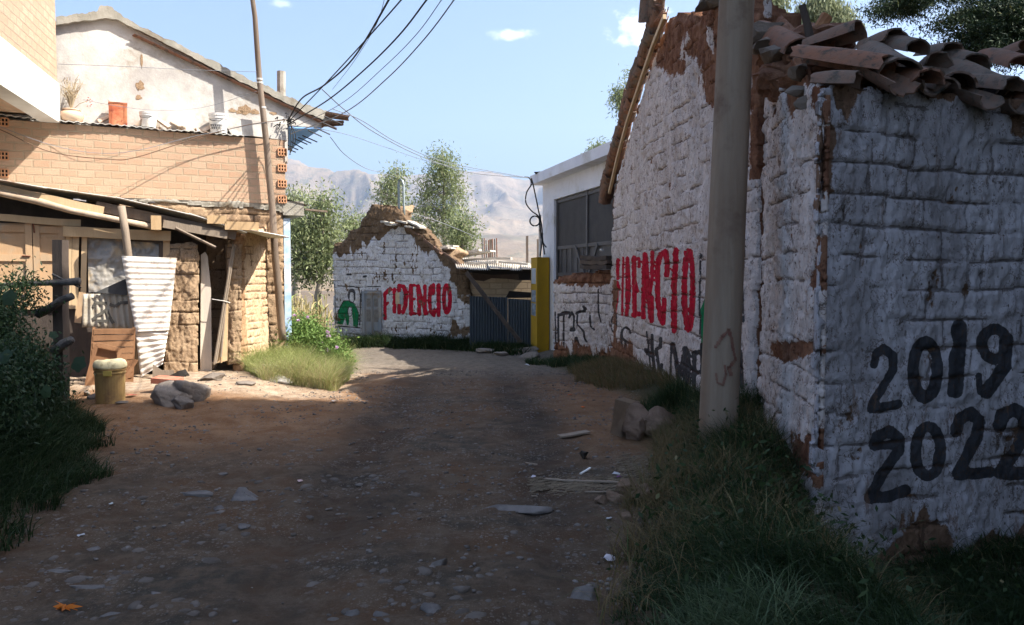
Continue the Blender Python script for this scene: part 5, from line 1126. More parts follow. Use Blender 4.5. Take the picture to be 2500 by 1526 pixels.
# ------------------------------------------------------------------ tin roofed yard beside the ruin
yd = thing('tin_roof_yard', 'low yard shed with rusty tin roof and block wall between ruin and yellow box', 'shed', (0, 22.8, -.5))
mb = MB(); rsd = random.Random(9)
f0, f1 = Pc('c3', 1170, 765, 21.6), Pc('c3', 1625, 772, 21.4); g0, g1 = Pc('c3', 1150, 700, 25.5), Pc('c3', 1640, 745, 25.5)
for k in range(7):
    s0, s1 = k/7-.01, (k+1)/7+.015; lf = rsd.uniform(-.03, .03); mb = MB()
    corr(mb, f0.lerp(f1, s0)+Vector((0, rsd.uniform(-.2, .1), lf)), f0.lerp(f1, s1)+Vector((0, 0, lf)), g0.lerp(g1, s1)+Vector((0, 0, lf)), g0.lerp(g1, s0)+Vector((0, 0, lf+.03)), n=36, waves=6, amp=.02, rows=3)
    mb.build('roof_sheet', M_roofy if 'M_roofy' in globals() else globals().setdefault('M_roofy', simple('pale dust coated tin', (.40, .36, .30), (.50, .46, .40), 4, rough=.8, bump=.3, dirt=(.35, .25, .16), dscale=2)), yd)
for (x0, y0, x1, y1, Yd) in ((1120, 690, 1310, 652, 24.0), (1045, 640, 1125, 630, 23.8), (1060, 655, 1130, 640, 23.5), (1180, 715, 1500, 700, 24), (1400, 722, 1610, 742, 23), (1220, 735, 1420, 728, 23.2)):
    mb = MB(); mb.beam(Pc('c3', x0, y0, Yd), Pc('c3', x1, y1, Yd-.4), .22, .06, n=3, jit=.01); mb.build('roof_board', bpy.data.materials['bleached boards'], yd)
mb = MB(); mb.box(-1.3, 2.3, 25.3, 25.5, -.9, Pc('c3', 1640, 770, 25.4).z); mb.build('rear_wall', simple('dark brown wall', (.05, .04, .035), (.08, .065, .05), 3), yd)  # rear wall in an even dark brown
M_block = brickmat('tan mud block', (.40, .30, .19), (.48, .37, .25), (.30, .22, .14), .36, .17, .018)
WB = Wall(-1.0, 22.9, 1, -.03); WB.n = (0, -1)
wallgrid('block_wall', WB, [(-.2, -.8), (3.2, -.8), WB.hit('c3', 1640, 840), WB.hit('c3', 1560, 840), WB.hit('c3', 1480, 830), WB.hit('c3', 1380, 825), WB.hit('c3', 1330, 845), WB.hit('c3', 1240, 832), (-.2, WB.hit('c3', 1240, 832)[1])], .2, M_block, yd)
Wfz = Wall(-1.0, 21.9, 1, -.03); Wfz.n = (-.03, -1)
M_fence = simple('dark blue grey corrugated fence', (.04, .052, .066), (.065, .078, .088), 5, rough=.6, bump=.2, stretch=(1, 1, .3), attr='rnd')
for (x0, x1, yt, a) in ((1245, 1478, 935, .1), (1480, 1640, 950, .9)):
    mb = MB(); p = [Wfz.at('c3', x0, 1265), Wfz.at('c3', x1, 1265), Wfz.at('c3', x1, yt+8), Wfz.at('c3', x0, yt)]; corr(mb, *p, n=120, waves=(x1-x0)/17, amp=.02, rows=2, a=a); mb.build('corrugated_panel', M_fence, yd)
mb = MB(); mb.beam(Pc('c3', 1225, 790, 21.5), Pc('c3', 1560, 1220, 21.3), .12, .10, n=4, jit=.008); mb.build('prop_beam', M_wood_dark, yd)
mb = MB(); Wfz.slabc(mb, 'c3', [(1460, 950), (1485, 905), (1620, 915), (1620, 948)], -.5, -.45); Wfz.slabc(mb, 'c3', [(1215, 762), (1625, 775), (1620, 838), (1545, 835), (1540, 800), (1380, 805), (1230, 790)], -.6, -.55); mb.build('dark_panel', M_dark, yd)  # two near-black panels, above the fence and below the roof edge
# rebar columns and posts in the distance
def rebar(c, x0, x1, yt, yb, Y, label, n=8):
    t = thing('rebar_column', label, 'rebar', Pc(c, (x0+x1)/2, yb, Y)); rr = random.Random(x0)
    for k in range(n): mb = MB(); x = x0+(x1-x0)*k/(n-1); mb.tube([Pc(c, x, yb, Y), Pc(c, x+rr.uniform(-3, 3), yt+rr.uniform(0, 25), Y)], .022, 4); mb.build('rebar', M_rust if k % 2 else M_steel, t)
rebar('c3', 1322, 1412, 572, 700, 34, 'group of thin rusty reinforcing rods rising behind the tin roof')
for (x, yt, yb, Y, w_, lab) in ((1597, 567, 735, 33, .10, 'thin concrete post left of the yellow box, taller one'), (1662, 587, 700, 33, .08, 'thin dark post just left of the meter mast, shorter one'), (1372, 588, 700, 33, .10, 'dark post standing among the rusty rods')):
    mb = MB(); mb.beam(Pc('c3', x, yb, Y), Pc('c3', x, yt, Y), w_, w_, up=(0, 1, 0), n=3, jit=.004); tag(mb.build('concrete_post', M_wood_old), lab, 'post')

# ------------------------------------------------------------------ white garage
WG = Wall(.83, 21.4, 2.05-.83, 16.7-21.4)
if WG.n[0] > 0: WG.n = (-WG.n[0], -WG.n[1])
ga = thing('white_garage', 'white painted garage with flat roof slab and dark ribbed metal gate', 'garage', (.83, 21.4, -.4))
M_wp = simple('white wall paint', (.70, .70, .73), (.62, .62, .66), 1.5, bump=.15, dirt=(.5, .48, .45), dscale=1)
hg = lambda x, y: WG.hit('c4', x, y)
zr = hg(150, 205)[1]; ug = hg(205, 300)[0]; uL = hg(150, 300)[0]; zg = hg(215, 275)[1]
ut = 6.5
mb = MB()
WG.slab(mb, [(uL, -.9), (ug, -.9), (ug, zr), (uL, zr)], -.3, 0)
WG.slab(mb, [(ug, hg(215, 272)[1]), (ut, hg(215, 272)[1]-.0), (ut, zr), (ug, zr)], -.3, -.002); 
mb.build('front_wall', M_wp, ga)
inn_ = Vector((-WG.n[0], -WG.n[1], 0)); p = WG.pt(uL, 0, 0)
mb = MB(); pp_ = [p+inn_*.302, p+inn_*7, p+inn_*7+Vector((WG.d[0], WG.d[1], 0))*.25, p+inn_*.302+Vector((WG.d[0], WG.d[1], 0))*.25]; mb.hexa([(v.x, v.y, -.9) for v in pp_]+[(v.x, v.y, zr) for v in pp_]); mb.build('side_wall', M_wp, ga)
zs0 = zr+.003; zs1 = WG.shift(.32).hit('c4', 103, 168)[1]
mb = MB(); q = [WG.pt(uL-.12, 0, .32), WG.pt(ut, 0, .32), WG.pt(ut, 0, -7), WG.pt(uL-.12, 0, -7)]; mb.hexa([(v.x, v.y, zs0) for v in q]+[(v.x, v.y, zs0+.24) for v in q]); mb.build('roof_slab', M_wp, ga)
gt = MB(); zgt = hg(215, 272)[1]; us_ = np.arange(ug, ut, .045); 
M_gate = simple('dark brown grey gate paint', (.070, .062, .060), (.095, .085, .08), 3, rough=.55, bump=.1)
WGg = WG.shift(-.12); WGg.slab(gt, [(ug, -.7), (ut, -.7), (ut, zgt), (ug, zgt)], -.02, 0)
zmid = hg(340, 490)[1]
for u in us_: WGg.slab(gt, [(u, zmid), (u+.022, zmid), (u+.022, zgt-.12), (u, zgt-.12)], .0, .022)
gob = gt.build('gate', M_gate, ga); mb = MB()
for u in (ug, hg(350, 300)[0], hg(475, 300)[0]+.5): WGg.slab(mb, [(u, -.7), (u+.09, -.7), (u+.09, zgt), (u, zgt)], .023, .06)
for z_ in (zgt-.1, zmid-.08, zmid-.75): WGg.slab(mb, [(ug+.09, z_), (ut, z_), (ut, z_+.08), (ug+.09, z_+.08)], .024, .05)
um = hg(350, 300)[0]
for sgn in (-1, 1):
    for k in range(1): mb.beam(WGg.pt(um+sgn*.1+.045, zmid-.75, .055), WGg.pt(um+sgn*.75, zmid-.05, .055), .08, .03, up=(WG.n[0], WG.n[1], 0))
for k in range(5): u = ug+.3+k*.42; WGg.slab(mb, [(u, zmid-.66), (u+.03, zmid-.66), (u+.03, zmid-.08), (u, zmid-.08)], .02, .04)
mb.build('gate_frame', M_gate, gob)
mb = MB(); mb.tube([WGg.at('c4', 455, 522, .1), WGg.at('c4', 468, 522, .12)], .03, 6); mb.build('gate_lock', M_tin, gob)
V, Fq = rock(WG.shift(.2).at('c4', 140, 150), .25, .25, .06, 0, 5, 2, 1.2); tag(mk('cable_tangle', V, np.array(Fq), simple('black cable', (.02, .02, .02), (.035, .035, .035), 5)), 'dark tangle of wire lying on the garage roof corner', 'cable')

# ------------------------------------------------------------------ yellow meter cabinet with mast
yb0 = Pc('c3', 1660, 1250, 20.6); zt1 = Pc('c3', 1660, 697, 20.6).z
mc = thing('meter_cabinet', 'tall yellow electricity meter pillar with glazed windows at the garage corner', 'meter box', (yb0.x, 20.6, yb0.z))
M_yel = simple('ochre yellow paint', (.42, .25, .012), (.36, .21, .015), 3, bump=.1, dirt=(.33, .2, .02), dscale=2)
p0, p1, p2 = Pc('c3', 1657, 1250, 20.5), Pc('c3', 1620, 1250, 21.35), Pc('c3', 1732, 1250, 20.75)
a_, b_, c_ = Vector((p0.x, p0.y)), Vector((p1.x, p1.y)), Vector((p2.x, p2.y)); d_ = b_+c_-a_
mb = MB(); mb.hexa([(v.x, v.y, zz) for zz in (yb0.z-.15, zt1) for v in (a_, c_, d_, b_)]); mb.build('cabinet_body', M_yel, mc)
WY = Wall(a_.x, a_.y, (b_-a_).x, (b_-a_).y)
if WY.n[0] > 0: WY.n = (-WY.n[0], -WY.n[1])
def cabpanel(y0, y1, nm, mat):
    LW = (b_-a_).length; z0 = WY.hit('c3', 1641, y1)[1]; z1_ = WY.hit('c3', 1641, y0)[1]
    mb = MB(); WY.slab(mb, [(LW*.2, z0), (LW*.85, z0), (LW*.85, z1_), (LW*.2, z1_)], .0, .012); return mb.build(nm, mat, mc)
M_glz = simple('hazy meter window', (.42, .46, .50), (.5, .53, .56), 6, rough=.25, bump=0)
cabpanel(765, 860, 'meter_window', M_glz); cabpanel(898, 972, 'meter_window', simple('dark meter window', (.13, .17, .22), (.4, .45, .5), 14, rough=.25, bump=0)); cabpanel(980, 1055, 'meter_window', bpy.data.materials['dark meter window'])
mst = thing('service_mast', 'grey conduit mast with cable loops above the yellow pillar', 'mast', (p0.x+.3, 20.7, zt1))
mb = MB(); mb.tube([Pc('c4', 137, 560, 20.7), Pc('c4', 137, 350, 20.7)], .035, 8); mb.build('conduit', M_tin, mst)
M_cab = simple('black cable sheath', (.02, .02, .022), (.03, .03, .03), 9, bump=0)
for pts in (((60, 165), (85, 170), (95, 200), (72, 240), (68, 290), (95, 330), (130, 360), (138, 420), (150, 480), (168, 510)), ((95, 170), (105, 210), (118, 270), (130, 330), (145, 400), (150, 470), (160, 545)), ((150, 440), (145, 500), (138, 550))):
    mb = MB(); mb.tube(curve_pts([Pc('c4', *q, 20.6) for q in pts], 5), .018, 5); mb.build('cable_loop', M_cab, mst)
mb = MB(); mb.tube([Pc('c4', *q, 20.55) for q in ell(112, 380, 24, 24, 0, 360, 18)], .02, 5); mb.build('cable_loop', M_cab, mst)

# ------------------------------------------------------------------ overhead cables
def cable(pts, r, label, mat=None, n=8):
    mb = MB(); mb.tube(curve_pts([P(x*2500/2464, y*2500/2464, Y) for x, y, Y in pts], n), r*.72, 5)
    tag(mb.build('cable', mat or M_cab), label, 'cable', 'overhead cables')
M_cg = simple('grey cable sheath', (.16, .17, .19), (.22, .23, .25), 9, bump=0)
cable([(692, 292, 14.2), (725, 238, 13.5), (780, 205, 12.4), (850, 140, 11), (935, 0, 9), (965, -70, 8)], .017, 'thick black cable leaving the eave corner, leftmost against the sky')
cable([(692, 295, 14.2), (770, 215, 13), (860, 118, 11), (965, 0, 9), (1010, -60, 8)], .013, 'second black cable from the eave corner')
cable([(692, 300, 14.2), (790, 240, 13), (880, 165, 11.4), (960, 85, 10), (1026, 0, 8.8), (1070, -60, 8)], .015, 'middle black cable climbing from the eave corner')
cable([(700, 310, 14.2), (820, 250, 12.6), (920, 165, 11), (1000, 85, 9.6), (1062, 0, 8.6), (1100, -60, 8)], .007, 'thin grey cable right of the middle black one', M_cg)
cable([(700, 322, 14.2), (830, 270, 12.6), (930, 190, 11), (1020, 95, 9.6), (1092, 0, 8.6), (1130, -60, 8)], .011, 'grey cable furthest right of the climbing bundle', M_cg)
cable([(775, 215, 12.8), (830, 265, 13.5), (900, 318, 15), (1010, 375, 17.5), (1130, 415, 19.5), (1272, 428, 20.6)], .012, 'upper cable sagging across to the meter mast', M_cg)
cable([(800, 262, 13), (870, 290, 14), (960, 345, 16), (1080, 392, 18.3), (1272, 428, 20.6)], .010, 'lower cable sagging across to the meter mast', M_cg)
cable([(690, 300, 14.2), (820, 320, 14.4), (930, 355, 16), (1060, 395, 18), (1272, 429, 20.6)], .007, 'faint thin cable beneath the two mast cables', M_cg)
cable([(795, 330, 14.2), (830, 372, 16), (880, 405, 19), (925, 417, 22), (955, 428, 23.6)], .010, 'thin cable dropping to the hairpin pipe on the ruin', M_cg)
cable([(-60, 300, 11.7), (0, 312, 11.9), (120, 365, 12.3), (260, 383, 12.8), (330, 378, 13), (480, 330, 13.6), (600, 300, 14), (690, 288, 14.3)], .010, 'dark cable drooping across the brick wall, lower one', simple('brown sheath', (.10, .06, .04), (.14, .08, .05), 9))
cable([(-60, 285, 11.7), (0, 305, 11.9), (120, 348, 12.3), (230, 368, 12.8), (330, 362, 13), (480, 325, 13.6), (690, 285, 14.3)], .006, 'thin cable drooping across the brick wall, upper one', M_cg)
cable([(140, 154, 12.6), (300, 160, 13), (460, 168, 13.5), (618, 173, 13.9)], .006, 'thin wire strung level in front of the white gable', M_cg)
cable([(200, 240, 12.7), (300, 258, 12.9), (400, 266, 13.3), (500, 256, 13.8), (618, 220, 13.95)], .005, 'slack thin wire low before the white gable', M_cg)
cable([(800, 215, 12.6), (850, 150, 11.6), (905, 60, 10), (930, -20, 9)], .005, 'very thin drop wire crossing the cable bundle', M_cg)
cable([(985, 510, 24), (1060, 535, 26), (1150, 572, 30)], .014, 'pale wire sloping down behind the ruined roof', M_cg)
kn = MB()
for k in range(16): a = W1.at('c1', 1990+random.uniform(-40, 60), 860+random.uniform(-30, 50), .05+random.uniform(0, .08)); b = a+Vector((random.uniform(-.1, .1), random.uniform(-.05, .05), random.uniform(-.12, .1))); kn.tube(curve_pts([a, a.lerp(b, .5)+Vector((.03, 0, .04)), b], 3), .009, 4)
for k in range(4): a = W1.at('c1', 2030+k*6, 880, .06); kn.tube(curve_pts([a, a+Vector((.03*k, 0, -.25)), a+Vector((-.02*k+.03, 0, -.55))], 4), .007, 4)
tag(kn.build('cable_tangle', M_cab), 'black knot of spliced wires at the eave corner above the brick wall', 'cable')
# ------------------------------------------------------------------ vegetation
def leafmat(name, c1, c2, rough=.6, tr=.25, c3=None):
    m, t, b = newmat(name); c = t.mix(t.attr('rnd'), c1, c2)
    if c3: c = t.mix(t.ramp(t.attr('rnd'), .86, .95), c, c3)
    setin(t, b, Base_Color=c, Roughness=rough); b.inputs['Specular IOR Level'].default_value = .2
    if tr:
        out = m.node_tree.nodes['Material Output']; tl = t.n('BsdfTranslucent', {'Color': c}); mx = t.n('MixShader', {0: tr}); t.t.links.new(b.outputs[0], mx.inputs[1]); t.t.links.new(tl.outputs[0], mx.inputs[2]); t.t.links.new(mx.outputs[0], out.inputs[0])
    return m
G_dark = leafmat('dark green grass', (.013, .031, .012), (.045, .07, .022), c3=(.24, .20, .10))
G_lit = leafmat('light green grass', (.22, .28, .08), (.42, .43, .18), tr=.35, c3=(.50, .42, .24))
G_brown = leafmat('withered grass', (.10, .085, .035), (.22, .15, .075), c3=(.06, .10, .03))
G_pale = leafmat('pale green grass', (.05, .085, .04), (.12, .16, .08))
L_euc = leafmat('eucalyptus leaves', (.11, .14, .055), (.32, .36, .18), rough=.45, c3=(.36, .36, .2), tr=.4)
L_olive = leafmat('grey green leaves', (.16, .19, .10), (.32, .34, .20), rough=.5)
L_cyp = leafmat('cypress needles', (.012, .028, .016), (.04, .065, .025), rough=.7, tr=.1, c3=(.16, .17, .06))
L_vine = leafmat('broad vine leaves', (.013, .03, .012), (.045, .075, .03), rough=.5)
L_corn = leafmat('dry maize leaves', (.30, .25, .11), (.50, .42, .22), c3=(.2, .26, .08))
M_bark = simple('pale peeling bark', (.22, .18, .14), (.40, .35, .29), 4, bump=.4, stretch=(1, 1, .3))
def blades(name, base, h, az, bend, w, mat, rnd, parent=None, seg=4):
    """curved grass blades as one mesh"""
    N = len(base); T = np.linspace(0, 1, seg); V = np.zeros((N, seg, 2, 3)); dx, dy = np.cos(az), np.sin(az); fa = RNG.uniform(0, 6.28, N); px_, py_ = np.cos(fa), np.sin(fa)
    for i, t in enumerate(T):
        hor = bend*h*t**2; z = h*(t-.45*np.minimum(bend, 1.3)*t**2.2); ww = w*(1-t)**.7*.5+w*.02
        cx_, cy_, cz_ = base[:, 0]+dx*hor, base[:, 1]+dy*hor, base[:, 2]+z
        for k, s in ((0, -1), (1, 1)): V[:, i, k, 0] = cx_+s*px_*ww; V[:, i, k, 1] = cy_+s*py_*ww; V[:, i, k, 2] = cz_
    V = V.reshape(-1, 3); o = np.arange(N)[:, None]*(2*seg); Q = np.concatenate([np.stack([o[:, 0]+2*i, o[:, 0]+2*i+1, o[:, 0]+2*i+3, o[:, 0]+2*i+2], 1) for i in range(seg-1)])
    return mk(name, V, Q, mat, parent, attrs={'rnd': np.repeat(rnd, 2*seg)}, smooth=True)
def leafcloud(C, n, spread, L, Wd, droop=.5):
    """leaf cards around cluster centres: C (k,3); returns V, Q, rnd"""
    k = len(C); ci = RNG.integers(0, k, n); p = C[ci]+RNG.normal(0, 1, (n, 3))*spread
    ax = RNG.normal(0, 1, (n, 3)); ax[:, 2] -= droop*2; ax /= np.linalg.norm(ax, axis=1)[:, None]
    sd = np.cross(ax, RNG.normal(0, 1, (n, 3))); sd /= np.linalg.norm(sd, axis=1)[:, None]
    l = (L*RNG.uniform(.6, 1.3, n))[:, None]; w = (Wd*RNG.uniform(.6, 1.3, n))[:, None]
    V = np.stack([p, p+ax*l*.5+sd*w*.5, p+ax*l, p+ax*l*.5-sd*w*.5], 1).reshape(-1, 3); Q = np.arange(4*n).reshape(n, 4)
    cr = RNG.random(k)[ci]; return V, Q, np.repeat(np.clip(.55*cr+.45*RNG.random(n), 0, 1), 4)
def clumpy(n, fx, fy, sc_=1.5, seed=1, th=.0):
    """positions with clumped density"""
    out = []; k = 0
    while k < n:
        x, y = fx(4*n), fy(4*n); d = fbm(x*sc_, y*sc_, 3, seed); keep = RNG.random(len(x)) < np.clip((d-th)*1.6, .02, 1); q = np.stack([x[keep], y[keep]], 1); out.append(q); k += len(q)
    q = np.concatenate(out); return q[:n]
def gbase(q): return np.stack([q[:, 0], q[:, 1], H(q[:, 0], q[:, 1])-.01], 1)
def edgeR(Y): return np.interp(Y, [2, 3.6, 5.3, 6.8, 8, 10, 13, 16, 19], [.2, .5, .85, 1.35, 1.55, 1.45, 1.15, .75, .6])
def wallX(Y): return np.where(Y > 7.6, 2.28-.048*(Y-7.6), np.where(Y > 5.42, 2.085+.13*(Y-5.42), 9))
def stuff(o, label): o['kind'] = 'stuff'; o['label'] = label; return o
# right bank, near
q = clumpy(95000, lambda n: RNG.uniform(.2, 5.5, n), lambda n: RNG.uniform(2.6, 8.4, n), 2.2, 5, .1)
m_ = (q[:, 0] > edgeR(q[:, 1])-.05+(fbm(q[:, 0]*3, q[:, 1]*3, 2, 9)-.5)*.5) & np.where(q[:, 0] < 2.1, q[:, 0] < wallX(q[:, 1])-.02, (q[:, 0]-2.085)*.298-(q[:, 1]-5.42)*.954 > .03)
q = q[m_]; N = len(q)
rise = sst(q[:, 0]-edgeR(q[:, 1]), 0, .6); hh = (.07+.15*rise)*(.5+fbm(q[:, 0]*1.9, q[:, 1]*1.9, 3, 12)*1.1)*RNG.uniform(.5, 1.25, N); hh *= 1+.5*np.exp(-((q[:, 0]-1.95)**2+(q[:, 1]-6.0)**2)/.5)
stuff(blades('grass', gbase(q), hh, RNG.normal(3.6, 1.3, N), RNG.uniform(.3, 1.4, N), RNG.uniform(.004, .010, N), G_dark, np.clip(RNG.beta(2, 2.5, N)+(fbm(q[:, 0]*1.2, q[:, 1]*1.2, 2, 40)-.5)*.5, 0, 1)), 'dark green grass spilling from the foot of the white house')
q = clumpy(26000, lambda n: RNG.uniform(.4, 2.4, n), lambda n: RNG.uniform(3.6, 8.2, n), 2.0, 55, .3)
m_ = (q[:, 0] > edgeR(q[:, 1])-.12) & (q[:, 0] < wallX(q[:, 1])-.05) & (RNG.random(len(q)) < .35+.65*sst(q[:, 1], 5, 6.5)); q = q[m_]; N = len(q)
stuff(blades('dry_grass', gbase(q), RNG.uniform(.08, .36, N), RNG.uniform(0, 6.28, N), RNG.uniform(.2, 1.5, N), RNG.uniform(.003, .007, N), G_brown, RNG.random(N)), 'dry brown stems mixed through the green bank grass')
mbw = []
q = clumpy(260, lambda n: RNG.uniform(.5, 3.6, n), lambda n: RNG.uniform(3.0, 7.5, n), 2.0, 65, .2); q = q[(q[:, 0] > edgeR(q[:, 1])+.05) & (q[:, 0] < wallX(q[:, 1])-.1) & ((q[:, 0]-2.085)*.298-(q[:, 1]-5.42)*.954 > .05-(q[:, 0] < 2.085)*9)]
C = np.concatenate([gbase(q)+np.array([0, 0, .1+.1*k]) for k in range(3)]); V, Q, rn = leafcloud(C, 1300, .07, .05, .022, -.2)
stuff(mk('weeds', V, Q, G_dark, attrs={'rnd': rn}), 'broad leaved weeds scattered in the dark bank grass')
# brown grass along gable and low wall
q = clumpy(42000, lambda n: RNG.uniform(.3, 2.4, n), lambda n: RNG.uniform(7.5, 17.2, n), 2.0, 15, .1)
wl = np.where(q[:, 1] < 15.5, 2.28-.048*(q[:, 1]-7.6), 1.9-(q[:, 1]-15.5)*.77)
d = q[:, 0]-(wl-.15-.75*sst(q[:, 1], 9.6, 12)*(1-.4*sst(q[:, 1], 15, 17))); m_ = (d > (fbm(q[:, 0]*4, q[:, 1]*3, 2, 19)-.5)*.4) & (q[:, 0] < wl)
q = q[m_]; N = len(q); hh = (.15+.26*fbm(q[:, 0]*2, q[:, 1]*2, 3, 21))*RNG.uniform(.4, 1.1, N)*(1-.45*(q[:, 1] < 10))
gr = q[:, 1] > 14.6
stuff(blades('grass', gbase(q[gr]), hh[gr]*.8, RNG.uniform(0, 6.28, gr.sum()), RNG.uniform(.2, 1, gr.sum()), RNG.uniform(.006, .012, gr.sum()), G_dark, RNG.beta(2, 2, gr.sum())), 'green grass tuft at the far end of the low broken wall')
br_ = ~gr
stuff(blades('dry_grass', gbase(q[br_]), hh[br_], RNG.normal(3.3, 1.2, br_.sum()), RNG.uniform(.2, 1.3, br_.sum()), RNG.uniform(.004, .009, br_.sum()), G_brown, RNG.random(br_.sum())), 'withered brown grass along the foot of the lettered wall')
for (x, y, n_, hgt, rad) in ((1645, 1000, 1400, .42, .12), (1600, 1010, 900, .3, .2), (1720, 1000, 1200, .34, .2), (1560, 1060, 500, .2, .12), (1700, 1040, 900, .3, .2), (1850, 1020, 1500, .42, .22), (1790, 1070, 900, .34, .2)):
    c = gpt(x, y); w_ = 1944/c.y; q = np.stack([RNG.normal(c.x, rad*.6, n_), RNG.normal(c.y, rad*.6, n_)], 1); tag(blades('grass_tuft', gbase(q), hgt*RNG.uniform(.4, 1.1, n_), RNG.uniform(0, 6.28, n_), RNG.uniform(.1, .8, n_), RNG.uniform(.004, .009, n_), G_dark, RNG.beta(2, 2, n_)), 'tuft of green grass growing between the boulders, the white wall and the concrete pole', 'grass tuft', 'grass tufts by the white wall')
# pale tuft at the very front
c = gpt(1790, 1560); n_ = 900; q = np.stack([RNG.normal(c.x, .13, n_), RNG.normal(c.y, .12, n_)], 1)
tag(blades('grass_tuft', gbase(q), .30*RNG.uniform(.4, 1.1, n_), RNG.uniform(0, 6.28, n_), RNG.uniform(.3, 1.2, n_), RNG.uniform(.004, .008, n_), G_pale, RNG.random(n_)), 'pale long bladed tuft in the nearest foreground', 'grass tuft')
# left bank
q = clumpy(70000, lambda n: RNG.uniform(-8, -2.5, n), lambda n: RNG.uniform(3.3, 9.6, n), 1.8, 25, .1)
m_ = q[:, 0] < edgeL(q[:, 1])+.08+(fbm(q[:, 0]*3, q[:, 1]*3, 2, 29)-.5)*.4; q = q[m_]; N = len(q); rise = sst(edgeL(q[:, 1])-q[:, 0], 0, .9)
hh = (.18+.40*rise)*(.5+fbm(q[:, 0]*1.9, q[:, 1]*1.9, 3, 32))*RNG.uniform(.5, 1.2, N)
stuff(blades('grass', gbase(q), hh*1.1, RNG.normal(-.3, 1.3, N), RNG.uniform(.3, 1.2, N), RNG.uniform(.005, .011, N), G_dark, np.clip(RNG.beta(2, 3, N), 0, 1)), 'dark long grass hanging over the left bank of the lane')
def ellips(c, r, n, hollow=.35):
    d = RNG.normal(0, 1, (n, 3)); d /= np.linalg.norm(d, axis=1)[:, None]; rr = .78*(hollow+(1-hollow)*RNG.random(n)**.5)[:, None]; return np.array(c)+d*rr*np.array(r)
def tree(name, label, cat, base, top, blobs, mat, nl, L, Wd, r0=.12, group=None, cl=.28, droop=.5, cper=14, bark=None):
    """blobs: (centre, radii)"""
    t = thing(name, label, cat, base, group); base = Vector(base); top = Vector(top); mb = MB()
    sp = [base.lerp(top, f)+Vector((random.gauss(0, .06), random.gauss(0, .06), 0))*(f*(1-f)*4) for f in np.linspace(0, 1, 8)]
    mb.tube(sp, [r0*(1-.85*f) for f in np.linspace(0, 1, 8)], 8)
    for (c, r) in blobs:
        for _ in range(3):
            tg = Vector(c)+Vector((random.uniform(-.6, .6)*r[0], random.uniform(-.6, .6)*r[1], random.uniform(-.3, .6)*r[2])); f = max(.05, min(.92, (tg.z-r[2]*.8-base.z)/max(.1, top.z-base.z))); s_ = base.lerp(top, f)
            mb.tube(curve_pts([s_, s_.lerp(tg, .5)+Vector((0, 0, .12*(tg-s_).length)), tg], 3), [r0*.35*(1-.2*i) if i < 4 else .012 for i in range(7)], 5)
    mb.build('trunk', bark or M_bark, t, smooth=True)
    vol = np.array([r[0]*r[1]*r[2] for c, r in blobs])**.67; vol /= vol.sum(); C = np.concatenate([ellips(c, r, max(4, int(cper*len(blobs)*v))) for (c, r), v in zip(blobs, vol)])
    V, Q, rn = leafcloud(C, nl, cl, L, Wd, droop); mk('crown', V, Q, mat, t, attrs={'rnd': rn}); return t
def B(c, x0, y0, x1, y1, Y, dep=1.): a, b = Pc(c, x0, y0, Y), Pc(c, x1, y1, Y); return ((a+b)/2, (abs(b.x-a.x)/2, abs(b.x-a.x)/2*dep, abs(a.z-b.z)/2))
# bushes on the left bank
def bush(name, label, blobs, mat, nl, L, Wd, cl, droop=.2, cper=30, cat='bush', stem=.02):
    c0 = Vector(blobs[0][0]); base = (c0.x, c0.y, Hz(c0.x, c0.y)); return tree(name, label, cat, base, c0, blobs, mat, nl, L, Wd, stem, None, cl, droop, cper)
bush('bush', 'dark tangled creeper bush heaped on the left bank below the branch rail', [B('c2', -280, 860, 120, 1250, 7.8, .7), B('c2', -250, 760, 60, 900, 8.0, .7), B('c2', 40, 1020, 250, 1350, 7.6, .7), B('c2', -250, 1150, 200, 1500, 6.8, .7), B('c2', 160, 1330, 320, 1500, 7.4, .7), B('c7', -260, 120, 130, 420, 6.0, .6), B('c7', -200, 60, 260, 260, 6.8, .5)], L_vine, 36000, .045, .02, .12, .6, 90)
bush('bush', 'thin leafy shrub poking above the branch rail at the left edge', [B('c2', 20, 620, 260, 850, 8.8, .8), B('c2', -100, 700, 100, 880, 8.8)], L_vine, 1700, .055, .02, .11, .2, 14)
# broad vine leaves
vl = []
for (c, x, y, s) in (('d1', 90, 1000, .11), ('d1', 820, 1020, .13), ('d1', 640, 1260, .09), ('d1', 450, 1320, .11), ('d1', 90, 330, .12), ('d1', 560, 720, .07), ('c7', 70, 340, .12), ('c7', 100, 470, .10), ('c7', 20, 40, .11), ('c7', 220, 210, .08)):
    p = Pc(c, x, y, 6.9 if c == 'd1' else 6.0); rr_ = random.Random(int(x*7+y)); 
    n3 = Vector((rr_.uniform(-.3, .6), -1, rr_.uniform(.1, .9))).normalized(); u = n3.cross(Vector((rr_.uniform(-.5, .5), 0, 1))).normalized(); v = n3.cross(u)
    pr = [(0, 0)]+[(s*(.5+.07*math.cos(5*a))*math.cos(a), s*(.6+.08*math.cos(5*a))*math.sin(a)) for a in [R(k) for k in range(0, 360, 20)]]
    mb = MB(); mb.add([p+u*a+v*b-n3*(a*a+b*b)*1.8 for a, b in pr], [(0, i, i % 18+1) for i in range(1, 19)], rr_.random()); mb.tube([p, p+v*(-s*.9)+Vector((-.05, .1, -.05))], .004, 4, 0, .3)
    o = mb.build('vine_leaf', L_vine); tag(o, 'broad lobed creeper leaf standing out of the dark bank', 'leaf', 'broad creeper leaves on the bank')
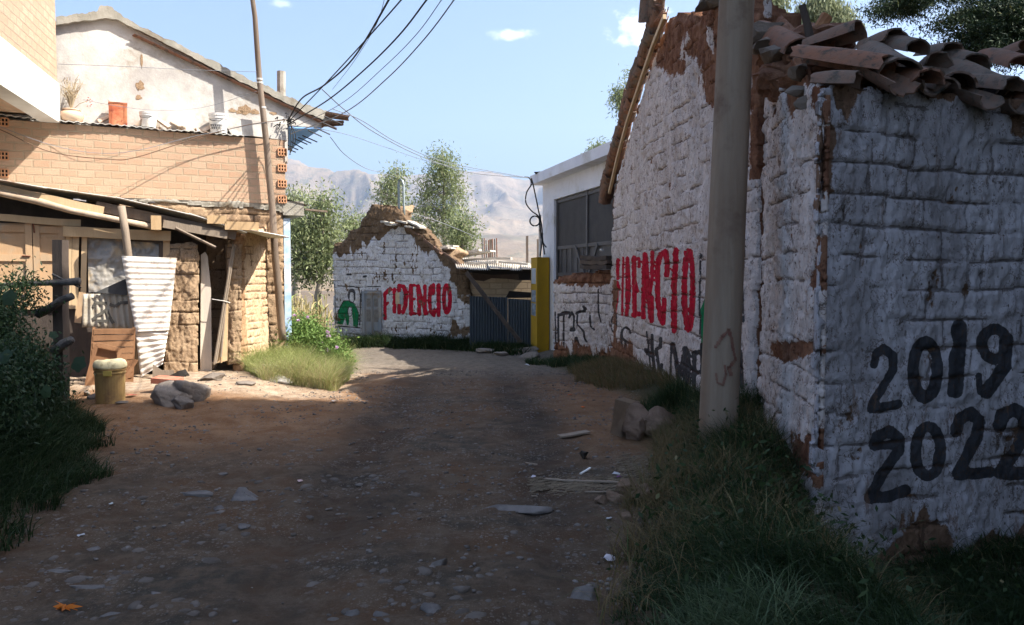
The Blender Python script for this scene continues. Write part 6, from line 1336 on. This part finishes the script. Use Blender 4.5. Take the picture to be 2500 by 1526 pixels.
# sunlit grass hump
q = clumpy(60000, lambda n: RNG.uniform(-4.7, -2.2, n), lambda n: RNG.uniform(10.9, 16.5, n), 2.0, 35, .05)
pxx, pyy = proj(gbase(q)); m_ = inpoly(pxx, pyy, [(595, 905), (600, 850), (650, 825), (690, 805), (740, 795), (850, 870), (852, 930), (820, 958), (720, 945), (640, 930)]); q = q[m_]; N = len(q)
hh = (.32+.5*fbm(q[:, 0]*2.4, q[:, 1]*2.4, 3, 41))*RNG.uniform(.35, 1.1, N)
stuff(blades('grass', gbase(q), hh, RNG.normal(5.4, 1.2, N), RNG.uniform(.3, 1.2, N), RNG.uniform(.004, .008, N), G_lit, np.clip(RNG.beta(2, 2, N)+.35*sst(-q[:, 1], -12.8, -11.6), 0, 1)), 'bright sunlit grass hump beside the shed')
# flowering plants
def flowers(name, label, blobs, n_f, spots, matf):
    t = bush(name, label, blobs, leafmat('fresh green leaves', (.07, .14, .03), (.18, .26, .07)), 5200, .07, .028, .12, .1, 26, 'plant')
    for (c, x, y, Y) in spots:
        p = Pc(c, x, y, Y); mb = MB()
        for k in range(22):
            a = random.uniform(0, 6.28); e_ = random.uniform(-.3, 1.3); d_ = Vector((math.cos(a)*math.cos(e_), math.sin(a)*math.cos(e_), math.sin(e_))); s = .05; u = d_.cross(Vector((0, 0, 1))).normalized()*.016; mb.add([p+d_*.01-u*.3, p+d_*s*.6-u, p+d_*s, p+d_*s*.6+u], [(0, 1, 2, 3)], random.random())
        mb.build('flower_head', matf, t)
    return t
M_fl = leafmat('pale violet petals', (.50, .30, .50), (.68, .50, .66))
flowers('flowering_shrub', 'leafy shrub with pale violet flower heads between wooden pole and grass', [B('c2', 1890, 880, 2130, 1080, 15.0), B('c2', 2050, 990, 2200, 1150, 14.5), B('c2', 1900, 980, 2080, 1120, 14.6)], 7, [('c2', 1928, 895, 14.6), ('c2', 1965, 880, 14.6), ('c2', 2055, 893, 14.6), ('c2', 1905, 900, 14.7), ('c2', 1990, 915, 14.4)], M_fl)
flowers('flowering_shrub', 'straggling violet flowered plant overhanging the lane edge', [B('c2', 2130, 1050, 2290, 1250, 13.6), B('c2', 2080, 1000, 2220, 1140, 14.2)], 6, [('c2', 2197, 1018, 13.9), ('c2', 2188, 990, 13.9), ('c2', 2247, 1095, 13.3), ('c2', 2185, 1110, 13.4), ('c3', 380, 1185, 13.5)], M_fl)
# maize patch
mb = MB(); st = []; 
for k in range(520):
    x = random.uniform(-8.6, -4.9); y = random.uniform(16.5, 22.5)
    if abs(x/y+.262) > .058 and x/y > -.262: continue
    if x > -5.6-(y-22)*.0 and y > 22: continue
    st.append((x, y))
mc_ = []
for (x, y) in st:
    z = Hz(x, y); h = random.uniform(.9, 1.55); mb.tube([(x, y, z), (x+random.gauss(0, .08), y, z+h)], [.014, .008], 4, 0, random.random())
    for j in range(7): mc_.append((x, y, z+h*random.uniform(.2, .95)))
mb.add([(-1000, 0, -100)]*0, []) if False else None
st_o = mb.build('maize_stalks', L_corn); stuff(st_o, 'dry maize stalks standing in the plot beyond the pole')
C = np.array(mc_); N = len(C); stuff(blades('maize_leaves', C, RNG.uniform(.25, .5, N), RNG.uniform(0, 6.28, N), RNG.uniform(.8, 1.8, N), RNG.uniform(.03, .055, N), L_corn, RNG.random(N)), 'dry drooping maize leaves in the plot beyond the pole')
q = clumpy(9000, lambda n: RNG.uniform(-9, -4.6, n), lambda n: RNG.uniform(15.5, 24, n), 1.0, 35, .05); N = len(q)
q = q[(q[:, 0] < -4.9) | (q[:, 1] < 17)]; q = q[q[:, 0]/q[:, 1] < -.215]; N = len(q)
stuff(blades('weeds', gbase(q), RNG.uniform(.2, .7, N), RNG.uniform(0, 6.28, N), RNG.uniform(.2, 1, N), RNG.uniform(.01, .025, N), G_lit, RNG.random(N)), 'pale weeds under the dry maize')
# dark grass along the ruin and the fence
def belt(n, pts, wid, hgt, seed, w=(.010, .02)):
    f = RNG.random(n)*(len(pts)-1); i = np.minimum(f.astype(int), len(pts)-2); t = f-i; Pn = np.array(pts); c = Pn[i]*(1-t)[:, None]+Pn[i+1]*t[:, None]
    q = np.stack([c[:, 0]+RNG.normal(0, .1, n), c[:, 1]-np.abs(RNG.normal(0, wid, n))], 1); hh = hgt*(.5+fbm(q[:, 0]*1.5, q[:, 1]*1.5, 3, seed))*RNG.uniform(.4, 1.1, n)
    return blades('grass', gbase(q), hh, RNG.uniform(3.2, 6.2, n), RNG.uniform(.3, 1.3, n), RNG.uniform(w[0], w[1], n), G_dark, RNG.beta(2, 2, n))
wp3 = [tuple(W3.pt(u, 0, .05)[:2]) for u in (-.2, 1, 2, 3, 4, 4.6)]
stuff(belt(15000, wp3, .35, .52, 61), 'dark green grass along the foot of the ruined gable')
stuff(belt(7000, [(-1.0, 22.2), (-.2, 21.7), (.4, 21.3)], .45, .4, 63), 'dark weeds before the blue grey fence')
# trees
DRK = 'tree'
tb = Pc('c3', 300, 880, 27.); tree('eucalyptus_tree', 'bushy sunlit eucalyptus left of the ruined gable behind the maize', 'tree', (tb.x, 27, Hz(tb.x, 27)), Pc('c3', 345, 300, 27), [B('c3', 270, 300, 420, 480, 27), B('c3', 150, 430, 330, 640, 27), B('c3', 310, 450, 440, 680, 27), B('c3', 140, 600, 330, 860, 27), B('c3', 300, 640, 440, 850, 27), B('c3', 130, 490, 250, 560, 27.5), B('c3', 350, 480, 430, 600, 27.5)], L_euc, 9500, .16, .05, .15, cper=20)
tb = Pc('c3', 200, 880, 29.); tree('eucalyptus_tree', 'smaller pale tree top just beside the blue painted wall', 'tree', (tb.x, 29, Hz(tb.x, 29)), Pc('c3', 165, 320, 29), [B('c3', 120, 310, 210, 420, 29), B('c3', 100, 420, 200, 560, 29)], L_olive, 3000, .16, .05, .22, cper=10)
tb = Pc('c3', 790, 700, 36.); tree('eucalyptus_tree', 'slim eucalyptus top rising directly behind the hairpin pipe', 'tree', (tb.x, 36, Hz(tb.x, 36)), Pc('c3', 800, 150, 36), [B('c3', 760, 145, 850, 230, 36), B('c3', 700, 200, 840, 300, 36), B('c3', 670, 290, 770, 380, 36), B('c3', 760, 290, 840, 400, 36), B('c3', 830, 400, 900, 480, 36)], L_euc, 3000, .16, .05, .15, cper=10)
tb = Pc('c3', 1095, 700, 33.); tree('eucalyptus_tree', 'tallest eucalyptus in the gap, between the ruined gable and the tin roof', 'tree', (tb.x, 33, Hz(tb.x, 33)), Pc('c3', 1080, 60, 33), [B('c3', 1010, 45, 1150, 170, 33), B('c3', 970, 130, 1190, 230, 33), B('c3', 930, 230, 1080, 340, 33), B('c3', 1080, 250, 1210, 360, 33), B('c3', 900, 340, 1040, 470, 33), B('c3', 1040, 360, 1200, 480, 33), B('c3', 960, 470, 1090, 580, 33), B('c3', 1080, 480, 1180, 620, 33)], L_euc, 8500, .15, .045, .13, cper=15)
tb = Pc('c3', 1185, 700, 30.); tree('eucalyptus_tree', 'low small eucalyptus right of the tallest one, over the tin roof', 'tree', (tb.x, 30, Hz(tb.x, 30)), Pc('c3', 1200, 450, 30), [B('c3', 1160, 440, 1240, 530, 30), B('c3', 1170, 520, 1280, 600, 30), B('c3', 1120, 560, 1200, 650, 30)], L_euc, 2800, .14, .045, .18, cper=10)
tb = Pc('c3', 530, 700, 31.); tree('eucalyptus_tree', 'leafy top barely showing behind the left shoulder of the ruined gable', 'tree', (tb.x, 31, Hz(tb.x, 31)), Pc('c3', 540, 480, 31), [B('c3', 490, 475, 580, 560, 31)], L_euc, 1500, .15, .05, .2, cper=10)
def behind(label, tx, c, blobs, Y, n, mat=L_olive, top=None, **k):
    tb = Pc(c, tx, 0, Y); bl = [B(c, *b, Y) for b in blobs]; tree('eucalyptus_tree', label, 'tree', (tb.x, Y, Hz(tb.x, Y)), top or bl[0][0], bl, mat, n, .15, .035, **k)
behind('pale eucalyptus with thin trunk left of the dark roof stick', 345, 'd4', [(230, -60, 400, 60), (180, 60, 330, 200), (250, 170, 430, 300), (330, 220, 520, 330), (150, 0, 240, 80)], 19, 6500, cl=.16, cper=10, r0=.07, droop=1.2)
behind('pale eucalyptus behind the two roof sticks, right one of the pair', 645, 'd4', [(650, -80, 800, 60), (640, 30, 860, 160), (760, 80, 950, 260), (640, 200, 800, 330), (820, 200, 930, 320), (560, 90, 640, 160)], 19, 8500, cl=.16, cper=10, r0=.07, droop=1.2, top=Pc('d4', 640, -120, 19))
behind('dark foliage peeping out left of the gable verge', 270, 'c5', [(212, 455, 285, 545), (280, 385, 320, 430), (240, 520, 290, 590)], 24, 1400, L_euc, cl=.14, cper=10, r0=.07)
behind('small tree top over the garage roof edge', 140, 'c5', [(85, 755, 180, 830), (120, 750, 170, 790)], 30, 900, L_euc, cl=.16, cper=10, r0=.07)
# cypress with sprays reaching into the picture at upper right
tc = thing('cypress_tree', 'big dark cypress whose drooping sprays hang over the tile roof', 'tree', (9.8, 13.2, 0))
mb = MB(); mb.tube([(9.8, 13.2, -.1), (9.8, 13.1, 4), (9.7, 13.2, 9), (9.8, 13.2, 14)], [.35, .3, .2, .05], 10); C = []
brs = [((2464, 60), (2250, 60), (2050, 90), (1900, 130), (1720, 200)), ((2464, 10), (2300, 40), (2150, 80), (2020, 20)), ((2464, 180), (2300, 210), (2150, 230), (2020, 260), (1960, 280)), ((2464, 280), (2250, 300), (2050, 330), (1870, 430)), ((2464, 350), (2300, 350), (2150, 400), (2000, 470)),
       ((2464, -60), (2000, -60), (1600, -40), (1380, 10), (1220, 35)), ((1700, -50), (1560, 10), (1400, 40), (1260, 60)), ((2464, 430), (2380, 420), (2290, 450), (2200, 430)), ((2464, 120), (2350, 140), (2220, 160), (2100, 190)), ((2464, 230), (2400, 330), (2380, 440))]
for br__ in brs:
    pts = curve_pts([(9.8, 13.2, Pc('d4', 2464, br__[0][1], 12.5).z+.6)]+[Pc('d4', *p, 12.4+random.uniform(-.3, .3)) for p in br__], 6)
    mb.tube(pts, [max(.006, .05*(1-i/len(pts))) for i in range(len(pts))], 5)
    for i, p in enumerate(pts[3:]):
        f = i/len(pts); 
        for _ in range(9): C.append((p.x+random.gauss(0, .12), p.y+random.gauss(0, .22), p.z-abs(random.gauss(0, .09))*(1.3-f*.7)+.03))
C = np.concatenate([np.array(C), ellips((9.8, 13.2, 7.5), (1.9, 1.9, 5.5), 900, .6)])
mb.build('trunk', M_wood_dark, tc, smooth=True); V, Q, rn = leafcloud(C, 62000, .055, .07, .018, .35); mk('crown', V, Q, L_cyp, tc, attrs={'rnd': rn})
# unseen tall cypress row, added on the sunny side to shade the foreground
def shade_cyp():
    t = thing('cypress_tree', 'x', 'tree', (0, 0, 0)); mb = MB(); mb.tube([(0, 0, -.2), (0, 0, 15)], [.3, .05], 8); mb.build('trunk', M_wood_dark, t)
    n1_, n2_ = 40, 44; zz = np.linspace(0, 1, n1_); V = []
    for i, z in enumerate(zz):
        r = 1.55*min(1, z*9+.3)*(1-max(0, z-.72)/.28*.9)
        for k in range(n2_): a = 2*math.pi*k/n2_; rr_ = r*(.78+.45*float(vn(a*3+7, z*22, 3))); V.append((rr_*math.cos(a), rr_*math.sin(a), .5+z*15.5))
    Fq = [(i*n2_+k, i*n2_+(k+1) % n2_, (i+1)*n2_+(k+1) % n2_, (i+1)*n2_+k) for i in range(n1_-1) for k in range(n2_)]; V = np.array(V)
    idx_ = RNG.integers(0, len(V), 1500); C = V[idx_]*np.array([1.05, 1.05, 1]); LV, LQ, rn = leafcloud(C, 15000, .14, .22, .06, .2)
    mk('crown', np.concatenate([V, LV]), np.concatenate([np.array(Fq), LQ+len(V)]), L_cyp, t, attrs={'rnd': np.concatenate([RNG.random(len(V)), rn])}); return t
proto = shade_cyp()
CYP = [(8.2, 6.75, 1.02), (7.7, 4.7, 1.02), (7.5, 2.5, .98), (7.4, .3, 1.0), (7.7, -1.9, .95), (7.5, -4.2, 1.03), (7.6, -6.4, .97), (8.9, 5.6, 1.05), (9.0, 3.4, 1.0), (9.1, 1.2, 1.03), (8.9, -1, 1.0)]
for i, (x, y, s) in enumerate(CYP):
    if i == 0: o = proto
    else:
        o = proto.copy(); sc.collection.objects.link(o)
        for ch in list(proto.children): c2_ = ch.copy(); sc.collection.objects.link(c2_); c2_.parent = o
    o.location = (x, y, 0); o.scale = (1, 1, s); o.rotation_euler.z = i*1.3
    o['label'] = 'tall columnar cypress out of view, in the dense row added to shade the lane'; o['category'] = 'tree'; o['group'] = 'unseen cypresses added to shade the lane'
# ------------------------------------------------------------------ stones, litter and small things on the lane
import bmesh as _bm
def gravel(n, label):
    b = _bm.new(); _bm.ops.create_icosphere(b, subdivisions=1, radius=1); V0 = np.array([v.co[:] for v in b.verts]); F0 = np.array([[v.index for v in f.verts] for f in b.faces]); b.free()
    Vs, Fs, Rn = [], [], []; k = 0; tries = 0
    Y = RNG.uniform(2.9, 15, n*6)**1.0; X = RNG.uniform(-4.5, 2.2, n*6); d = fbm(X*1.1, Y*1.1, 3, 71); keep = (d > .5) | (RNG.random(len(X)) < .18)
    keep &= (X < edgeR(Y)+.1) & (X > edgeL(Y)-.1) & (np.abs(X/Y) < .68); X, Y = X[keep][:n], Y[keep][:n]; n = len(X); Z = H(X, Y)
    s = .005+.016*RNG.random(n)**4+.003*(Y/6); 
    big = RNG.random(n) < .02; s = np.where(big, s*1.7, s)
    asp = RNG.uniform(.5, 1, n); fl = RNG.uniform(.3, .6, n); a = RNG.uniform(0, 6.28, n)
    P_ = V0[None]*(1+.35*(RNG.random((n, len(V0), 1))-.5)); P_ = P_*np.stack([s, s*asp, s*fl], 1)[:, None]; ca, sa_ = np.cos(a)[:, None], np.sin(a)[:, None]
    PX = P_[..., 0]*ca-P_[..., 1]*sa_+X[:, None]; PY = P_[..., 0]*sa_+P_[..., 1]*ca+Y[:, None]; PZ = P_[..., 2]+(Z+s*fl*.15)[:, None]
    V = np.stack([PX, PY, PZ], -1).reshape(-1, 3); Fq = (F0[None]+np.arange(n)[:, None, None]*len(V0)).reshape(-1, 3)
    o = mk('gravel', V, Fq, simple('road pebbles', (.06, .047, .037), (.20, .18, .165), 30, bump=.3, attr='rnd'), attrs={'rnd': np.repeat(RNG.random(n), len(V0))}, smooth=True); stuff(o, label)
gravel(6000, 'small grey and brown pebbles bedded in the dirt lane')
def cobbles():
    b = _bm.new(); _bm.ops.create_icosphere(b, subdivisions=2, radius=1); V0 = np.array([v.co[:] for v in b.verts]); F0 = np.array([[v.index for v in f.verts] for f in b.faces]); b.free(); Vs, Fs, Rn = [], [], []; o_ = 0
    for (x0, y0, x1, y1, n) in ((330, 1160, 760, 1330, 40), (0, 1330, 520, 1526, 45), (760, 1390, 1180, 1526, 45), (900, 1000, 1150, 1250, 20), (560, 1050, 900, 1180, 20), (1150, 1290, 1450, 1500, 12)):
        for _ in range(n):
            p = gpt(RNG.uniform(x0, x1), RNG.uniform(y0, y1)); s = RNG.uniform(.012, .045)*(1 if RNG.random() < .8 else 1.5); a = RNG.uniform(0, 6.28); q = V0*(1+.3*(fbm(V0[:, 0]*1.5+p.x*9, V0[:, 1]*1.5+V0[:, 2]+p.y*7, 2, 3)-.5))[:, None]
            q = q*np.array([s, s*RNG.uniform(.5, .9), s*.45]); q = np.stack([q[:, 0]*math.cos(a)-q[:, 1]*math.sin(a)+p.x, q[:, 0]*math.sin(a)+q[:, 1]*math.cos(a)+p.y, q[:, 2]+p.z-s*.22], 1); Vs.append(q); Fs.append(F0+o_); o_ += len(V0); Rn.append(np.full(len(V0), RNG.random()))
    stuff(mk('cobbles', np.concatenate(Vs), np.concatenate(Fs), simple('embedded cobble', (.06, .048, .038), (.13, .11, .095), 12, bump=.5, attr='rnd'), attrs={'rnd': np.concatenate(Rn)}, smooth=True), 'rounded cobbles bedded flush in the dirt lane')
cobbles()
M_rs = simple('blue grey road stone', (.085, .075, .07), (.165, .15, .14), 7, bump=.5, bscale=25)
for (x, y, sx_, sy_, sz_, lab, sd) in ((595, 1215, .17, .12, .06, 'largest flat pale stone embedded in the lane', 301), (470, 1205, .14, .06, .03, 'low grey stone left of the largest flat stone', 302), (1070, 1380, .07, .05, .04, 'roundish grey stone near the middle of the lower lane', 303),
        (860, 1498, .06, .035, .03, 'blue grey stone at the bottom, leftmost of three', 304), (935, 1502, .06, .04, .03, 'grey stone at the bottom, middle one of three', 305), (1062, 1488, .06, .04, .04, 'pale angular stone at the bottom, right one of three', 306),
        (1240, 1240, .26, .10, .05, 'long half buried brown rock in front of the stone cluster', 307), (1425, 1460, .12, .08, .05, 'dark half buried stone close to the right grass edge', 308), (140, 1395, .10, .05, .02, 'flat bluish stone in the lower left', 309), (212, 1435, .12, .04, .02, 'long flat grey stone above the orange leaf', 310),
        (540, 1158, .05, .03, .02, 'small grey stone above the largest flat one', 311), (600, 1285, .05, .035, .02, 'small pale stone below the largest flat one', 312), (535, 1243, .045, .03, .02, 'small bluish stone lower left of the largest flat one', 313), (385, 1450, .05, .035, .02, 'oval stone in the lower left pebbles', 314), (780, 1100, .035, .02, .012, 'small light chip in the far wheel rut', 315),
        (235, 1340, .05, .03, .02, 'light grey stone in the left rut', 316), (275, 1500, .05, .03, .02, 'oval grey stone near the orange leaf', 317), (965, 1255, .04, .03, .015, 'small blue grey stone right of the largest flat one', 318), (960, 925, .13, .07, .02, 'flat pale stone in the far shaded lane', 319)):
    p = gpt(x, y); stone((p.x, p.y, p.z-sz_*.15), sx_, sy_, sz_, lab, mat=M_rs, rot=0, seed=sd)
# boulders against the white wall
p = gc('c4', 520, 1440); 
mb = MB(); a_, b_, c_, d_ = Pc('c4', 482, 1420, p.y-.15), Pc('c4', 505, 1252, p.y-.12), Pc('c4', 590, 1275, p.y+.25), Pc('c4', 560, 1450, p.y+.1); th_ = Vector((.12, .25, -.02))
mb.hexa([a_, d_, d_+th_, a_+th_, b_, c_, c_+th_, b_+th_]); o = mb.build('stone_slab', simple('tan sandstone', (.27, .19, .13), (.36, .27, .19), 5, bump=.6, bscale=16)); tag(o, 'tan upright slab of rock, leftmost of the boulders by the wall', 'stone')
for (x, y, sx_, sy_, sz_, Yo, lab, sd) in ((590, 1330, .21, .2, .17, .2, 'dark brown boulder leaning behind the tan slab', 403), (695, 1385, .23, .2, .19, .1, 'angular brown boulder nearest the concrete pole', 408), (615, 1405, .14, .14, .14, .0, 'brown rock between the tan slab and the angular boulder', 413)):
    q_ = Pc('c4', x, y, p.y+Yo); stone(tuple(q_), sx_, sy_, sz_, lab, mat=simple('brown boulder', (.14, .09, .06), (.25, .17, .12), 4, bump=1., bscale=22, bdist=.03) if 'brown boulder' not in bpy.data.materials else bpy.data.materials['brown boulder'], rot=.3, seed=sd)
for (x, y, s, lab, sd) in ((715, 830, .06, 'flat grey stone, leftmost in the cluster at the grass edge', 501), (780, 825, .075, 'dark stone second from the left in the cluster', 502), (845, 785, .11, 'largest upright stone of the cluster at the grass edge', 503), (885, 800, .05, 'tan stone just right of the largest cluster stone', 504), (925, 800, .085, 'slanting grey stone in the cluster', 505), (975, 800, .085, 'rounded stone, rightmost of the cluster', 506), (845, 915, .045, 'single small stone in front of the cluster', 507)):
    p = gc('c8', x, y+12); stone((p.x, p.y, p.z+s*.4), s, s*.8, s*.8, lab, mat=bpy.data.materials['brown boulder'], seed=sd)
for (c, x, y, s, lab, sd) in (('d2', 70, 985, .38, 'large rounded stone by the foot of the yellow pillar', 601), ('d2', 110, 1030, .3, 'stone half hidden by grass before the yellow pillar', 602), ('c3', 1310, 1245, .25, 'flat stone at the ruin corner before the fence, left one', 603), ('c3', 1325, 1285, .3, 'flat stone at the ruin corner before the fence, right one', 604), ('c3', 1500, 1260, .25, 'dark stone before the blue grey fence', 605), ('c3', 1450, 1300, .2, 'low stone at the lane edge before the fence', 606)):
    p = gc(c, x, y); stone((p.x, p.y, p.z+s*.2), s, s*.7, s*.4, lab, seed=sd, rot=0)
for k, (x, y) in enumerate(((1000, 180), (985, 1),)): pass
p = gc('c8', 480, 490); p2 = gc('c8', 636, 468); mb = MB(); mb.beam(p+Vector((0, 0, .02)), p2+Vector((0, 0, .03)), .10, .015, n=3, jit=.003, a=.6)
tag(mb.build('wooden_board', M_wood_old), 'thin weathered board lying on the dirt left of the boulders', 'board')
p = gc('c8', 613, 600); V, Fq = rock(p+Vector((0, 0, .04)), .05, .05, .045, 0, 77, 3, .8); tag(mk('dark_lump', V, np.array(Fq), simple('dark matted lump', (.02, .018, .015), (.05, .04, .03), 30, bump=1)), 'small round dark lump on the dirt below the board', 'lump')
# swept twigs and straw
n_ = 900; cx_ = RNG.normal(0, 1, n_); 
cc = [gc('c8', 300+600*f, 745+RNG.normal(0, 22)) for f in RNG.random(n_)]
cc += [gc('c8', 900+RNG.uniform(-120, 180), 650+RNG.normal(0, 40)) for _ in range(500)]
mb = MB()
for p in cc: a = random.gauss(.1, .6); l = random.uniform(.02, .09); mb.beam(p+Vector((0, 0, .006)), p+Vector((l*math.cos(a), l*math.sin(a)*.8, .012)), .004, .003, a=random.random())
o = mb.build('twig_litter', simple('straw and twig litter', (.10, .075, .05), (.28, .22, .15), 30, bump=0, attr='rnd')); stuff(o, 'swept line of twigs and straw across the lane edge')
for (x0, y0, x1, y1, w_, mt_, lab) in ((400, 722, 560, 735, .022, 'w', 'long peeled stick lying in the swept twigs, left one'), (560, 730, 800, 742, .022, 'w', 'long peeled stick lying in the swept twigs, right one'), (300, 630, 360, 645, .014, 'w', 'short pale stick left of the dark lump'), (595, 692, 648, 665, .018, 'p', 'narrow white plastic strip above the swept twigs'), (330, 812, 360, 820, .01, 'w', 'short white stalk below the swept twigs'), (620, 790, 745, 795, .014, 'w', 'thin straw stick touching the stone cluster')):
    mb = MB(); mb.beam(gc('c8', x0, y0, .015), gc('c8', x1, y1, .02), w_, w_*.5, n=3, jit=.002, a=.8); tag(mb.build('stick', M_wood_old if mt_ == 'w' else M_pw), lab, 'stick')
def scrap(c, x, y, s, col, lab, cat='litter', name='paper_scrap', lift=.01):
    p = gc(c, x, y, lift); rr_ = random.Random(int(x+y)); mb = MB(); n = 7; V = [p+Vector((s*math.cos(a)*rr_.uniform(.5, 1.1), s*math.sin(a)*rr_.uniform(.5, 1.1), rr_.uniform(0, s*.5))) for a in np.linspace(0, 6.28, n, endpoint=False)]+[p+Vector((0, 0, s*.35))]
    V2 = [v-Vector((0, 0, .003)) for v in V]; mb.add(V+V2, [(n, i, (i+1) % n) for i in range(n)]+[(2*n+1, n+1+(i+1) % n, n+1+i) for i in range(n)]+[(i, n+1+i, n+1+(i+1) % n, (i+1) % n) for i in range(n)])
    tag(mb.build(name, simple('scrap '+lab[:18], col, tuple(v*.8 for v in col), 20, bump=.1)), lab, cat)
scrap('c8', 748, 1155, .045, (.55, .52, .55), 'crumpled white paper at the edge of the right grass'); scrap('c8', 307, 97, .08, (.6, .6, .62), 'crumpled white plastic bag at the far lane edge'); scrap('c8', 338, 706, .022, (.5, .45, .5), 'tiny whitish scrap left of the swept twigs'); scrap('c8', 785, 692, .04, (.5, .5, .52), 'white scrap lying above the peeled sticks'); scrap('c8', 805, 708, .025, (.2, .07, .2), 'purple scrap beside the white one')
scrap('c8', 537, 258, .035, (.7, .14, .02), 'orange peel under the withered grass, farther one'); scrap('c8', 608, 325, .03, (.7, .14, .02), 'orange peel under the withered grass, nearer one'); scrap('c8', 460, 343, .03, (.6, .3, .15), 'pale orange scrap on the dirt left of the peels'); scrap('c7', 1446, 645, .03, (.55, .38, .36), 'pinkish card scrap in the middle of the lane'); scrap('c7', 1612, 262, .06, (.5, .45, .4), 'pale flat scrap at the sunlit shadow edge'); scrap('c7', 535, 757, .018, (.5, .55, .55), 'tiny white chip left in the shaded lane'); scrap('d1', 1385, 1370, .07, (.35, .08, .06), 'red and white torn packet beside the drum'); scrap('c7', 388, 910, .025, (.45, .46, .48), 'white chip in the left pebbles'); scrap('c8', 750, 935, .025, (.35, .35, .35), 'grey scrap below the single stone')
# five-pointed orange leaf
p = gc('c7', 310, 1255, .012); mb = MB(); V = [p]
for k in range(20): a = R(18*k); r = .075*(1. if k % 4 == 0 else .62 if k % 2 == 0 else .3); V.append(p+Vector((r*math.cos(a)*1.2, r*math.sin(a), .012*math.sin(a*3))))
mb.add(V, [(0, i+1, (i+1) % 20+1) for i in range(20)]); mb.tube([p, p+Vector((.09, -.05, .004))], .002, 4)
tag(mb.build('fallen_leaf', leafmat('orange dry leaf', (.55, .16, .02), (.6, .2, .03))), 'orange five lobed fallen leaf in the lower left', 'leaf')
# rusty angle bar in the grass
mb = MB(); a_, b_, c_ = Pc('c6', 375, 1215, 4.25), Pc('c6', 545, 1300, 3.9), Pc('c6', 525, 1560, 3.9); d_ = Pc('c6', 370, 1400, 4.25)
br0 = thing('iron_bracket', 'rusty iron angle bracket standing in the dark grass', 'bracket', (c_.x, c_.y, Hz(c_.x, c_.y)))
mb.beam(a_, b_, .035, .006, n=2); mb.beam(a_+Vector((0, 0, -.018)), b_+Vector((0, 0, -.018)), .005, .03, n=2); mb.build('top_bar', M_rust, br0)
for (u0, u1) in ((b_, Vector((c_.x, c_.y, -.1))), (a_, Vector((d_.x, d_.y, -.1)))): mb = MB(); mb.beam(u0, u1, .035, .03, up=(0, 1, 0), n=2); mb.build('leg', M_rust, br0)
